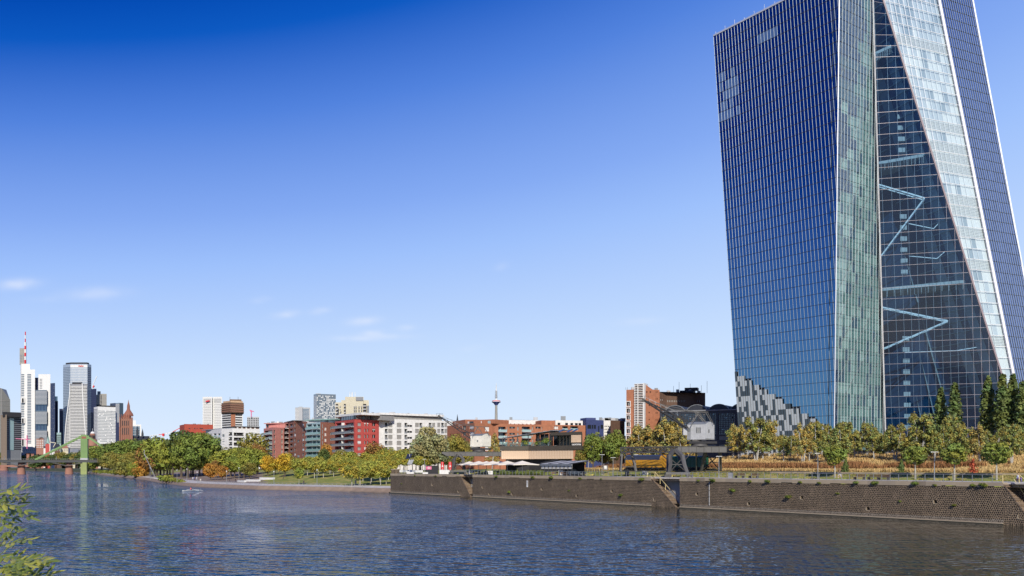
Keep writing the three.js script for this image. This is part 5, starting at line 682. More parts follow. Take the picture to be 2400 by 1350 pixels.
  t = thing('tower_crane', 'far red and white tower crane jib above the park trees', 'crane'); for (const [a, b, m_] of [[[352, 1021], [372, 1019], M.white], [[372, 1019], [386, 1017], M.redFlag], [[386, 1017], [405, 1012], M.white], [[405, 1012], [422, 1003], M.redFlag]]) { const m = new MB(); m.bar(P3(...a, 1600), P3(...b, 1600), 0.9); m.build('jib', m_, t); } { const m = new MB(); m.bar(P3(383, 1022, 1600), P3(383, 1016, 1600), 3); m.build('cab', M.redFlag, t); const q = new MB(); q.bar(P3(383, 1095, 1600), P3(383, 1020, 1600), 1.2); q.build('mast', M.white, t); }
  t = thing('skyline_tower', 'small pale glass tower with a grey spine', 'tower'); block(t, 'tower_body', [[692, 2500], [706, 2490], [727, 2500]], 955, M.greyLight, { back: 20, bands: [{ m: M.white, cols: 1, rows: 9, w: 1, h: 0.5, py: [957, 985] }, { m: M.skyGlass, cols: 7, rows: 9, w: 0.8, h: 0.6, px: [710, 724], py: [958, 985] }] }); block(t, 'spine', [[700, 2485], [709, 2484]], 953, M.greyLight, { back: 8 });
  t = thing('skyline_tower', 'tall glittering glass office tower behind the red block', 'tower'); block(t, 'tower_body', [[735, 2050], [742, 2030], [787, 2050]], 924, M.glassGrey, { back: 20, bands: [{ m: M.white, cols: 1, rows: 18, w: 0.9, h: 0.5, py: [928, 985] }, { m: M.white, cols: 14, rows: 17, w: 0.75, h: 0.6, skip: 0.5, py: [927, 985] }] }); block(t, 'roof_edge', [[740, 2045], [752, 2045]], 922, M.greyLight, { bot: 924, back: 10 });
  t = thing('residential_tower', 'stepped cream residential tower with rooftop aerials', 'tower'); { const D = 1150; for (const [a, b, c, e] of [[786, 803, 943, 8], [800, 812, 938, 4], [809, 852, 930, 0], [850, 864.5, 938, 3]]) block(t, 'tower_wing', [[a, D + e], [b, D + e]], c, M.cream, { back: 16 }); block(t, 'lift_house', [[834, D - 1], [851, D - 1]], 930.5, M.grey, { bot: 939, back: 8 }); block(t, 'side_flank', [[860, D - 0.5], [865, D + 1]], 951, M.grey, { back: 4 }); for (const [a, n, w] of [[787, 6, 5], [806, 6, 4], [851, 5, 7]]) for (let i = 0; i < n; i++) { const f = pframe([a, D - 2], [a + w, D - 2]); fpart(t, 'balcony', M.dark, f, 0, f.L, Yh(952 + i * 7.5, D), Yh(947 + i * 7.5, D), -1.5, 0.3); fpart(t, 'balcony_front', M.greyLight, f, 0, f.L, Yh(953 + i * 7.5, D), Yh(950.5 + i * 7.5, D), 0.31, 0.6); } for (const [a, n] of [[796, 6], [829, 5], [833, 5], [840, 5], [846, 5]]) for (let i = 0; i < n; i++) { const f = pframe([a, D - 2], [a + 2.4, D - 2]); fpart(t, 'window', M.grey, f, 0, f.L, Yh(956 + i * 7, D), Yh(952.5 + i * 7, D), -1, 0.25); } for (const px of [820, 824.5, 826, 832.5]) { const m = new MB(); m.bar(P3(px, 930, D + 4), P3(px, 919 + (px % 2), D + 4), 0.5); m.build('aerial', M.white, t); } }
  t = thing('church_spire', 'thin dark church spire behind the harbour crane boom', 'church'); { const c = P3(1072, 985, 1500), k = new THREE.Mesh(new THREE.ConeGeometry(1.9, 12, 6), M.slate); k.name = 'spire'; k.position.copy(c).add(V(0, 4, 0)); const b = new MB(); b.bar(P3(1072, 1010, 1500), P3(1072, 986, 1500), 3.2); b.build('tower', M.slate, t); t.add(k); }
  // telecommunications tower
  t = thing('television_tower', 'slender concrete television tower with a red and blue pod', 'tower'); { const D = 4300, c = P3(1163, 1070, D), lat = (n, pr, m) => { const q = new THREE.Mesh(new THREE.LatheGeometry(pr.map(([w, py]) => new THREE.Vector2(w / F * D, Yh(py, D) - c.y)), 20), m); q.name = n; q.position.copy(c); q.castShadow = true; t.add(q); }; lat('shaft', [[4.6, 1070], [3.4, 985], [2.8, 955], [2.8, 948]], M.concrete); lat('pod_cone', [[2.8, 950], [7, 944.5], [10.6, 942.8], [10.6, 941.9]], plain(0.06, 0.08, 0.25, 0.5)); lat('pod_rim', [[10.6, 941.8], [9.8, 940.8]], M.white); lat('pod_red_band', [[9.6, 940.7], [9.4, 939.2]], M.redFlag); lat('pod_roof', [[9.2, 939.1], [8.2, 938], [2.2, 936.8], [1.8, 934]], M.white); lat('mast', [[1.7, 934], [1.5, 917], [1.2, 915], [0.9, 906], [0.3, 898], [0, 897]], M.white); for (let i = 0; i < 8; i++) lat('antenna_ring', [[1.6, 933 - i * 2.3], [3.6 - i * 0.12, 932.9 - i * 2.3], [3.6 - i * 0.12, 932.1 - i * 2.3], [1.6, 932 - i * 2.3]], M.greyLight); }
}
{ // town houses and chimneys beyond the bridge
  const D = 1750, put = (label, a, b, top, ridge, m, roof, dd = D, n = 'town_house') => { const t = thing(n, label, 'house'), body = block(t, 'wall', [[a, dd], [b, dd]], top, m, { back: 14 }), mb = new MB(), p = P3(a - 0.6, top, dd - 1), q = P3(b + 0.6, top, dd - 1), r0 = P3(a + (b - a) * 0.25, ridge, dd + 7), r1 = P3(a + (b - a) * 0.75, ridge, dd + 7), pb = P3(a - 0.6, top, dd + 15), qb = P3(b + 0.6, top, dd + 15); mb.quad(p, q, r1, r0); mb.tri(q, qb, r1); mb.tri(pb, p, r0); mb.quad(qb, pb, r0, r1); mb.build('roof', roof, t); const f = pframe([a, dd], [b, dd]), N = Math.max(2, Math.round((b - a) / 5)); for (let i = 0; i < N; i++) fpart(t, 'window', M.grey, f, f.L * (i + 0.3) / N, f.L * (i + 0.65) / N, Yh(top + 7, dd), Yh(top + 3, dd), -0.2, 0.15); return t; };
  put('white house with a steep dark hipped roof at the bridge end', 5, 29, 1064, 1052, M.white, M.slate, 2000); put('small white gable house with a blue grey roof under the hipped house', 9, 26, 1074, 1067, M.white, M.slate, 1960); put('long grey roofed white house left of the brick chimneys', 28, 62, 1069, 1063, M.white, M.zinc, 2000); put('cream town house with a red roof below the brown office block', 26, 46, 1052, 1045, M.cream, M.brickDark, 2050);
  put('white river house behind the lowest stretch of green cable', 141, 160, 1066, 1060, M.white, M.slate, 1760); put('pale gabled house with a pink roof below the balcony tower', 144, 160, 1050, 1042, M.cream, M.sandstoneLight, 1760); put('cream house with a flat zinc roof beside the green pylon', 165, 187, 1060, 1052, M.cream, M.zinc, 1760); put('white house with a grey roof by the pylon foot', 176, 189, 1062, 1054, M.white, M.slate, 1760); put('dark slate roofed house below the dark towers', 128, 142, 1050, 1040, M.brown, M.slate, 1750); put('white house with green shopfront near the cable', 118, 140, 1058, 1052, M.white, M.copper, 1780); put('grey museum block under the white tower cluster', 50, 84, 1050, 1047, M.greyLight, M.zinc, 2080); put('pale town house front below the cream church', 226, 262, 1046, 1040, M.cream, M.slate, 1700);
  for (const [px, l] of [[65.5, 'square brick chimney nearer the hipped house'], [76, 'square brick chimney nearer the green cable']]) { const t = thing('brick_chimney', l, 'chimney'); const m = new MB(); m.prism([[px - 3.2, 1850], [px + 3.2, 1850], [px + 2.8, 1855], [px - 2.8, 1855]].map((p) => XZ(...p)), 4, Yh(1064, 1850)); m.build('shaft', M.sandstoneLight, t); const c = new MB(); c.prism([[px - 3.7, 1849.5], [px + 3.7, 1849.5], [px + 3.2, 1855.5], [px - 3.2, 1855.5]].map((p) => XZ(...p)), Yh(1065, 1850), Yh(1063.6, 1850)); c.build('cap', M.sandstone, t); }
  { const t = thing('church_tower', 'red church tower with a pale green copper spire', 'church tower'), D2 = 1650; block(t, 'tower_shaft', [[106.5, D2], [116, D2]], 1040, M.red, { back: 7 }); const k = new THREE.Mesh(new THREE.ConeGeometry(3, 14, 4), M.copper); k.name = 'spire'; k.rotation.y = 0.78; k.position.copy(P3(111, 1029, D2)).add(V(0, 0, -3)); t.add(k); for (const px of [107.5, 114.5]) { const q = new THREE.Mesh(new THREE.ConeGeometry(0.8, 4, 4), M.copper); q.name = 'corner_spire'; q.position.copy(P3(px, 1038, D2)); t.add(q); } }
  { const t = thing('timbered_tower', 'brown and cream striped old tower with a cap roof', 'tower'), D2 = 1720; block(t, 'tower_body', [[85, D2], [102, D2]], 1028, M.sandstoneLight, { back: 10, bands: [{ m: M.white, cols: 4, rows: 5, w: 0.5, h: 0.5, py: [1030, 1050] }] }); const k = new THREE.Mesh(new THREE.ConeGeometry(6.5, 4, 8), M.brown); k.name = 'cap_roof'; k.position.copy(P3(93.5, 1026.5, D2)).add(V(0, 0, -5)); t.add(k); }
  { const t = thing('tower_crane', 'low red construction crane in front of the white tower cluster', 'crane'); for (const [a, b, w] of [[[63.5, 1052], [63.5, 1020], 1.2], [[37, 1028], [72, 1030], 0.9], [[61, 1030], [66, 1030], 2]]) { const m = new MB(); m.bar(P3(...a, 1600), P3(...b, 1600), w); m.build(w > 1.5 ? 'cab' : 'boom', M.pinkSign, t); } }
  { const t = thing('mobile_crane', 'cream folding crane arm beside the red church tower', 'crane'); for (const [a, b] of [[[116, 1036], [131, 1038]], [[131, 1038], [125, 1048]]]) { const m = new MB(); m.bar(P3(...a, 1500), P3(...b, 1500), 1); m.build('arm', M.cream, t); } }
}
{ // river bridge with green pylon
  const t = thing('cable_bridge', 'low river bridge with a single green steel pylon and slanted cable beams', 'bridge'), D = 1000, dk = frame(XZ(-80, 985), XZ(305, 1015)); dk.u = (px) => { const k = (px - 1200) / F; return -(dk.A[0] + k * dk.A[1]) / (dk.ux + k * dk.uz); };
  const y1 = 14.9, y0 = 12.0; fpart(t, 'deck', M.deck, dk, 0, dk.L, y0, y1 - 0.9, -15, 0); fpart(t, 'deck_edge', M.steelLight, dk, 0, dk.L, y1 - 0.89, y1 - 0.35, -15.4, 0.5);
  const rail = new MB(); for (let u = 1; u < dk.L; u += 2.2) rail.fbox(dk, u, u + 0.12, y1 - 0.35, y1 + 0.75, 0.1, 0.2); rail.build('railing_posts', M.lampGrey, t, 'stuff'); fpart(t, 'railing_rail', M.lampGrey, dk, 0, dk.L, y1 + 0.75, y1 + 0.85, 0.08, 0.22);
  for (const px of [45, 158]) { const c = dk.at(dk.u(px), 0, -7), p = new THREE.Mesh(new THREE.CylinderGeometry(3, 4.2, 13.2, 16), M.sandstoneLight); p.name = 'pier'; p.position.set(c.x, 5.4, c.z); p.castShadow = true; t.add(p); const r = new THREE.Mesh(new THREE.CylinderGeometry(4.1, 4.1, 0.5, 16), M.sandstone); r.name = 'pier_ring'; r.position.set(c.x, 8, c.z); t.add(r); for (const s of [-1, 1]) { const m = new MB(); m.bar(V(c.x, 8.5, c.z + 6), dk.at(dk.u(px) + s * 16, 12.2, -1), 0.9); m.build('pier_strut', M.steel, t); } }
  const base = dk.u(197), w = new MB(); const sec = (a, b, ya, yb, m, n, da = -4, db = 0.8) => fpart(t, n, m, dk, a, b, ya, yb, da, db);
  sec(base - 1.5, base + 2.7, -1, y0 - 0.01, M.bridgeLime, 'pylon_foot'); sec(base - 3.6, base - 1.52, -1, y0 - 0.01, M.bridgeLime, 'pylon_foot_flank', -5, -1.2); sec(base - 3.2, base + 3.4, y1 - 0.3, 37, M.bridgeGreen, 'pylon'); sec(base - 3.5, base + 3.6, y1 - 0.36, y1 + 1.6, M.greyLight, 'pylon_shoe', -4.2, 1);
  for (const u of [-2.2, -0.4, 1.6]) sec(base + u, base + u + 0.5, y1 + 2, 35, M.bridgeGreen, 'pylon_rib', 0.82, 1.1);
  { const m = new MB(); m.prism([[-4.9, 0.9], [4.9, 0.9], [4.9, -4.2], [-4.9, -4.2]].map(([u, d]) => { const p = dk.at(base + u, 0, d); return [p.x, p.z]; }), 36, 39.4); m.prism([[-3, 0.85], [3, 0.85], [3, -4.1], [-3, -4.1]].map(([u, d]) => { const p = dk.at(base + u, 0, d); return [p.x, p.z]; }), 39.4, 40.4); m.build('pylon_head', M.bridgeGreen, t); fpart(t, 'head_recess', M.sandstone, dk, base - 2.2, base + 2.2, 36.4, 38.6, 0.905, 1); }
  for (const [px, py, off] of [[82, 1078, 0.5], [283, 1074, 0.5], [283, 1074, -4.2], [82, 1078, -4.2]]) { const m = new MB(), k = px > 197 ? 1 : -1; m.bar(dk.at(base + k * 4, 38, off), dk.at(dk.u(px), y1 - 0.2, off), 1.0, 1.5); m.build('cable_beam', M.bridgeGreen, t); }
  for (const [px, h] of [[47, 7], [8, 3.4], [130, 3]]) { const m = new MB(); m.bar(dk.at(dk.u(px), y1 - 0.3, -3), dk.at(dk.u(px), y1 + h, -3), 0.35); m.build('lamp_post', M.lampGrey, t); }
  // older stone bridge behind
  const o = thing('stone_bridge', 'older reddish stone bridge with round piers further up the river', 'bridge'), f = frame(XZ(-60, 1800), XZ(300, 1900)); f.u = (px) => { const k = (px - 1200) / F; return -(f.A[0] + k * f.A[1]) / (f.ux + k * f.uz); }; fpart(o, 'deck', M.sandstoneLight, f, 0, f.L, 6.5, 10, -14, 0); for (const px of [8, 78, 125, 178, 232]) { const c = f.at(f.u(px), 0, -6), p = new THREE.Mesh(new THREE.CylinderGeometry(7, 8, 9, 14), M.sandstoneLight); p.name = 'pier'; p.position.set(c.x, 3.5, c.z); o.add(p); }
}

// ---------------------------------------------------------------- quayside: cranes, wagons, restaurant
const boldFont = await new FontLoader().loadAsync('fonts/droid/droid_sans_bold.typeface.json');
function lettering(parent, name, text, size, depth, m, pos, rotY) { const g = new TextGeometry(text, { font: boldFont, size, depth, curveSegments: 3 }); g.computeBoundingBox(); const o = new THREE.Mesh(g, m); o.name = name; o.position.copy(pos); o.rotation.y = rotY; parent.add(o); return o; }
{ const { f, t } = M.crownSign; lettering(t, 'lettering', 'Deka', 3.6, 0.6, M.redFlag, f.at(f.u(184), f.y(190, 859.5), 0.6), f.rot); }
function harbourCrane(label, px, py, d, full, scale = 1) {
  const t = thing('harbour_crane', label, 'crane', 'harbour cranes'), k = d / F; const g = t, S = M.steel, SL = M.steelLight, bar = (n, a, b, w, m = S, h = w) => { const q = new MB(); q.bar(V(...a), V(...b), w, h); return q.build(n, m, g); };
  const [cx, cz] = XZ(px, d); t.position.set(cx, QH, cz); t.scale.setScalar(scale);
  const L = full ? -16.7 : -10.4, R = full ? 4.7 : 6.5, y0 = 5.35, y1 = 6.5, zl = full ? -9 : 0, zc = full ? 7.5 : 2.5;
  // girder: two plate beams with flanges and posts
  for (const dz of [0.9, -1.6]) { const q = new MB(), a = full ? -5.8 : L; q.hexa([V(a, y0, dz + 0.18), V(R, y0, dz + 0.18), V(R, y0, dz - 0.18), V(a, y0, dz - 0.18), V(a, y1, dz + 0.18), V(R, y1, dz + 0.18), V(R, y1, dz - 0.18), V(a, y1, dz - 0.18)]); q.build('girder', SL, g); bar('girder_flange', [a, y1 + 0.05, dz], [R, y1 + 0.05, dz], 0.6, S, 0.1); bar('girder_flange', [a, y0 - 0.05, dz], [R, y0 - 0.05, dz], 0.6, S, 0.1); for (let x = a + 0.8; x < R; x += 1.6) bar('stiffener', [x, y0, dz + 0.22], [x, y1, dz + 0.22], 0.09, S); }
  if (full) { // lattice extension to the rear leg pair
    for (const dz of [0, -1.8]) { bar('lattice_chord', [L, y1, zl + dz], [-5.6, y1, dz + 0.6], 0.28); bar('lattice_chord', [L, y0, zl + dz], [-5.6, y0, dz + 0.6], 0.28); for (let i = 0; i < 6; i++) { const a = i / 6, b = (i + 1) / 6, P = (q, y) => [L + (-5.6 - L) * q, y, zl + dz + (0.6 - zl) * q]; bar('lattice_brace', P(a, i % 2 ? y1 : y0), P(b, i % 2 ? y0 : y1), 0.14); bar('lattice_brace', P(a, i % 2 ? y0 : y1), P(b, i % 2 ? y1 : y0), 0.1); bar('lattice_post', P(a, y0), P(a, y1), 0.12); } }
    for (const [xa, xb] of [[L + 0.2, L - 0.1], [L + 2.4, L + 3.4]]) for (const dz of [0, -1.8]) bar('rear_leg', [xa, y0, zl + dz], [xb, 1.2, zl + dz], 0.34, SL);
    bar('rear_tie', [L - 0.1, 2.2, zl], [L + 3.2, 2.2, zl], 0.14); bar('rear_tie', [L, y0, zl], [L + 3.4, 1.4, zl], 0.1);
    for (const [xa, xb, w] of [[0.6, 0.3, 0.75], [3.7, 4.7, 0.6], [-1.4, -0.7, 0.3]]) { const q = new MB(); q.tube([V(xa, y0, -1.5), V(xb, 1.0, -5)], [w * 0.62, w * 0.4], 6); q.build('side_leg', SL, g); }
    for (const [a, b] of [[[0.8, 5, -1.5], [4.6, 1.2, -5]], [[3.8, 5, -1.5], [0.5, 1.4, -5]], [[0.5, 3.2, -3], [4.2, 3.2, -3]]]) bar('cross_brace', a, b, 0.16);
    bar('ground_beam', [1.2, 1.2, -5], [6.2, 1.1, -5], 0.5, S);
    for (let i = 0; i < 4; i++) bar('ladder_rail', [5.2 + (i % 2) * 0.9, y0 - 0.6 + (i > 1 ? 0 : 0), -1], [5.2 + (i % 2) * 0.9, y1 + 0.9, -1], 0.07, S);
    for (const y of [y0, y1, y1 + 0.9]) bar('platform_rail', [4.8, y, -1], [6.3, y, -1], 0.07, S);
  } else { const q = new MB(); q.hexa([V(L - 1.4, y1 - 0.45, 1), V(L, y0, 1), V(L, y0, -1.6), V(L - 1.4, y1 - 0.45, -1.6), V(L - 1.4, y1, 1), V(L, y1, 1), V(L, y1, -1.6), V(L - 1.4, y1, -1.6)]); q.build('girder_nose', SL, g); }
  // pair of curved plate legs on a bogie beam at the quay edge
  for (const [xa, xb, s] of [[-5.5, -4.9, 1], [-8.2, -8.7, -1]]) { const q = new MB(); q.tube([V(xa - s * 1.1, y0 + 0.2, zc * 0.4), V(xa, y0 - 0.9, zc * 0.7), V(xa + s * 0.1, 2.6, zc * 0.9), V(xb, 1.0, zc)], [0.6, 0.55, 0.45, 0.36], 6); q.build('front_leg', s > 0 ? SL : S, g); const b2 = new MB(); b2.tube([V(xa - s * 0.2, y0 - 0.9, zc * 0.5 - 1.6), V(xb, 1.0, zc - 1.6)], [0.4, 0.3], 6); b2.build('front_leg', S, g); }
  for (const [a, b] of [[[-8.4, 4.2, zc * 0.7], [-5.1, 1.2, zc]], [[-5.4, 4.2, zc * 0.7], [-8.5, 1.2, zc]], [[-8.4, 2.7, zc * 0.85], [-5.2, 2.7, zc * 0.85]], [[-4.9, 3.8, zc * 0.7], [-3.0, y0, zc * 0.4]], [[-8.8, 3.8, zc * 0.7], [-10.2, y0, zc * 0.4]]]) bar('leg_brace', a, b, 0.15);
  { const q = new MB(); q.box(-9.4, -4.4, 0.62, 1.12, zc - 0.5, zc + 0.45); q.build('bogie_beam', SL, g); for (const x of [-9.7, -5.2]) { const b = new MB(); b.box(x, x + 1.5, 0.2, 0.6, zc - 0.4, zc + 0.35); b.build('bogie', S, g); for (const w of [0.35, 1.15]) { const wh = new THREE.Mesh(new THREE.CylinderGeometry(0.3, 0.3, 0.2, 14), S); wh.name = 'wheel'; wh.rotation.x = Math.PI / 2; wh.position.set(x + w, 0.3, zc + 0.4); g.add(wh); } } }
  // slewing gear
  { const q = new THREE.Mesh(new THREE.CylinderGeometry(1.7, 1.9, 0.5, 20), S); q.name = 'slewing_ring'; q.position.set(-0.9, y1 + 0.35, -0.4); g.add(q); const b = new MB(); b.box(-3.4, 2.6, y1 + 0.65, y1 + 1.15, -1.6, 0.9); b.build('machine_deck', M.dark, g); const c = new MB(); c.box(-2.6, -0.6, y1 + 1.15, y1 + 1.5, -1.2, 0.6); c.build('gear_box', S, g); }
  // cab: corrugated box with barrel roof
  const yb = y1 + 1.52, ye = yb + 3.2, A = [-3.47, -0.6], B = [0, 1.5], C = [2.56, -1.6], Dd = [A[0] + C[0] - B[0], A[1] + C[1] - B[1]], f1 = frame(A, B), f2 = frame(B, C);
  { const q = new MB(); for (const [a, b] of [[A, B], [B, C], [C, Dd], [Dd, A]]) q.quad(V(a[0], yb, a[1]), V(b[0], yb, b[1]), V(b[0], ye, b[1]), V(a[0], ye, a[1])); q.quad(...[A, Dd, C, B].map((p) => V(p[0], yb, p[1]))); const N = 10, arc = (p, i) => { const x = i / N, h = 0.62 * Math.sin(Math.PI * x); const o = p === 0 ? [B, C] : [A, Dd]; return V(o[0][0] + (o[1][0] - o[0][0]) * x, ye + h, o[0][1] + (o[1][1] - o[0][1]) * x); }; for (let i = 0; i < N; i++) { q.tri(V((B[0] + C[0]) / 2, ye, (B[1] + C[1]) / 2), arc(0, i + 1), arc(0, i)); } q.build('cab', full ? M.greyLight : M.fabric, g); const r = new MB(), up = V(0, 0.08, 0); for (let i = 0; i < N; i++) r.hexa([arc(1, i), arc(0, i), arc(0, i + 1), arc(1, i + 1), ...[arc(1, i), arc(0, i), arc(0, i + 1), arc(1, i + 1)].map((p) => p.clone().add(up))]); r.build('cab_roof', M.zinc, g);
    for (let i = 0; i <= 12; i++) fpart(g, 'panel_seam', full ? M.greyLight : M.fabric, f1, f1.L * i / 12 - 0.03, f1.L * i / 12 + 0.03, yb, ye, 0.005, 0.04); for (let i = 1; i < 10; i++) fpart(g, 'panel_seam', full ? M.greyLight : M.fabric, f2, f2.L * i / 10 - 0.03, f2.L * i / 10 + 0.03, yb, ye, 0.005, 0.04);
    fpart(g, 'sill_rail', S, f1, 0, f1.L, yb - 0.1, yb + 0.02, 0.002, 0.08); fpart(g, 'sill_rail', S, f2, 0, f2.L, yb + 0.12, yb + 0.2, 0.002, 0.06);
    const win = (f, u0, u1, ya, yz, n) => { const w = fpart(g, 'cab_window', M.glass, f, u0, u1, ya, yz, 0.045, 0.06); for (let i = 1; i < n; i++) { const u = u0 + (u1 - u0) * i / n; const m = fpart(g, 'glazing_bar', M.white, f, u - 0.03, u + 0.03, ya, yz, 0.062, 0.08); } };
    if (full) { win(f1, 2.0, 3.0, yb + 1.4, yb + 2.6, 5); win(f1, 0.2, 0.65, yb + 1.7, yb + 2.4, 2); win(f2, 1.2, 1.75, yb + 1.5, yb + 2.2, 2); fpart(g, 'cab_door', M.grey, f1, 0.05, 0.8, yb + 0.1, yb + 2.6, 0.005, 0.043); const an = new MB(); an.box(-4.4, -3.55, yb + 1.0, yb + 2.4, -1.4, -0.2); an.build('side_booth', M.greyLight, g); } else { win(f1, 2.3, 2.7, yb + 1.4, yb + 2.0, 2); fpart(g, 'cab_door', M.fabric, f1, 0.15, 0.75, yb + 0.15, yb + 2.3, 0.005, 0.08); }
  }
  // jib: lattice of two side frames
  const tip = [-12.6, full ? 16.4 : 16.9, -1.2], ft = [-3.4, yb + 2.4, -0.6], tp = (q, s, up) => [ft[0] + (tip[0] - ft[0]) * q, ft[1] + (tip[1] - ft[1]) * q + up * (1.35 * (1 - q) + 0.15), ft[2] + (tip[2] - ft[2]) * q + s * (0.95 * (1 - q) + 0.15)];
  for (const s of [-1, 1]) { bar('jib_chord', tp(0, s, 0), tp(1, s, 0), 0.24, M.dark); bar('jib_chord', tp(0, s, 1), tp(1, s, 1), 0.2, M.dark); for (let i = 0; i < 9; i++) bar('jib_lacing', tp(i / 9, s, i % 2), tp((i + 1) / 9, s, 1 - i % 2), 0.11, M.dark); }
  for (let i = 0; i <= 9; i++) { bar('jib_cross', tp(i / 9, -1, 0), tp(i / 9, 1, 0), 0.06); }
  for (const s of [-1, 1]) { bar('jib_handrail', [tp(0.25, s, 1)[0], tp(0.25, s, 1)[1] + 0.85, tp(0.25, s, 1)[2]], [tp(1, s, 1)[0], tp(1, s, 1)[1] + 0.75, tp(1, s, 1)[2]], 0.04, M.lampGrey); for (let i = 0; i < 7; i++) { const p = tp(0.25 + i * 0.125, s, 1); bar('handrail_post', p, [p[0], p[1] + 0.85, p[2]], 0.04, M.lampGrey); } }
  { const wh = new THREE.Mesh(new THREE.CylinderGeometry(0.42, 0.42, 0.16, 16), S); wh.name = 'jib_sheave'; wh.rotation.x = Math.PI / 2; wh.position.set(tip[0] - 0.2, tip[1] + 0.15, tip[2]); g.add(wh); for (const [a, b] of [[[-0.9, -0.5], [-0.9, 1.0]], [[0.9, -0.2], [0.9, 1.0]], [[-0.9, 1.0], [0.9, 1.0]], [[-0.9, -0.5], [0.3, -0.5]]]) bar('tip_platform', [tip[0] + a[0], tip[1] + a[1], tip[2] + 0.5], [tip[0] + b[0], tip[1] + b[1], tip[2] + 0.5], 0.06); }
  // mast frame on the roof with tie rods
  const mz = [-1.2, 0.6]; for (const z of mz) { bar('mast_strut', [-2.9, ye - 0.2, z], [-1.2, ye + 2.7, z], 0.15, SL); bar('mast_strut', [0.4, ye + 0.3, z], [-1.9, ye + 2.9, z], 0.15, SL); bar('mast_strut', [2.2, ye, z * 0.6 - 0.8], [0.6, ye + 2.6, z], 0.13, SL); bar('mast_tie', [-2.1, ye + 2.8, z], [0.8, ye + 2.7, z], 0.1, S); bar('mast_tie', [-1.2, ye + 2.7, z], [0.2, ye + 0.5, z], 0.08, S); bar('tie_rod', [-2.0, ye + 2.8, z], tp(0.62, z > 0 ? 1 : -1, 1), 0.09, S); bar('tie_rod', [-2.0, ye + 2.8, z], tp(0.98, z > 0 ? 1 : -1, 1), 0.06, S); }
  return t;
}
harbourCrane('grey riveted harbour gantry crane with light grey cab standing over old wagons', 1650, 1030, 210, true);
harbourCrane('dark harbour crane with a cream cab beside the restaurant terrace', 1130, 1049, 289, false, 1.0);

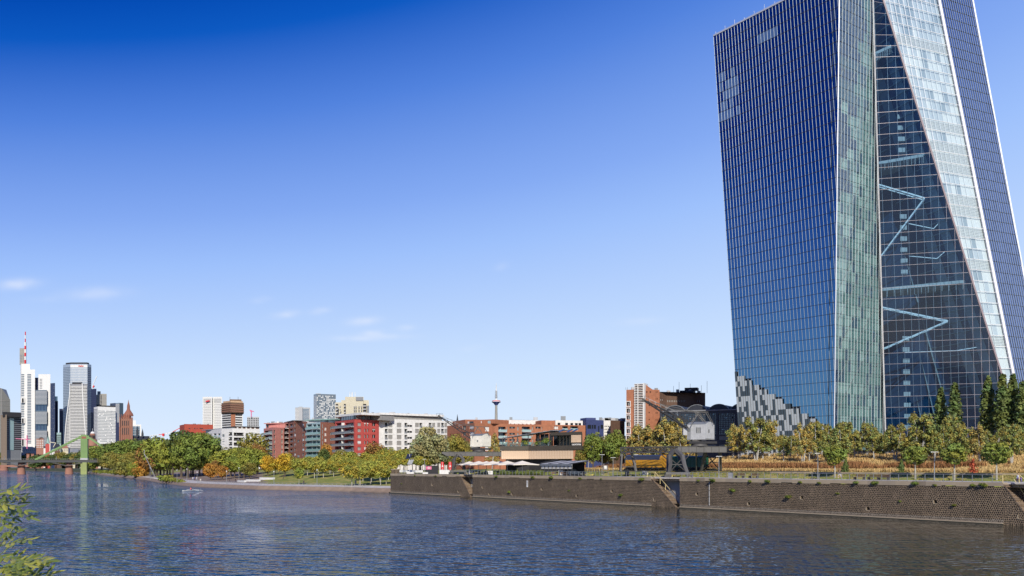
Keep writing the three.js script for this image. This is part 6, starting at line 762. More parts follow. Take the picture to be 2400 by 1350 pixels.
function wheelAt(g, p, r, n = 'wheel') { const w = new THREE.Mesh(new THREE.CylinderGeometry(r, r, 0.16, 16), M.dark); w.name = n; w.rotation.x = Math.PI / 2; w.position.copy(p); g.add(w); return w; }
{ // old rail vehicles under the crane
  const track = new MB(); for (const t of [15.3, 16.8]) track.bar(Q(52, t, 7.32), Q(112, t, 7.32), 0.12, 0.14); const tk = thing('rail_track', 'short length of old rail track under the wagons', 'rail track'); track.build('rails', M.steel, tk, 'stuff');
  const y = 7.3, t1 = thing('yellow_railcar', 'yellow railcar with a dark rounded roof parked under the crane', 'rail wagon'), A = XZ(1463, 236), B = XZ(1551, 229), f = frame(A, B), N = 10, W = 2.6;
  { const body = new MB(); body.fbox(f, 0.4, f.L, y + 0.75, y + 2.55, -W, 0); body.build('body', M.yellow, t1); const rf = new MB(); const arc = (i) => [-(W / 2) + Math.cos(Math.PI * i / N) * (W / 2 + 0.05), y + 2.56 + Math.sin(Math.PI * i / N) * 1.15]; for (let i = 0; i < N; i++) { const [d0, ya] = arc(i), [d1, yb] = arc(i + 1); rf.quad(f.at(0.1, ya, d0), f.at(f.L - 0.6, ya, d0), f.at(f.L - 0.6, yb, d1), f.at(0.1, yb, d1)); rf.tri(f.at(0.1, y + 2.56, -W / 2), f.at(0.1, ya, d0), f.at(0.1, yb, d1)); } rf.build('roof', plain(0.06, 0.07, 0.09, 0.25, 0.4), t1); const ec = new MB(); for (let i = 0; i < N; i++) { const [d0, ya] = arc(i), [d1, yb] = arc(i + 1); ec.quad(f.at(f.L - 0.62, ya, d0), f.at(f.L + 0.03, ya, d0), f.at(f.L + 0.03, yb, d1), f.at(f.L - 0.62, yb, d1)); ec.tri(f.at(f.L + 0.03, y + 2.56, -W / 2), f.at(f.L + 0.03, yb, d1), f.at(f.L + 0.03, ya, d0)); } ec.build('end_cap', M.yellow, t1); for (const u of [0.9, 2.9, 4.9, 6.9]) { fpart(t1, 'rib', M.yellow, f, u - 0.05, u + 0.05, y + 0.78, y + 2.55, 0.004, 0.06); } fpart(t1, 'chassis', M.black, f, 0.3, f.L - 0.2, y + 0.4, y + 0.74, -W + 0.2, -0.1); for (const u of [1.2, 2.6, f.L - 2.8, f.L - 1.3]) wheelAt(t1, f.at(u, y + 0.42, 0.02), 0.42); }
  const t2 = thing('green_goods_wagon', 'dark green goods wagon parked in the crane shadow', 'rail wagon'), g = frame(XZ(1568, 224), XZ(1643, 217)), g2 = frame(XZ(1643, 217), XZ(1662, 219.6));
  { fpart(t2, 'body', M.wagonGreen, g, 0, g.L, y + 0.8, y + 3.0, -2.5, 0); for (let i = 0; i <= 9; i++) fpart(t2, 'rib', M.wagonGreen, g, g.L * i / 9 - 0.05, g.L * i / 9 + 0.05, y + 0.8, y + 3.0, 0.004, 0.07); const e = frame([g.at(g.L, 0, 0).x, g.at(g.L, 0, 0).z], [g.at(g.L, 0, -2.5).x, g.at(g.L, 0, -2.5).z]); for (let i = 0; i <= 4; i++) fpart(t2, 'end_rib', M.wagonGreen, e, e.L * i / 4 - 0.05, e.L * i / 4 + 0.05, y + 0.82, y + 3.02, 0.004, 0.08); fpart(t2, 'notice', M.white, e, 1.1, 1.4, y + 1.9, y + 2.2, 0.08, 0.1); const rf = new MB(); for (let i = 0; i < 8; i++) { const a = (k) => [-1.25 + Math.cos(Math.PI * k / 8) * 1.3, y + 3.0 + Math.sin(Math.PI * k / 8) * 0.35], [d0, ya] = a(i), [d1, yb] = a(i + 1); rf.quad(g.at(-0.05, ya, d0), g.at(g.L + 0.08, ya, d0), g.at(g.L + 0.08, yb, d1), g.at(-0.05, yb, d1)); } rf.build('roof', M.wagonGreen, t2); fpart(t2, 'chassis', M.black, g, 0.1, g.L - 0.1, y + 0.45, y + 0.79, -2.3, -0.15); for (const u of [1, 2.3, g.L - 2.3, g.L - 1]) wheelAt(t2, g.at(u, y + 0.42, 0), 0.42); for (const d of [-0.5, -2]) { const bf = new THREE.Mesh(new THREE.CylinderGeometry(0.2, 0.2, 0.5, 12), M.dark); bf.name = 'buffer'; bf.rotation.z = Math.PI / 2; bf.position.copy(g.at(g.L + 0.25, y + 0.95, d)); t2.add(bf); } }
}
{ // restaurant on the quay
  const t = thing('quay_restaurant', 'two storey restaurant with tan panels, dark bands and a glazed roof terrace', 'restaurant'), g0 = 6.0;
  const f1 = pframe([1175, 263], [1239, 262]), f2 = pframe([1239, 262], [1343, 253]), y = (py, d = 262) => Yh(py, d), pA = y(1076), pB = y(1055), bB = y(1055), bT = y(1045.5);
  const core = new MB(), back = (f, u, d) => { const p = f.at(u, 0, d); return [p.x, p.z]; };
  const ring = (o1, x1, x2) => [back(f1, -x1, o1), back(f1, f1.L, o1), back(f2, f2.L + x2, o1), XZ(1342 + x2 * 9, 267), back(f1, -x1, -14)];
  core.prism(ring(-1.6, -1, -1.5), g0 - 0.3, pA); core.build('ground_floor', M.dark, t); const mid = new MB(); mid.prism(ring(-0.12, 0, 0), pA, pB); mid.build('upper_wall', M.tan, t);
  for (let i = 0; i < 14; i++) { fpart(t, 'panel', M.tan, f1, f1.L * i / 14 + 0.02, f1.L * (i + 1) / 14 - 0.02, pA + 0.02, pB - 0.01, -0.12, 0); } for (let i = 0; i < 17; i++) fpart(t, 'panel', M.tan, f2, f2.L * i / 17 + 0.03, f2.L * (i + 1) / 17 - 0.03, pA + 0.02, pB - 0.01, -0.12, 0);
  const band = new MB(); band.prism(ring(0.35, 0.3, 2.9), bB, bT); band.build('floor_band', M.bronze, t);
  // roof block on the right with deep recess, name lettering and tan panel
  const rT = y(1012, 252), rB = y(1019.5, 252), uS = f2.u(1292), uE = f2.u(1366), rb = new MB(); rb.prism([back(f2, uS, 0.4), back(f2, uE, 0.4), XZ(1365, 264), XZ(1293, 268)], rB, rT); rb.build('roof_block', M.bronze, t); { const eb = new MB(); eb.prism([back(f2, uE - 0.35, 0.38), back(f2, uE, 0.38), XZ(1365, 262), XZ(1362, 262)], bT + 0.005, rB - 0.005); eb.build('roof_block_end', M.bronze, t); } fpart(t, 'recess_back', mat(0.3, 0.34, 0.27), f2, uS - 1, uE - 3.1, bT + 0.01, rB - 0.01, -4.2, -4.0);
  fpart(t, 'panel_screen', M.tan, f2, f2.u(1341), f2.u(1364), y(1036.5, 250), rB - 0.02, 0.1, 0.47); for (let i = 1; i < 7; i++) { const u = f2.u(1341) + (f2.u(1364) - f2.u(1341)) * i / 7; fpart(t, 'panel_joint', M.tanDark, f2, u - 0.015, u + 0.015, y(1036.5, 250), rB - 0.03, 0.472, 0.482); } fpart(t, 'sign_board', M.bronze, f2, f2.u(1340), uE - 0.36, bT + 0.01, y(1037, 250), -0.1, 0.2);
  lettering(t, 'lettering', 'OOSTEN', 0.52, 0.08, M.white, f2.at(f2.u(1341.8), y(1044.4, 250), 0.22), f2.rot);
  for (const px of [1293, 1312, 1320, 1328, 1335]) fpart(t, 'mullion', M.bronze, f2, f2.u(px) - 0.06, f2.u(px) + 0.06, bT + 0.01, rB - 0.01, -0.1, 0.02); for (const [a, b] of [[1302, 1309], [1309, 1318]]) { const m = new MB(); m.bar(f2.at(f2.u(a), bT + 0.2, -1.4), f2.at(f2.u(b), rB - 0.2, -2.6), 0.22); m.build('stair_flight', M.dark, t); }
  // terrace canopy and glazing
  const cT = y(1017, 262), cL = y(1027, 263); { const m = new MB(), a = f1.at(0.4, cL, 0.3), b = f2.at(f2.u(1290), cT + 0.6, 0.3), c = f2.at(f2.u(1290), cT + 1.0, -9), e = f1.at(0.4, cL + 0.3, -9), up = V(0, 0.12, 0); const mid_ = f1.at(f1.L, (cL + cT + 0.6) / 2 + 0.1, 0.3); m.hexa([a, b, c, e, ...[a, b, c, e].map((p) => p.clone().add(up))]); m.build('terrace_canopy', M.zinc, t); for (let i = 0; i <= 8; i++) { const k = i / 8, q = new MB(); q.bar(a.clone().lerp(b, k).add(V(0, 0.16, 0)), e.clone().lerp(c, k).add(V(0, 0.16, 0)), 0.14); q.build('canopy_rafter', i % 2 ? M.greyLight : M.zinc, t); } }
  for (const [f, u] of [[f1, 0.4], [f1, f1.L * 0.42], [f1, f1.L - 0.1], [f2, f2.u(1262)], [f2, f2.u(1277)], [f2, f2.u(1289)]]) fpart(t, 'terrace_post', M.steel, f, u - 0.08, u + 0.08, bT, f === f1 ? cL + (cT - cL) * u / f.L * 0.6 : cT + 0.3, 0.05, 0.2);
  const rg = new THREE.MeshPhysicalMaterial({ transmission: 1, roughness: 0.05, thickness: 0, ior: 1.5 }); rg.color.setRGB(0.7, 0.82, 0.8); for (let i = 0; i < 7; i++) fpart(t, 'glass_balustrade', rg, f1, f1.L * i / 7 + 0.03, f1.L * (i + 1) / 7 - 0.03, bT + 0.02, bT + 1.05, 0.1, 0.12); for (let i = 0; i < 5; i++) { const a = f2.u(1240 + i * 10.4), b = f2.u(1250 + i * 10.4); fpart(t, 'glass_balustrade', rg, f2, a, b - 0.05, bT + 0.02, bT + 1.05, 0.1, 0.12); fpart(t, 'terrace_window', M.glass, f2, a + 0.1, b - 0.1, bT + 0.1, cT, -3, -2.92); }
  for (const [px, l] of [[1181, 'folded white parasol at the corner of the roof terrace'], [1201, 'folded white parasol beside the terrace post'], [1211, 'folded white parasol near the middle of the roof terrace']]) { const f = f1, u = f.u(px), p = thing('folded_parasol', l, 'parasol', 'folded terrace parasols'); const c = new THREE.Mesh(new THREE.ConeGeometry(0.34, 2.3, 8), M.fabric); c.name = 'canopy'; c.position.copy(f.at(u, bT + 1.9, -1.5)); const q = new MB(); q.bar(f.at(u, bT, -1.5), f.at(u, bT + 1.0, -1.5), 0.08); q.build('pole', M.lampGrey, p); p.add(c); }
  for (let i = 0; i < 9; i++) { const px = 1185 + i * 12, f = px < 1239 ? f1 : f2, c = thing('terrace_table', 'small white table on the roof terrace', 'table', 'roof terrace tables'), o = f.at(f.u(px), bT, -0.9), top = new THREE.Mesh(new THREE.CylinderGeometry(0.5, 0.5, 0.06, 14), M.white), leg = new THREE.Mesh(new THREE.CylinderGeometry(0.06, 0.25, 0.72, 8), M.lampGrey); top.name = 'tabletop'; leg.name = 'leg'; top.position.set(o.x, bT + 0.75, o.z); leg.position.set(o.x, bT + 0.36, o.z); c.add(top, leg); }
  for (const [px, h] of [[1232, 1.7], [1257, 1.5], [1278, 2.1]]) { const f = px < 1239 ? f1 : f2, p = f.at(f.u(px), bT, -0.5); tree('bushDark', p.x, p.z, h, 'potted green shrub on the restaurant terrace', 'terrace shrubs', { y: bT, name: 'potted_shrub' }); }
  // rooftop items
  for (const px of [1297, 1318, 1330]) { const m = new MB(), a = f2.at(f2.u(px), rT, -2), b = f2.at(f2.u(px + 6), rT + 0.9, -3.4); m.bar(a, b, 1.6, 0.08); m.build('roof_panel', M.solar, t); }
  { const m = new MB(), p = f2.at(f2.u(1294), rT, -1); for (let i = 0; i < 4; i++) m.bar(p.clone().add(V((i % 2) * 0.5, 0, 0)), p.clone().add(V((i % 2) * 0.5, 1.9, 0)), 0.06); for (let i = 0; i < 4; i++) m.bar(p.clone().add(V(-0.3, 0.5 * i, 0)), p.clone().add(V(1.2, 0.5 * i, 0)), 0.05); m.build('roof_rack', M.greyLight, t); }
  // pavilion with striped awning roof before the right half
  const pv = thing('terrace_pavilion', 'glazed terrace pavilion with a striped pale awning roof and cream blinds', 'pavilion'), p1 = pframe([1269, 243], [1342, 230]), yT = Yh(1080, 248), yF = Yh(1086.5, 237), yE = Yh(1091.5, 237);
  { for (let i = 0; i < 9; i++) { const a = p1.L * i / 9, b = p1.L * (i + 1) / 9, m = new MB(); const q = (u, y2, d) => p1.at(u, y2, d); m.hexa([q(a + 0.04, yF - 0.1, 0.1), q(b - 0.04, yF - 0.1, 0.1), q(b - 0.04, yT - 0.1, -5.5), q(a + 0.04, yT - 0.1, -5.5), q(a + 0.04, yF, 0.1), q(b - 0.04, yF, 0.1), q(b - 0.04, yT, -5.5), q(a + 0.04, yT, -5.5)]); m.build('roof_strip', i % 3 === 2 ? M.dark : M.greyLight, pv); } fpart(pv, 'fascia', M.zinc, p1, -0.1, p1.L + 0.1, yE, yF - 0.11, 0.1, 0.35); for (let i = 0; i <= 8; i++) fpart(pv, 'post', M.steel, p1, p1.L * i / 8 - 0.05, p1.L * i / 8 + 0.05, g0, yE - 0.002, 0.12, 0.22); for (let i = 0; i < 8; i++) fpart(pv, 'blind', M.fabric, p1, p1.L * i / 8 + 0.07, p1.L * (i + 1) / 8 - 0.07, yE - 0.75, yE - 0.01, 0.02, 0.06); fpart(pv, 'rear_wall', M.dark, p1, 0, p1.L - 3.6, g0, yT - 0.2, -5.6, -5.5); const sd = new MB(); sd.bar(p1.at(-0.4, yF + 0.1, 0.1), p1.at(-1.5, yT + 0.3, -5.5), 0.25); sd.build('side_beam', M.dark, pv); }
  // terrace parasols
  const geo = (() => { const q = new MB(), s = 2.45, tp = V(0, 3.75, 0), n = 4; const rim = [[-s, -s], [s, -s], [s, s], [-s, s]].map(([x, z]) => V(x, 2.75, z)); for (let i = 0; i < 4; i++) { const a = rim[i], b = rim[(i + 1) % 4], m = a.clone().lerp(b, 0.5).add(V(0, 0.1, 0)); const mid = (p) => p.clone().lerp(tp, 0.5).add(V(0, -0.1, 0)); const A = mid(a), B = mid(b), C = mid(m); q.quad(m, a, A, C); q.quad(b, m, C, B); q.tri(C, A, tp); q.tri(B, C, tp); q.quad(a, m, m.clone().add(V(0, -0.16, 0)), a.clone().add(V(0, -0.16, 0))); q.quad(m, b, b.clone().add(V(0, -0.16, 0)), m.clone().add(V(0, -0.16, 0))); } return q.geo(); })(), pole = (() => { const q = new MB(); q.tube([V(0, 0, 0), V(0, 3.6, 0)], [0.06, 0.05], 8); q.box(-0.4, 0.4, 0, 0.08, -0.4, 0.4); return q.geo(); })();
  const fab = new THREE.MeshStandardMaterial({ roughness: 0.9, side: THREE.DoubleSide }); fab.color.setRGB(0.78, 0.72, 0.62);
  [[1100, 11], [1122, 4.6], [1155, 4.6], [1189, 4.6], [1224, 4.6], [1140, 10], [1172, 10], [1205, 10]].forEach(([px, tt]) => { const p = thing('terrace_parasol', 'large square cream parasol in the row before the restaurant', 'parasol', 'open terrace parasols'), { x, z } = quay(px, tt); const c = new THREE.Mesh(geo, fab), s = new THREE.Mesh(pole, M.white); c.name = 'canopy'; s.name = 'pole'; c.castShadow = true; p.add(c, s); p.position.set(x, g0, z); p.rotation.y = 0.3; p.scale.set(1.42, 1.0, 1.42); });
  // tables, hedging and diners under the parasols
  for (let i = 0; i < 12; i++) { const px = 1105 + i * 13, { x, z } = quay(px, 3.6 + (i % 3) * 1.5), c = thing('cafe_table', 'dark cafe table under the cream parasols', 'table', 'cafe tables under the parasols'), tb = new THREE.Mesh(boxGeo(0.9, 0.05, 0.9), i % 3 ? M.dark : M.white), lg = new THREE.Mesh(boxGeo(0.1, 0.72, 0.1), M.dark); tb.name = 'tabletop'; lg.name = 'leg'; tb.position.set(x, g0 + 0.76, z); lg.position.set(x, g0 + 0.38, z); c.add(tb, lg); }
  for (let i = 0; i < 26; i++) { const px = 1160 + i * 4.4, s = qs(px, 2.6), p = Q(s, 2.6, g0); tree('bushDark', p.x, p.z, 1.05 + 0.4 * hash2(i, 2, 2), 'low potted hedge plant along the terrace railing', 'terrace hedge plants', { y: g0, name: 'hedge_plant', wide: 0.9, variants: 3 }); }
  { const b = thing('notice_board', 'white notice board on the quay before the parasols', 'notice board'), p = quay(1150, 1.6); const q = new MB(); q.box(-0.62, 0.62, 0.15, 1.15, -0.04, 0.04); q.build('board', M.white, b); const q2 = new MB(); q2.box(-0.75, 0.2, 0.75, 1.15, 0.05, 0.09); q2.build('upper_board', M.white, b); b.position.copy(p); }
  { const b = thing('notice_board', 'white menu board beside the pavilion posts', 'notice board'), p = quay(1314, 3); const q = new MB(); q.box(-0.5, 0.5, 0.2, 1.5, -0.03, 0.03); q.build('board', M.white, b); b.position.copy(p); }
  for (const px of [1300, 1322]) { const b = thing('wooden_bench', px < 1310 ? 'reddish wooden bench on the quay before the pavilion blinds' : 'reddish wooden bench beside the white menu board', 'bench'), p = quay(px, 2.6); for (const [n, a] of [['seat', [-0.8, 0.8, 0.42, 0.48, -0.25, 0.25]], ['backrest', [-0.8, 0.8, 0.55, 0.95, -0.3, -0.25]], ['leg', [-0.7, -0.62, 0, 0.42, -0.2, 0.2]], ['leg', [0.62, 0.7, 0, 0.42, -0.2, 0.2]]]) { const q = new MB(); q.box(...a); q.build(n, M.wood, b); } b.position.copy(p); }
}

for (const [p, h, k] of weeds) tree('bushDark', p.x, p.z, h, k ? 'tuft of weeds hanging from the coping of the quay wall' : 'weed growing from a joint in the quay wall', k ? 'weeds along the coping' : 'weeds in the wall face', { y: p.y, name: 'weed_tuft', wide: 1.6, variants: 3 });
// ---------------------------------------------------------------- planting: park
{
  const GR = 'plane trees of the riverside grove', lab = 'plane tree with a yellow-green crown in the clipped riverside grove';
  const r = rng(12);
  // grove rows, nearest row first
  const rowsG = [[[826, 846, 868, 893, 905], 332, 1086], [[852, 872, 892, 910], 350, 1081], [[738, 760, 784, 806, 828, 850, 876, 900, 926], 382, 1075], [[720, 748, 776, 806, 836, 866, 896, 922, 950, 980, 1005], 398, 1069], [[790, 822, 855, 888, 915, 940, 966, 992, 1018, 1044], 410, 1061], [[900, 928, 956, 984, 1012, 1040, 1066, 1090], 424, 1055], [[915, 945, 975, 1005, 1035, 1062, 1085], 436, 1050]];
  for (const [ps, d, top] of rowsG) for (const p of ps) treePx('plane', p + (r() - 0.5) * 6, d + (r() - 0.5) * 8, top + (r() - 0.5) * 6 + (p < 790 ? 3 : 0), lab, GR, { wide: 1.02 + r() * 0.2, name: 'plane_tree' });
  const T = (kind, px, d, top, label, wide = 1, group) => treePx(kind, px, d, top, label, group, { wide });
  const park = 'park trees between the bridge and the grove';
  T('dark', 425, 560, 1004, 'tall dark green park tree before the red cube hall', 0.95, park); T('dark', 452, 545, 1012, 'tall dark green park tree before the white balconied block', 0.9, park); T('green', 478, 540, 1010, 'broad green park tree covering the corner of the white block', 1.0, park); T('green', 440, 520, 1020, 'green park tree in front of the tall dark pair', 1.0, park); T('dark', 496, 560, 1022, 'dark tree beside the white block balconies', 0.8, park);
  for (const [px, d, top] of [[368, 600, 1022], [392, 590, 1030], [405, 560, 1035]]) T('fresh', px, d, top, 'bright green park tree near the brown chestnut', 1.05, park);
  for (const [px, d, top] of [[352, 640, 1038], [376, 620, 1036], [362, 600, 1048]]) T('brown', px, d, top, 'rust brown chestnut tree in the park', 1.15, park);
  for (const [px, d, top] of [[218, 1080, 1046], [238, 1060, 1042], [262, 1000, 1036], [284, 930, 1031], [303, 900, 1030], [322, 860, 1030], [338, 800, 1028]]) T('green', px, d, top, 'green riverside tree behind the bridge end', 1.2, 'trees by the bridge end');
  for (const [px, d, top] of [[255, 900, 1058], [275, 840, 1062], [312, 760, 1056], [335, 700, 1060], [296, 700, 1072]]) T('olive', px, d, top, 'olive green tree on the bank below the bridge end', 1.15, 'trees on the bank');
  T('orange', 328, 640, 1078, 'orange autumn tree near the small harbour crane', 1.1, park); T('yellow', 345, 660, 1070, 'yellowing tree behind the small harbour crane', 1.1, park); T('fresh', 318, 640, 1080, 'green tree beside the orange autumn tree', 1, park);
  for (const [px, d, top] of [[384, 600, 1066], [405, 580, 1063], [424, 570, 1062], [447, 548, 1060], [468, 535, 1059], [398, 620, 1056], [436, 590, 1058]]) T('fresh', px, d, top, 'fresh green tree in the row along the plaza', 1.25, 'trees along the plaza');
  T('orange', 494, 440, 1084, 'small orange tree beside the plaza', 1.2, park); T('orange', 521, 435, 1090, 'low orange tree before the big green trees', 1.2, park); T('brown', 508, 470, 1078, 'brownish tree between the two orange trees', 1.1, park);
  for (const [px, d, top] of [[520, 480, 1056], [541, 470, 1049], [562, 462, 1047], [584, 455, 1050], [604, 460, 1053], [550, 440, 1068], [572, 432, 1072]]) T('fresh', px, d, top, 'big rounded green tree before the white and pink blocks', 1.25, 'big trees before the apartment blocks');
  T('olive', 594, 560, 1015, 'tall thin-crowned olive brown tree before the white block', 1.1, park); T('brown', 604, 540, 1040, 'dark brown tree at the foot of the pink block', 1.0, park); T('olive', 585, 415, 1083, 'olive tree with spreading crown by the skate ramps', 1.35, park);
  T('yellow', 628, 425, 1066, 'golden green tree before the pink block', 1.1, park); T('yellow', 668, 405, 1058, 'bright golden yellow tree before the brick block', 1.05, park); T('yellow', 655, 430, 1072, 'smaller golden tree behind the bright yellow one', 1.0, park); T('fresh', 645, 440, 1076, 'light green tree between the golden trees', 1.1, park);
  T('sapling', 701, 350, 1093, 'young light green tree standing on the lawn', 0.95, park); T('plane', 697, 398, 1073, 'plane tree at the end of the grove', 1.1, park); T('plane', 717, 405, 1074, 'plane tree behind the young lawn tree', 1.1, park);
  T('orange', 765, 440, 1037, 'tall reddish brown tree before the teal balconies', 0.7, park); T('dark', 760, 430, 1050, 'dark green tree under the reddish crown', 0.9, park); T('olive', 800, 420, 1053, 'olive tree before the red block', 1.0, park); T('brown', 879, 430, 1036, 'bronze crowned tree at the corner of the white block', 1.1, park); T('green', 893, 430, 1045, 'green tree beside the bronze crowned tree', 1, park);
  T('willow', 1003, 400, 992, 'tall silvery green tree before the white block', 0.75, park); T('willow', 1027, 398, 1012, 'lower silvery green tree beside the tall one', 1.0, park); T('olive', 1068, 420, 1016, 'olive tree behind the cream crane cab', 0.8, park); T('willow', 985, 402, 1020, 'silvery green tree rising from the grove', 1.0, park); T('olive', 1085, 430, 1030, 'olive tree before the brick range', 0.9, park); T('birchGold', 1152, 420, 1012, 'thin golden tree before the brick range', 0.9, park);
  // bank shrubs and far bank trees
  for (const [px, d, h] of [[226, 985, 3], [237, 930, 3.4], [247, 890, 3], [258, 850, 3.2], [268, 800, 3.6], [276, 770, 3.4], [284, 740, 2.6], [296, 715, 2.4], [306, 690, 2], [312, 672, 1.8]]) { const [x, z] = XZ(px, d + 6); tree(px % 3 ? 'bush' : 'bushDark', x, z, h * 1.25, 'leafy shrub on the stony bank below the bridge', 'bank shrubs by the bridge', { y: 1.0, wide: 1.5 }); }
  for (const [px, d, h] of [[384, 474, 3.2], [391, 462, 3.6], [398, 453, 3], [406, 446, 2.2], [414, 438, 2], [422, 431, 1.8], [429, 424, 1.4]]) { const [x, z] = XZ(px, d + 3); tree('bush', x, z, h, 'bright green shrub on the point of the bank', 'shrubs on the bank point', { y: 0.8, wide: 1.5 }); }
  for (let i = 0; i < 16; i++) { const px = -5 + i * 12.4, d = (px < 70 ? 1960 : 1600) + 60 * hash2(i, 1, 1); T(i % 3 ? 'dark' : 'olive', px, d, 1058 + 8 * hash2(i, 5, 5), 'dark riverside tree beyond the cable bridge', 1.25, 'trees beyond the bridge'); }
  for (let i = 0; i < 7; i++) { const px = 205 + i * 17; T('dark', px, 1150 + 30 * (i % 3), 1050 + 4 * (i % 2), 'tree mass at the far end of the bridge', 1.4, 'trees at the far bridge end'); }
}
// ---------------------------------------------------------------- planting: quay meadow
{
  const r = rng(31), bl = 'slender white-stemmed birch with thin yellowing leaves before the glass tower';
  for (const [px, top] of [[1718, 985], [1733, 990], [1752, 1000], [1772, 973], [1786, 985], [1803, 980], [1836, 1010], [1852, 1018], [1868, 1012], [1882, 986], [1898, 990], [1912, 984], [1928, 996], [1944, 980], [1958, 1002], [1975, 985], [1986, 974], [2003, 998], [2018, 990], [2032, 986], [2050, 1000], [2064, 990], [2082, 996], [2098, 990], [2112, 984], [2128, 992], [2146, 968], [2160, 962], [2178, 990], [2194, 984], [2212, 978], [2228, 968], [2246, 974], [2262, 984], [2280, 990], [2298, 992], [2316, 996], [2334, 992], [2352, 988], [2372, 990], [2390, 984]]) treeQ(r() < 0.2 ? 'birchGold' : 'birch', px, 46 + r() * 26, top, bl, 'birches before the tower', { wide: 0.85 + 0.35 * r(), name: 'birch_tree' });
  for (let i = 0; i < 26; i++) { const px = 1825 + i * 23 + r() * 8; treeQ(r() < 0.5 ? 'olive' : 'green', px, 74 + r() * 12, 1014 + r() * 22, 'dense olive green tree in the belt between birches and tower', 'belt of trees before the tower', { wide: 0.8 }); }
  for (const [px, top, t] of [[2205, 909, 92], [2238, 896, 90], [2315, 882, 90], [2350, 876, 88], [2374, 877, 90], [2396, 893, 88]]) treeQ('poplar', px, t, top, 'dark columnar poplar rising before the glass facade', 'columnar poplars', { wide: 1.2, name: 'poplar_tree' });
  for (const [px, top, t, k, l] of [[1390, 1012, 40, 'green', 'round green tree behind the restaurant'], [1412, 1022, 44, 'olive', 'olive tree beside the round green tree'], [1442, 1008, 42, 'green', 'green tree beside the brick market building'], [1378, 1030, 50, 'birchGold', 'thin golden tree at the restaurant corner'], [1425, 1030, 50, 'birchGold', 'thin golden tree between the green ones'], [1362, 1046, 38, 'olive', 'low olive tree under the overhang of the restaurant roof']]) treeQ(k, px, t, top, l, null, { wide: 0.75 });
  for (const [px, top, t] of [[1478, 1003, 46], [1492, 985, 50], [1506, 992, 46], [1524, 1000, 50], [1540, 992, 46], [1556, 985, 48], [1566, 972, 46], [1584, 990, 50], [1600, 1002, 46], [1612, 1012, 50]]) treeQ('birchGold', px, t, top, 'golden birch behind the gantry crane', 'golden birches behind the crane', { wide: 1.15, name: 'birch_tree' });
  const yl = ['young plane tree beside the runner and the dark cone shrub', 'young plane tree next to the small conifer by the path', 'young plane tree beside the red leaved shrub', 'young plane tree by the seat near the yellow handrail'];
  [[1957, 1042], [2145, 1043], [2237, 1039], [2336, 1034]].forEach(([px, top], i) => treeQ('young', px, 10.6, top, yl[i], 'young promenade planes', { wide: 1.2, name: 'young_plane_tree' }));
  const sh = (kind, px, t, top, l) => { const p = quay(px, t), g = ground(p.x, p.z); tree(kind, p.x, p.z, Yh(top, -p.z) - g, l, null, { y: g, wide: 0.62 }); };
  sh('cone', 1981, 17, 1076, 'dark upright cone shrub on the meadow edge'); sh('cone', 2113, 17, 1076, 'small dark conifer on the meadow edge'); sh('bushRed', 2280, 17, 1074, 'red leaved upright shrub on the meadow edge');
  // dry grass and brown shrubs: one mass nobody could count
  { const g = new THREE.BufferGeometry(), p = [], n = [], c = [], q = rng(5); for (let i = 0; i < 16; i++) { const a = q() * 6.28, h = 0.5 + q() * 0.5, x = (q() - 0.5) * 0.5, z = (q() - 0.5) * 0.5, l = (q() - 0.5) * 0.5, w = 0.05; const dx = Math.cos(a) * w, dz = Math.sin(a) * w; for (const v of [[x - dx, 0, z - dz], [x + dx, 0, z + dz], [x + l, h, z + (q() - 0.5) * 0.5]]) { p.push(...v); n.push(-dz / w * 0.7, 0.6, dx / w * 0.7); } } g.setAttribute('position', new THREE.Float32BufferAttribute(p, 3)); g.setAttribute('normal', new THREE.Float32BufferAttribute(n, 3));
    const m = new THREE.MeshStandardMaterial({ roughness: 0.95, side: THREE.DoubleSide }), mk = (name, label, N, place) => { const im = new THREE.InstancedMesh(g, m, N), o = new THREE.Object3D(), col = new THREE.Color(); for (let i = 0; i < N; i++) { const [s, t, sc, rgb] = place(i), b = Q(s, t, 0); o.position.set(b.x, ground(b.x, b.z) - 0.03, b.z); o.rotation.y = q() * 6.28; o.scale.set(sc * 1.3, sc, sc * 1.3); o.updateMatrix(); im.setMatrixAt(i, o.matrix); im.setColorAt(i, col.setRGB(...rgb)); } im.name = name; im.userData = { kind: 'stuff', label, category: 'grass' }; im.castShadow = im.receiveShadow = true; scene.add(im); };
    mk('dry_grass', 'straw coloured dry grass on the meadow slope', 34000, () => { const s = -30 + q() * 165, t = 20 + q() * q() * 62, k = 0.7 + 0.6 * q(); return [s, t, 0.5 + 0.5 * q(), [0.66 * k, 0.46 * k, 0.19 * k]]; });
    mk('dry_scrub', 'rust brown dry scrub on the meadow slope', 9000, () => { let s, t; do { s = -30 + q() * 165; t = 25 + q() * 14; } while (fbm(s * 0.11, t * 0.16, 77, 3) < 0.52); const k = 0.6 + 0.8 * q(); return [s, t, 1.1 + 0.9 * q(), [0.34 * k, 0.16 * k, 0.06 * k]]; });
    mk('lawn_grass', 'short patchy grass beside the promenade', 9000, () => { const s = -30 + q() * 125, t = 9.2 + q() * 11, k = 0.6 + 0.7 * q(), y = q(); return [s, t, 0.16 + 0.12 * q(), y < 0.45 ? [0.2 * k, 0.21 * k, 0.04 * k] : [0.5 * k, 0.36 * k, 0.15 * k]]; });
  }
}

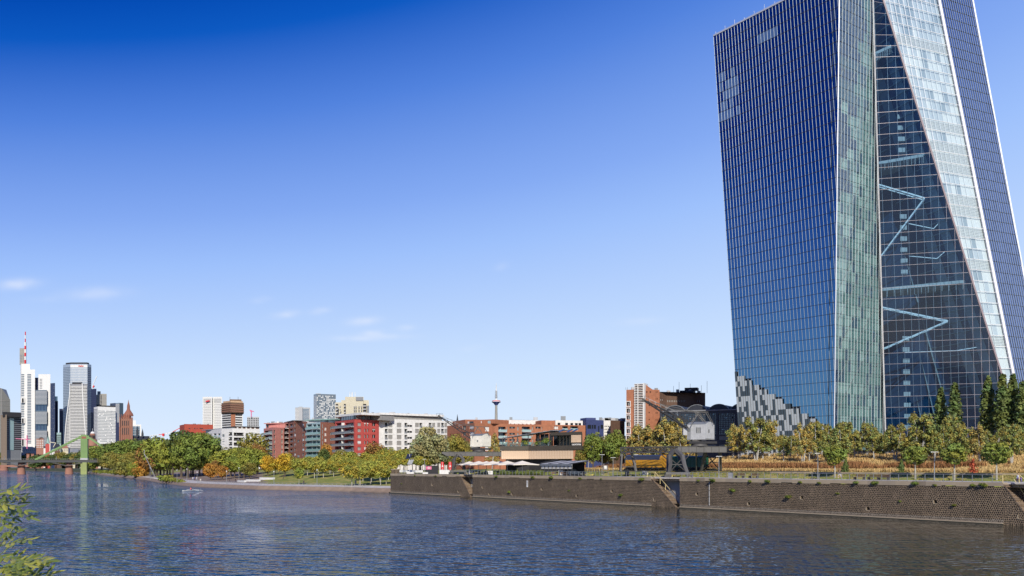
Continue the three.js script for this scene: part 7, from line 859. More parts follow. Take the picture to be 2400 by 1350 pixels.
// ---------------------------------------------------------------- small things on quay and in the park
const at3 = (px, py, d) => P3(px, py, d);
function lampPost(p, h, label, group, twin) { const t = thing('street_lamp', label, 'street lamp', group); const q = new MB(); q.tube([V(0, 0, 0), V(0, h * 0.5, 0), V(0, h, 0)], [0.09, 0.075, 0.055], 8); q.build('pole', M.lampGrey, t); const b = new MB(); b.tube([V(0, 0, 0), V(0, 0.6, 0)], [0.14, 0.12], 8); b.build('base', M.lampGrey, t); const k = new MB(); if (twin) { k.box(-0.6, 0.6, h, h + 0.09, -0.14, 0.14); } else { k.tube([V(0, h, 0), V(0, h + 0.1, 0), V(0, h + 0.45, 0), V(0, h + 0.5, 0)], [0.12, 0.2, 0.17, 0.02], 10); } k.build('lamp_head', M.white, t); t.position.copy(p); return t; }
for (const [px, top, t, l] of [[1917, 1063, 9.6, 'thin grey lamp post beside the young plane by the runner'], [2190, 1060, 9.6, 'thin grey lamp post between two young planes'], [1685, 1070, 8.4, 'thin pale lamp post beside the gantry crane legs'], [1437, 1073, 9, 'pale lamp post before the dry meadow by the sign'], [1411, 1066, 9.5, 'taller lamp post beside the meadow information sign'], [1490, 1066, 8.4, 'pale post standing before the yellow railcar']]) { const p = quay(px, t), y = t < 8.8 ? QH : ground(p.x, p.z); p.y = y; lampPost(p, Yh(top, -p.z) - y, l, null, true); }
for (const [px, d, top, l] of [[352, 470, 1098, 'lamp post by the bank shrubs'], [415, 428, 1103, 'lamp post on the plaza edge beyond the point'], [438, 415, 1101, 'lamp post on the path at the point of the bank'], [462, 408, 1108, 'lamp post where the bank railing starts'], [531, 380, 1106, 'lamp post on the riverside path near the skate ramps'], [642, 352, 1107, 'white headed lamp post on the path before the lawn'], [743, 342, 1103, 'lamp post at the lawn before the grove'], [835, 334, 1110, 'lamp post on the path under the grove'], [560, 420, 1098, 'lamp post behind the skate ramps']]) { const [x, z] = XZ(px, d), y = Math.max(1.6, ground(x, z)); lampPost(V(x, y, z), Yh(top, d) - y, l); }
lampPost(quay(995, 5), 4.4, 'lamp post beside the black kiosk', null, true);
{ // solar mast
  const t = thing('solar_mast', 'tall mast carrying two tilted solar panels above the quay end', 'mast'), p = quay(960, 6), d = -p.z, h = Yh(1061, d) - QH, q = new MB(); q.tube([V(0, 0, 0), V(0, h - 0.4, 0)], [0.1, 0.07], 8); q.build('pole', M.white, t); for (const [y, x] of [[h - 1.1, -0.35], [h - 2.9, 0.15]]) { const m = new MB(); m.hexa([V(x - 0.9, y - 0.8, 0.5), V(x + 0.6, y - 0.8, 0.5), V(x + 0.6, y - 0.76, 0.42), V(x - 0.9, y - 0.76, 0.42), V(x - 0.4, y + 0.7, -0.4), V(x + 1.2, y + 0.7, -0.4), V(x + 1.2, y + 0.74, -0.48), V(x - 0.4, y + 0.74, -0.48)]); m.build('solar_panel', y > h - 2 ? M.solar : M.lampGrey, t); } const c = new MB(); c.box(-0.9, 0.9, 0, 0.35, -0.6, 0.6); c.build('plinth', M.white, t); t.position.copy(p); }
{ // black kiosk with pink sign, banners, barriers
  const t = thing('kiosk', 'black box kiosk with a pink sign on the quay', 'kiosk'), p = quay(1012, 7), q = new MB(); q.box(-1.9, 1.9, 0, 2.4, -1.2, 1.2); q.build('box', M.dark, t); const l = new MB(); l.box(-2, 2, 2.4, 2.5, -1.3, 1.3); l.build('roof', M.black, t); const s = new MB(); s.box(-1.75, -0.1, 1.3, 2.25, 1.21, 1.25); s.build('sign', M.pinkSign, t); const n = new THREE.Mesh(new THREE.TorusGeometry(0.25, 0.09, 8, 18), M.white); n.name = 'sign_mark'; n.position.set(-0.92, 1.78, 1.28); t.add(n); t.position.copy(p); t.rotation.y = 0.1; }
for (const [px, l] of [[1037, 'tall red banner on the side of the kiosk'], [1055, 'tall red banner next to the dark crane leg']]) { const t = thing('banner_flag', l, 'banner'), p = quay(px, 6), q = new MB(); q.tube([V(0, 0, 0), V(0, 3.6, 0)], [0.06, 0.05], 7); q.build('pole', M.white, t); const f = new MB(); for (let i = 0; i < 6; i++) { const y0 = 1.2 + i * 0.4, w = (k) => 0.12 * Math.sin(k * 1.9); f.quad(V(-0.42, y0, w(i)), V(0.42, y0, -w(i)), V(0.42, y0 + 0.4, -w(i + 1)), V(-0.42, y0 + 0.4, w(i + 1))); } f.build('cloth', M.redFlag, t); const s = new MB(); s.box(-0.18, 0.18, 2.1, 2.5, 0.14, 0.16); s.build('white_mark', M.white, t); t.position.copy(p); }
{ const r = rng(9); for (let i = 0; i < 9; i++) { const px = 926 + i * 7.5, t = thing('quay_barrier', 'white barrier panel in the row on the quay end', 'barrier', 'white barriers on the quay end'), p = quay(px, 8 + r() * 3), q = new MB(); q.box(-0.75, 0.75, 0.3, 1.05, -0.05, 0.05); q.build('panel', i % 3 ? M.white : M.greyLight, t); for (const x of [-0.6, 0.6]) { const f = new MB(); f.box(x - 0.05, x + 0.05, 0, 0.3, -0.25, 0.25); f.build('foot', M.dark, t); } t.position.copy(p); t.rotation.y = 0.3 + r() * 0.4; }
  for (const [px, w, m, l] of [[962, 2.1, M.white, 'white concrete block at the foot of the solar mast'], [997, 1.6, M.white, 'white concrete block before the black kiosk'], [1043, 3.2, M.white, 'long white counter block beside the red banners'], [1034, 1.0, M.white, 'small white block beside the long counter']]) { const t = thing('white_block', l, 'block'), p = quay(px, px > 1030 ? 5 : 3), q = new MB(), h = px > 1030 ? 1.3 : 0.55; q.box(-w / 2, w / 2, 0, h - 0.08, -0.4, 0.4); q.build('block', m, t); const c = new MB(); c.box(-w / 2 - 0.03, w / 2 + 0.03, h - 0.08, h, -0.43, 0.43); c.build('top', M.greyLight, t); t.position.copy(p); }
  const e = thing('wall_end_pier', 'dark stone pier at the end of the quay wall', 'pier'), p = Q(S_END - 1, 1.2, QH); const q = new MB(); q.box(-0.9, 0.9, 0, 1.25, -0.9, 0.9); q.build('shaft', M.basalt, e); const c = new MB(); c.box(-1, 1, 1.25, 1.45, -1, 1); c.build('cap', M.coping, e); e.position.copy(p); e.rotation.y = 0.99; }
{ // silver estate car beside the pavilion
  const t = thing('parked_car', 'dark silver car parked at the corner of the restaurant', 'car'), p = quay(1351, 7.5), car = (pts, w0, w1) => { const sh = new THREE.Shape(pts.map(([x, y]) => new THREE.Vector2(x, y))); const g = new THREE.ExtrudeGeometry(sh, { depth: w0, bevelEnabled: true, bevelSize: w1, bevelThickness: w1, bevelSegments: 2 }); g.translate(0, 0, -w0 / 2); return g; };
  const paint = plain(0.35, 0.36, 0.36, 0.25, 0.5), body = new THREE.Mesh(car([[-2.1, 0.35], [2.1, 0.35], [2.2, 0.7], [1.9, 0.92], [0.9, 1.0], [-1.9, 1.02], [-2.15, 0.8]], 1.5, 0.1), paint), cab = new THREE.Mesh(car([[0.95, 0.98], [0.35, 1.45], [-1.5, 1.5], [-1.95, 1.02]], 1.25, 0.08), M.glass), roof = new THREE.Mesh(car([[0.3, 1.47], [-1.5, 1.52], [-1.45, 1.56], [0.2, 1.53]], 1.2, 0.05), paint); body.name = 'body'; cab.name = 'windows'; roof.name = 'roof'; t.add(body, cab, roof); for (const x of [-1.35, 1.35]) for (const z of [-0.78, 0.78]) { const w = new THREE.Mesh(new THREE.CylinderGeometry(0.34, 0.34, 0.22, 18), M.black); w.name = 'wheel'; w.rotation.x = Math.PI / 2; w.position.set(x, 0.34, z); t.add(w); const r = new THREE.Mesh(new THREE.CylinderGeometry(0.2, 0.2, 0.24, 14), M.aluminium); r.name = 'rim'; r.rotation.x = Math.PI / 2; r.position.set(x, 0.34, z); w.attach(r); } for (const z of [-0.55, 0.55]) { const h = new MB(); h.box(2.16, 2.3, 0.65, 0.8, z - 0.2, z + 0.2); h.build('headlight', M.white, t); } t.position.copy(p).setY(QH + 0.03); t.rotation.y = -0.75; }
for (let i = 0; i < 9; i++) { const px = 1362 + i * 5.8, p = quay(px, 14), t = thing('bollard', 'short brown wooden bollard in the row below the dry meadow', 'bollard', 'wooden bollards'), y = ground(p.x, p.z), q = new MB(); q.tube([V(0, -0.2, 0), V(0, 0.75, 0), V(0, 0.8, 0)], [0.12, 0.12, 0.09], 8); q.build('post', M.bark, t); const c = new MB(); c.tube([V(0, 0.62, 0), V(0, 0.7, 0)], [0.125, 0.125], 8); c.build('band', M.lampGrey, t); t.position.set(p.x, y, p.z); }
{ const t = thing('information_sign', 'dark framed information sign at the edge of the meadow', 'sign'), p = quay(1419, 12.5), q = new MB(), y = ground(p.x, p.z); for (const x of [-0.55, 0.55]) { const b = new MB(); b.box(x - 0.06, x + 0.06, -0.2, 2.1, -0.06, 0.06); b.build('post', M.brown, t); } q.box(-0.5, 0.5, 0.9, 2.0, -0.03, 0.03); q.build('board', M.grey, t); const s = new MB(); s.box(-0.3, 0.3, 1.2, 1.9, 0.031, 0.04); s.build('sheet', M.white, t); t.position.set(p.x, y, p.z); }
for (const [px, l] of [[1733, 'slatted lounger bench nearer the grey bin'], [1766, 'slatted lounger bench before the birches'], [2014, 'slatted lounger bench past the dark cone shrub'], [2047, 'slatted lounger bench in the middle of the pair'], [2070, 'slatted lounger bench before the small conifer']]) { const t = thing('lounger_bench', l, 'bench'), p = quay(px, 6.4), m = M.brown; for (let i = 0; i < 6; i++) { const q = new MB(); q.box(-1.1, 1.1, 0.42, 0.46, -0.36 + i * 0.13, -0.26 + i * 0.13); q.build('slat', m, t); } for (let i = 0; i < 3; i++) { const q = new MB(); q.box(-1.1, 1.1, 0.55 + i * 0.13, 0.65 + i * 0.13, 0.4 + i * 0.05, 0.44 + i * 0.05); q.build('back_slat', m, t); } for (const x of [-0.9, 0.9]) { const q = new MB(); q.box(x - 0.05, x + 0.05, 0, 0.42, -0.32, 0.38); q.build('leg', M.steel, t); } t.position.copy(p).setY(QH + 0.03); t.rotation.y = -0.95 + Math.PI; }
{ const t = thing('litter_bin', 'square grey litter bin on the promenade', 'litter bin'), p = quay(1712, 5.5), q = new MB(); q.box(-0.35, 0.35, 0.05, 1.05, -0.35, 0.35); q.build('body', M.grey, t); const c = new MB(); c.box(-0.4, 0.4, 1.05, 1.15, -0.4, 0.4); c.build('lid', M.steel, t); t.position.copy(p).setY(QH + 0.03); t.rotation.y = 0.99; }
{ // control boxes at the railcar
  for (const [px, w, l] of [[1512, 1.2, 'light grey metal cabinet before the yellow railcar'], [1470, 0.7, 'small dark lever frame at the end of the yellow railcar']]) { const t = thing('metal_cabinet', l, 'cabinet'), p = quay(px, 11), y = ground(p.x, p.z), q = new MB(); q.box(-w / 2, w / 2, 0, 1.0, -0.4, 0.4); q.build('body', px > 1500 ? M.greyLight : M.steel, t); const c = new MB(); c.box(-w / 2 - 0.04, w / 2 + 0.04, 1.0, 1.06, -0.45, 0.45); c.build('lid', M.grey, t); t.position.set(p.x, y, p.z); t.rotation.y = 0.4; }
}
{ // wire fence on the crest of the meadow
  const t = thing('meadow_fence', 'thin post and wire fence along the crest of the dry meadow', 'fence'); const s0 = qs(1700, 58), s1 = qs(2440, 58), N = 34; for (let i = 0; i <= N; i++) { const b = Q(s0 + (s1 - s0) * i / N, 58, 0), y = ground(b.x, b.z), m = new THREE.Mesh(boxGeo(0.08, 1.9, 0.08), M.steel); m.name = 'post'; m.position.set(b.x, y + 0.85, b.z); t.add(m); if (i < N) { const c = Q(s0 + (s1 - s0) * (i + 1) / N, 58, 0), y2 = ground(c.x, c.z); for (const h of [1.75, 1.0]) { const q = new MB(); q.bar(V(b.x, y + h, b.z), V(c.x, y2 + h, c.z), 0.035); q.build('wire', M.steel, t); } } } }
{ // park bank railing, skate ramps, small harbour crane
  const rl = thing('bank_railing', 'low grey railing along the park bank beside the water', 'railing'), pts = []; const B = BANK; for (let i = 0; i < 5; i++) { const [ax, az] = B[i], [bx, bz] = B[i + 1], L = Math.hypot(bx - ax, bz - az), nx = -(bz - az) / L, nz = (bx - ax) / L, n = Math.round(L / 2); for (let k = 0; k < n; k++) pts.push(V(ax + (bx - ax) * k / n + nx * 1.8, 1.4, az + (bz - az) * k / n + nz * 1.8)); }
  const use = pts.filter((p) => { const px = 1200 + F * p.x / -p.z; return px < 860 && px > 462; }); use.forEach((p, i) => { const m = new THREE.Mesh(boxGeo(0.09, 1.05, 0.09), M.lampGrey); m.name = 'post'; m.position.copy(p).setY(1.95); rl.add(m); if (i) { const q = new MB(); q.bar(use[i - 1].clone().setY(2.45), p.clone().setY(2.45), 0.08); q.bar(use[i - 1].clone().setY(2.0), p.clone().setY(2.0), 0.05); q.build('rail', M.lampGrey, rl); } });
  for (const [a, b, d, l] of [[576, 606, 395, 'long white concrete skate wall on the plaza'], [608, 640, 402, 'second white concrete skate wall beside the lawn'], [556, 572, 392, 'low white skate ramp at the plaza end']]) { const t = thing('skate_ramp', l, 'skate ramp'), f = pframe([a, d], [b, d - 6]), y = ground(...XZ((a + b) / 2, d)); fpart(t, 'wall', M.white, f, 0, f.L, y - 0.4, y + 0.75, -0.9, 0); const q = new MB(), g = (u, yy, dd) => f.at(u, yy, dd); q.hexa([g(0, y - 0.4, 0.01), g(f.L, y - 0.4, 0.01), g(f.L, y - 0.4, -0.9), g(0, y - 0.4, -0.9), g(0.4, y + 0.76, -0.2), g(f.L - 0.4, y + 0.76, -0.2), g(f.L - 0.4, y + 0.76, -0.8), g(0.4, y + 0.76, -0.8)]); fpart(t, 'coping', M.greyLight, f, 0, f.L, y + 0.752, y + 0.82, -0.95, 0.05); }
  const t = thing('small_harbour_crane', 'small white harbour crane with a slanting jib on the plaza', 'crane'), d = 548, bar = (n, a, b, w, m = M.greyLight) => { const q = new MB(); q.bar(at3(...a, d), at3(...b, d), w); q.build(n, m, t); }; const [cx, cz] = XZ(373, d), g = ground(cx, cz);
  { const q = new MB(); q.box(cx - 2.6, cx + 1.6, g + 1.2, g + 4.4, cz - 1.2, cz + 1.2); q.build('cab', M.grey, t); const k = new MB(); k.box(cx - 2.2, cx - 0.6, g + 1.7, g + 4.1, cz + 1.21, cz + 1.25); k.build('cab_window', M.white, t); const b = new MB(); b.box(cx - 2, cx + 2.6, g + 0.8, g + 1.19, cz - 1.4, cz + 1.4); b.build('platform', M.white, t); for (const [x, z] of [[-1.8, -1.2], [-1.8, 1.2], [2.4, -1.2], [2.4, 1.2]]) { const l = new MB(); l.box(cx + x - 0.15, cx + x + 0.15, g - 0.3, g + 0.8, cz + z - 0.15, cz + z + 0.15); l.build('leg', M.white, t); } for (const z of [-1, 1]) { const f = new MB(); f.bar(V(cx + 2.4, g + 1.2, cz + z), V(cx + 2.4, g + 4, cz + z), 0.12); f.bar(V(cx + 2.4, g + 4, cz + z), V(cx - 0.4, g + 4, cz + z), 0.12); f.build('rear_frame', M.white, t); } }
  for (const s of [-0.6, 0.6]) { const q = new MB(), a = V(cx - 1.3, g + 2.6, cz + s), b = at3(338, 1064, d).add(V(0, 0, s * 0.3)); q.bar(a, b, 0.17); q.build('jib_chord', M.lampGrey, t); } for (let i = 0; i < 8; i++) { const q = new MB(), k = i / 8, a = V(cx - 1.3, g + 2.6, cz), b = at3(338, 1064, d), p = a.clone().lerp(b, k); q.bar(p.clone().add(V(0, 0, -0.6 + 0.3 * k)), p.clone().add(V(0, 0, 0.6 - 0.3 * k)), 0.12); q.build('jib_rung', M.lampGrey, t); } { const q = new MB(), b = at3(338, 1064, d); q.bar(b, b.clone().add(V(0, 2.2, 0)), 0.12); q.build('tip_post', M.white, t); const w = new MB(); w.bar(at3(338, 1064, d), at3(348, 1082, d).add(V(0, 1.6, 0)), 0.08); w.build('tie', M.white, t); }
}
{ // rowing boat with rower
  const t = thing('rowing_boat', 'slim white rowing shell on the water with two oars', 'rowing boat'), d = 330; const [x, z] = XZ(447, d); const q = new MB(); const N = 12, st = (i) => { const k = i / N, w = 0.32 * Math.pow(Math.sin(Math.PI * k), 0.6); return [-3.8 + 7.6 * k, w]; }; for (let i = 0; i < N; i++) { const [xa, wa] = st(i), [xb, wb] = st(i + 1); q.quad(V(xa, 0.02, wa * 0.6), V(xb, 0.02, wb * 0.6), V(xb, 0.3, wb), V(xa, 0.3, wa)); q.quad(V(xb, 0.02, -wb * 0.6), V(xa, 0.02, -wa * 0.6), V(xa, 0.3, -wa), V(xb, 0.3, -wb)); q.quad(V(xa, 0.3, wa), V(xb, 0.3, wb), V(xb, 0.3, -wb), V(xa, 0.3, -wa)); } q.build('hull', M.white, t); for (const s of [-1, 1]) { const o = new MB(); o.bar(V(0.2, 0.6, s * 0.3), V(s * 1.6 + 1.4, 0.12, s * 2.6), 0.07); o.build('oar', M.white, t); } t.position.set(x, 0, z); t.rotation.y = 1.1; }
{ // people: each body one continuous surface
  const poses = {
    walk: { b: [['head', [0, 1.62, 0.02], [0, 1.7, 0.02], 0.1, 0.095], ['skin', [0, 1.46, 0], [0, 1.56, 0], 0.055, 0.055], ['top', [0, 1.0, 0], [0, 1.38, 0], 0.15, 0.165], ['top', [-0.15, 1.38, 0], [0.15, 1.38, 0], 0.075, 0.075], ['top', [-0.2, 1.38, 0], [-0.25, 1.12, 0.06], 0.06, 0.05], ['skin', [-0.25, 1.12, 0.06], [-0.24, 0.88, -0.06], 0.045, 0.035], ['top', [0.2, 1.38, 0], [0.25, 1.12, -0.04], 0.06, 0.05], ['skin', [0.25, 1.12, -0.04], [0.25, 0.9, 0.1], 0.045, 0.035], ['leg', [-0.09, 0.95, 0], [-0.1, 0.5, 0.12], 0.1, 0.07], ['leg', [-0.1, 0.5, 0.12], [-0.1, 0.08, 0.1], 0.065, 0.045], ['shoe', [-0.1, 0.05, 0.06], [-0.1, 0.04, 0.24], 0.045, 0.035], ['leg', [0.09, 0.95, 0], [0.1, 0.5, -0.02], 0.1, 0.07], ['leg', [0.1, 0.5, -0.02], [0.1, 0.08, -0.22], 0.065, 0.045], ['shoe', [0.1, 0.05, -0.26], [0.1, 0.04, -0.1], 0.045, 0.035]] },
    run: { b: [['head', [0.1, 1.64, 0.02], [0.11, 1.72, 0.02], 0.1, 0.095], ['skin', [0.06, 1.48, 0], [0.09, 1.58, 0], 0.055, 0.055], ['top', [0, 1.02, 0], [0.05, 1.4, 0], 0.14, 0.155], ['top', [0.05, 1.4, -0.15], [0.05, 1.4, 0.15], 0.075, 0.075], ['skin', [0.05, 1.4, -0.19], [-0.14, 1.2, -0.24], 0.05, 0.045], ['skin', [-0.14, 1.2, -0.24], [0.08, 1.12, -0.2], 0.042, 0.035], ['skin', [0.05, 1.4, 0.19], [0.2, 1.18, 0.24], 0.05, 0.045], ['skin', [0.2, 1.18, 0.24], [0.36, 1.32, 0.16], 0.042, 0.035], ['leg', [0, 0.97, -0.09], [0.3, 0.72, -0.1], 0.1, 0.075], ['skin', [0.3, 0.72, -0.1], [0.22, 0.3, -0.1], 0.06, 0.042], ['shoe', [0.22, 0.27, -0.1], [0.36, 0.25, -0.1], 0.045, 0.035], ['leg', [0, 0.97, 0.09], [-0.12, 0.55, 0.1], 0.1, 0.075], ['skin', [-0.12, 0.55, 0.1], [-0.28, 0.14, 0.1], 0.06, 0.042], ['shoe', [-0.3, 0.1, 0.1], [-0.18, 0.04, 0.1], 0.045, 0.035]] },
    sit: { b: [['head', [0.04, 1.16, 0], [0.05, 1.24, 0], 0.1, 0.095], ['skin', [0, 1.0, 0], [0.03, 1.1, 0], 0.055, 0.055], ['top', [-0.06, 0.58, 0], [0, 0.94, 0], 0.16, 0.165], ['top', [0, 0.92, -0.15], [0, 0.92, 0.15], 0.075, 0.075], ['top', [0, 0.92, -0.2], [0.06, 0.68, -0.26], 0.06, 0.05], ['skin', [0.06, 0.68, -0.26], [0.26, 0.6, -0.14], 0.045, 0.035], ['top', [0, 0.92, 0.2], [0.06, 0.68, 0.26], 0.06, 0.05], ['skin', [0.06, 0.68, 0.26], [0.26, 0.6, 0.14], 0.045, 0.035], ['leg', [-0.02, 0.52, -0.1], [0.42, 0.54, -0.12], 0.1, 0.075], ['leg', [0.42, 0.54, -0.12], [0.46, 0.1, -0.12], 0.065, 0.045], ['shoe', [0.46, 0.05, -0.12], [0.6, 0.04, -0.12], 0.045, 0.035], ['leg', [-0.02, 0.52, 0.1], [0.42, 0.54, 0.12], 0.1, 0.075], ['leg', [0.42, 0.54, 0.12], [0.46, 0.1, 0.12], 0.065, 0.045], ['shoe', [0.46, 0.05, 0.12], [0.6, 0.04, 0.12], 0.045, 0.035]] },
  };
  const seg = (p, a, b, ra, rb) => { const dx = b[0] - a[0], dy = b[1] - a[1], dz = b[2] - a[2], L = dx * dx + dy * dy + dz * dz, t = clamp(((p[0] - a[0]) * dx + (p[1] - a[1]) * dy + (p[2] - a[2]) * dz) / L); return Math.hypot(p[0] - a[0] - dx * t, p[1] - a[1] - dy * t, p[2] - a[2] - dz * t) - (ra + (rb - ra) * t); };
  function bodyGeo(pose, dress) {
    const R = 56, mc = new MarchingCubes(R, M.skin, true, false, 40000), h = R / 2, S = 0.96; mc.isolation = 0; mc.reset(); const bones = poses[pose].b;
    for (let k = 0; k < R; k++) for (let j = 0; j < R; j++) for (let i = 0; i < R; i++) { const p = [(i - h) / h * S, (j - h) / h * S + 0.93, (k - h) / h * S]; let d = 1e9; for (const [, a, b, ra, rb] of bones) { const q = seg(p, a, b, ra, rb), kk = 0.03, e = clamp(0.5 + 0.5 * (d - q) / kk); d = d > 100 ? q : d * (1 - e) + q * e - kk * e * (1 - e); } mc.field[i + j * R + k * R * R] = -d; }
    mc.update(); const n = mc.count, pos = new Float32Array(n * 3), nor = new Float32Array(n * 3), col = new Float32Array(n * 3);
    for (let i = 0; i < n; i++) { const p = [mc.positionArray[i * 3] * S, mc.positionArray[i * 3 + 1] * S + 0.93, mc.positionArray[i * 3 + 2] * S]; pos.set(p, i * 3); nor.set([mc.normalArray[i * 3], mc.normalArray[i * 3 + 1], mc.normalArray[i * 3 + 2]], i * 3); let bd = 1e9, bk = 'skin'; for (const [kd, a, b, ra, rb] of bones) { const q = seg(p, a, b, ra, rb); if (q < bd) { bd = q; bk = kd; } } col.set(dress[bk] ?? dress.skin, i * 3); }
    const g = new THREE.BufferGeometry(); g.setAttribute('position', new THREE.BufferAttribute(pos, 3)); g.setAttribute('normal', new THREE.BufferAttribute(nor, 3)); g.setAttribute('color', new THREE.BufferAttribute(col, 3)); g.computeVertexNormals(); return g;
  }
  const pm = new THREE.MeshStandardMaterial({ vertexColors: true, roughness: 0.85 }), sk = [0.42, 0.25, 0.17], D = (top, leg, shoe = [0.05, 0.05, 0.05], hair = [0.04, 0.025, 0.015]) => ({ skin: sk, head: sk, top, leg, shoe, hair }), cache = {};
  function person(pose, key, dress, p, rot, label, group, sc = 1) { const t = thing('person', label, 'person', group), g = cache[pose + key] ??= bodyGeo(pose, dress), m = new THREE.Mesh(g, pm); m.name = 'body'; m.castShadow = true; t.add(m); const hd = poses[pose].b[0][2], hr = new THREE.Mesh(new THREE.SphereGeometry(0.108, 12, 8, 0, 6.283, 0, 1.75), plain(...dress.hair)); hr.name = 'hair'; hr.position.set(hd[0] - 0.012, hd[1] + 0.01, hd[2] - 0.015); t.add(hr); t.position.copy(p); t.rotation.y = rot; t.scale.setScalar(sc); return t; }
  person('run', 'a', D([0.03, 0.03, 0.04], [0.5, 0.48, 0.46], [0.6, 0.6, 0.6]), quay(1969, 6.8, QH + 0.03), 2.4, 'runner in a dark top and pale shorts on the promenade');
  const s = person('sit', 'a', D([0.6, 0.58, 0.66], [0.16, 0.1, 0.3]), quay(2386, 6.6, QH + 0.03), -0.6, 'seated person in a white top on a bench near the yellow handrail'); { const b = thing('promenade_bench', 'plain slatted bench under the seated person in white', 'bench'), p = quay(2386, 6.6, QH + 0.03); for (let i = 0; i < 4; i++) { const q = new MB(); q.box(-0.28 + i * 0.14, -0.17 + i * 0.14, 0.36, 0.42, -1, 1); q.build('slat', M.brown, b); } for (const z of [-0.8, 0.8]) { const q = new MB(); q.box(-0.25, 0.25, 0, 0.36, z - 0.05, z + 0.05); q.build('leg', M.steel, b); } b.position.copy(p); b.rotation.y = -0.6; }
  person('walk', 'a', D([0.62, 0.62, 0.66], [0.2, 0.24, 0.34]), quay(1101, 1.8, QH + 0.03), 0.8, 'walker in a white shirt on the quay beside the dark crane');
  const row = XZ(447, 330); person('sit', 'r', D([0.6, 0.12, 0.12], [0.03, 0.03, 0.05]), V(row[0], -0.05, row[1]), 1.1, 'rower in a red top sitting in the white shell');
  const pk = [[386, 470, 'a', 'walker in a white shirt near the small harbour crane'], [403, 452, 'b', 'walker in dark clothes behind the bank shrubs'], [452, 440, 'a', 'first walker in white of the pair on the plaza'], [456, 441, 'c', 'companion in blue of the pair on the plaza'], [461, 437, 'a', 'person in white beside the pair on the plaza'], [470, 398, 'd', 'person in pale clothes at the start of the bank railing'], [538, 402, 'b', 'dark dressed person near the skate ramps'], [552, 385, 'b', 'person in dark clothes on the riverside path'], [712, 345, 'b', 'person in dark clothes beside the young lawn tree'], [776, 398, 'a', 'person in white under the grove'], [833, 336, 'd', 'person in pale clothes by the lamp under the grove'], [664, 392, 'b', 'person in dark clothes under the bright yellow tree']];
  const dr = { a: D([0.62, 0.62, 0.66], [0.2, 0.24, 0.34]), b: D([0.03, 0.03, 0.04], [0.04, 0.04, 0.06]), c: D([0.08, 0.14, 0.4], [0.05, 0.05, 0.09]), d: D([0.55, 0.52, 0.45], [0.45, 0.42, 0.38]) };
  pk.forEach(([px, d, k, l], i) => { const [x, z] = XZ(px, d), y = Math.max(ground(x, z), bankDist(x, z) < 8 ? 1.6 : -9); person('walk', k, dr[k], V(x, y, z), i * 1.3, l); });
  for (let i = 0; i < 10; i++) { const px = 1108 + i * 15, k = 'abcd'[i % 4]; person('sit', k, dr[k], quay(px, 4.4 + (i % 3) * 1.6, QH + 0.03), i * 1.9, ['diner in white at a table under the parasols', 'diner in black at a table under the parasols', 'diner in blue at a table under the parasols', 'diner in beige at a table under the parasols'][i % 4], 'diners under the parasols'); }
}
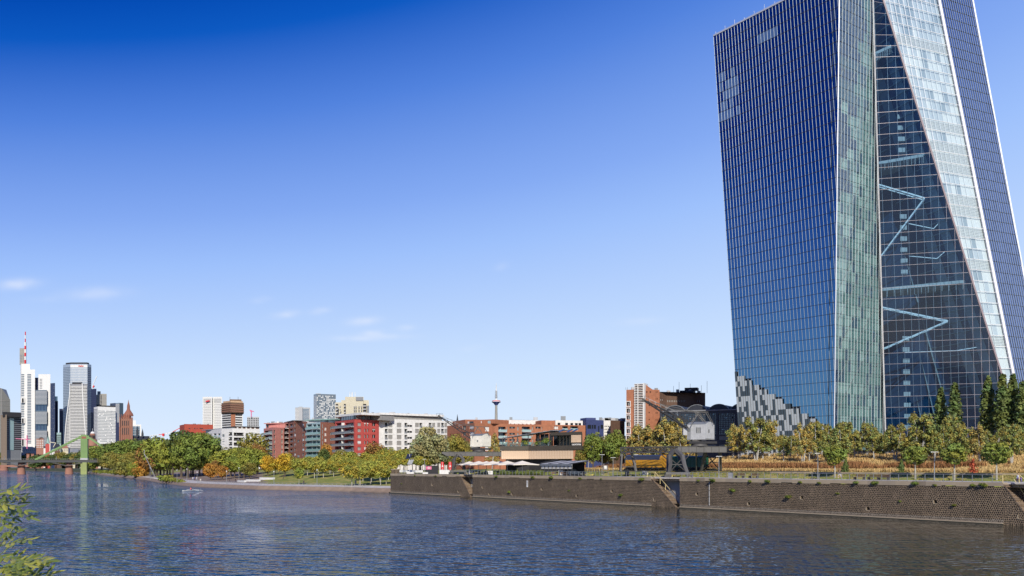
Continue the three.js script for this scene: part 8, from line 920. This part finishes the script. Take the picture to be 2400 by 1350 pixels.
{ // branches of an ash tree reaching in close to the eye
  const t = thing('ash_branch', 'ash branch with many pinnate leaves reaching low over the water', 'branch'), t2 = thing('ash_branch', 'higher ash branch with a few drooping leaves over the water', 'branch');
  const LS = 1.5, lm = (r, g, b) => { const m = new THREE.MeshPhysicalMaterial({ roughness: 0.55, transmission: 0.35, thickness: 0, side: THREE.DoubleSide }); m.color.setRGB(r, g, b); return m; }, mats = [lm(0.3, 0.32, 0.045), lm(0.15, 0.2, 0.03), lm(0.38, 0.37, 0.06), lm(0.2, 0.25, 0.04)], r = rng(61);
  const leaflet = (mb, base, dir, nrm, L) => { const d = dir.clone().normalize(), e = d.clone().cross(nrm).normalize(), n = e.clone().cross(d), p = (a, b, c) => base.clone().addScaledVector(d, a * L).addScaledVector(e, b * L).addScaledVector(n, c * L); const o = p(0, 0, 0), q = p(0.35, 0, 0.02), s = p(0.7, 0, 0.0), tip = p(1, 0, -0.08), l1 = p(0.32, 0.19, -0.04), l2 = p(0.68, 0.15, -0.06), r1 = p(0.32, -0.19, -0.04), r2 = p(0.68, -0.15, -0.06); mb.tri(o, q, l1); mb.quad(q, s, l2, l1); mb.tri(s, tip, l2); mb.tri(o, r1, q); mb.quad(q, r1, r2, s); mb.tri(s, r2, tip); };
  const frond = (par, base, dir, len0, m) => { const len = len0 * LS; const g = new THREE.Group(); g.name = 'leaf'; par.add(g); const d = dir.clone().normalize(), side = d.clone().cross(V(0.2, 1, 0.3)).normalize(), up = side.clone().cross(d).normalize(), pts = []; const N = 5; for (let i = 0; i <= N; i++) pts.push(base.clone().addScaledVector(d, len * i / N).add(V(0, -0.16 * len * Math.pow(i / N, 2), 0))); const st = new MB(); st.tube(pts, pts.map((_, i) => 0.0022 * (1.3 - i / N)), 5); st.build('leaf_stalk', mats[1], g); for (let i = 1; i <= N; i++) for (const s of [-1, 1]) { const mb = new MB(), L = len * (0.34 + 0.08 * r()) * (i === N ? 0.85 : 1); leaflet(mb, pts[i], d.clone().multiplyScalar(0.55).addScaledVector(side, s).addScaledVector(up, (r() - 0.5) * 0.7), up.clone().add(V((r() - 0.5) * 0.6, 0.2, (r() - 0.5) * 0.6)).normalize(), L); mb.build('leaflet', mats[Math.floor(r() * 4)], g); } const mb = new MB(); leaflet(mb, pts[N], d, up, len * 0.4); mb.build('leaflet', m, g); };
  const D0 = 5.2, root = at3(-420, 1500, D0), twig = (par, a, b, w) => { const m = new MB(); m.tube([a, a.clone().lerp(b, 0.5).add(V(0, 0.03, 0)), b], [w, w * 0.7, w * 0.35], 7); m.build('twig', M.bark, par); };
  twig(t, root, at3(-20, 1330, D0), 0.014); twig(t, at3(-20, 1330, D0), at3(40, 1316, D0), 0.006); twig(t, at3(-160, 1380, D0), at3(0, 1272, D0 + 0.1), 0.007);
  for (const [px, py, dx, dy, L, dz] of [[2, 1280, 0.9, 0.35, 0.11, 0.1], [-6, 1290, 0.6, 0.9, 0.1, 0.2], [10, 1310, 1, 0.1, 0.15, 0.1], [30, 1318, 1, 0.25, 0.11, -0.1], [-4, 1320, 0.8, -0.3, 0.13, 0.3], [20, 1326, 0.9, -0.5, 0.13, 0.2], [-10, 1345, 1, -0.2, 0.15, -0.2], [5, 1350, 0.9, 0.2, 0.15, 0.4], [-12, 1300, 0.9, -0.1, 0.12, -0.3], [34, 1345, 0.8, -0.3, 0.11, 0.2], [-8, 1362, 1, 0.3, 0.17, 0], [-15, 1272, 0.8, 0.5, 0.1, 0.2], [-10, 1330, 1, 0.05, 0.14, 0.3], [12, 1338, 0.9, 0.3, 0.12, -0.1], [18, 1356, 1, 0.15, 0.13, 0.1], [0, 1300, 0.7, 0.6, 0.1, 0.4], [26, 1330, 1, 0.35, 0.1, 0.3], [40, 1360, 0.9, 0.1, 0.11, 0.2], [-20, 1350, 1, 0.5, 0.15, 0.4], [-5, 1312, 0.95, 0.25, 0.12, 0.15]]) frond(t, at3(px, py, D0 + dz), V(dx, dy, (r() - 0.5) * 0.5), L, mats[Math.floor(r() * 3)]);
  twig(t2, root.clone().add(V(0, 0.3, 0)), at3(-6, 1165, D0 + 0.3), 0.012);
  for (const [px, py, dx, dy, L, dz] of [[-22, 1160, 1, 0.1, 0.12, 0.3], [-20, 1172, 1, -0.3, 0.14, 0.4], [-24, 1182, 0.7, -0.8, 0.11, 0.2], [-14, 1170, 0.9, -0.55, 0.1, 0.5], [-30, 1158, 0.9, 0.3, 0.12, 0.2], [-26, 1176, 1, -0.1, 0.12, 0.1], [-28, 1190, 0.9, -0.5, 0.11, 0.3], [-32, 1168, 1, 0.05, 0.13, 0.35]]) frond(t2, at3(px, py, D0 + dz), V(dx, dy, (r() - 0.5) * 0.5), L, mats[3]);
  const tr = thing('ash_tree', 'ash trunk standing at the near bank beside the bridge', 'tree'), m = new MB(); m.tube([V(root.x - 0.1, -1, root.z), V(root.x - 0.05, 4, root.z + 0.1), V(root.x, root.y + 1.2, root.z)], [0.16, 0.12, 0.07], 9); m.build('trunk', M.bark, tr);
}
renderer.render(scene, camera);
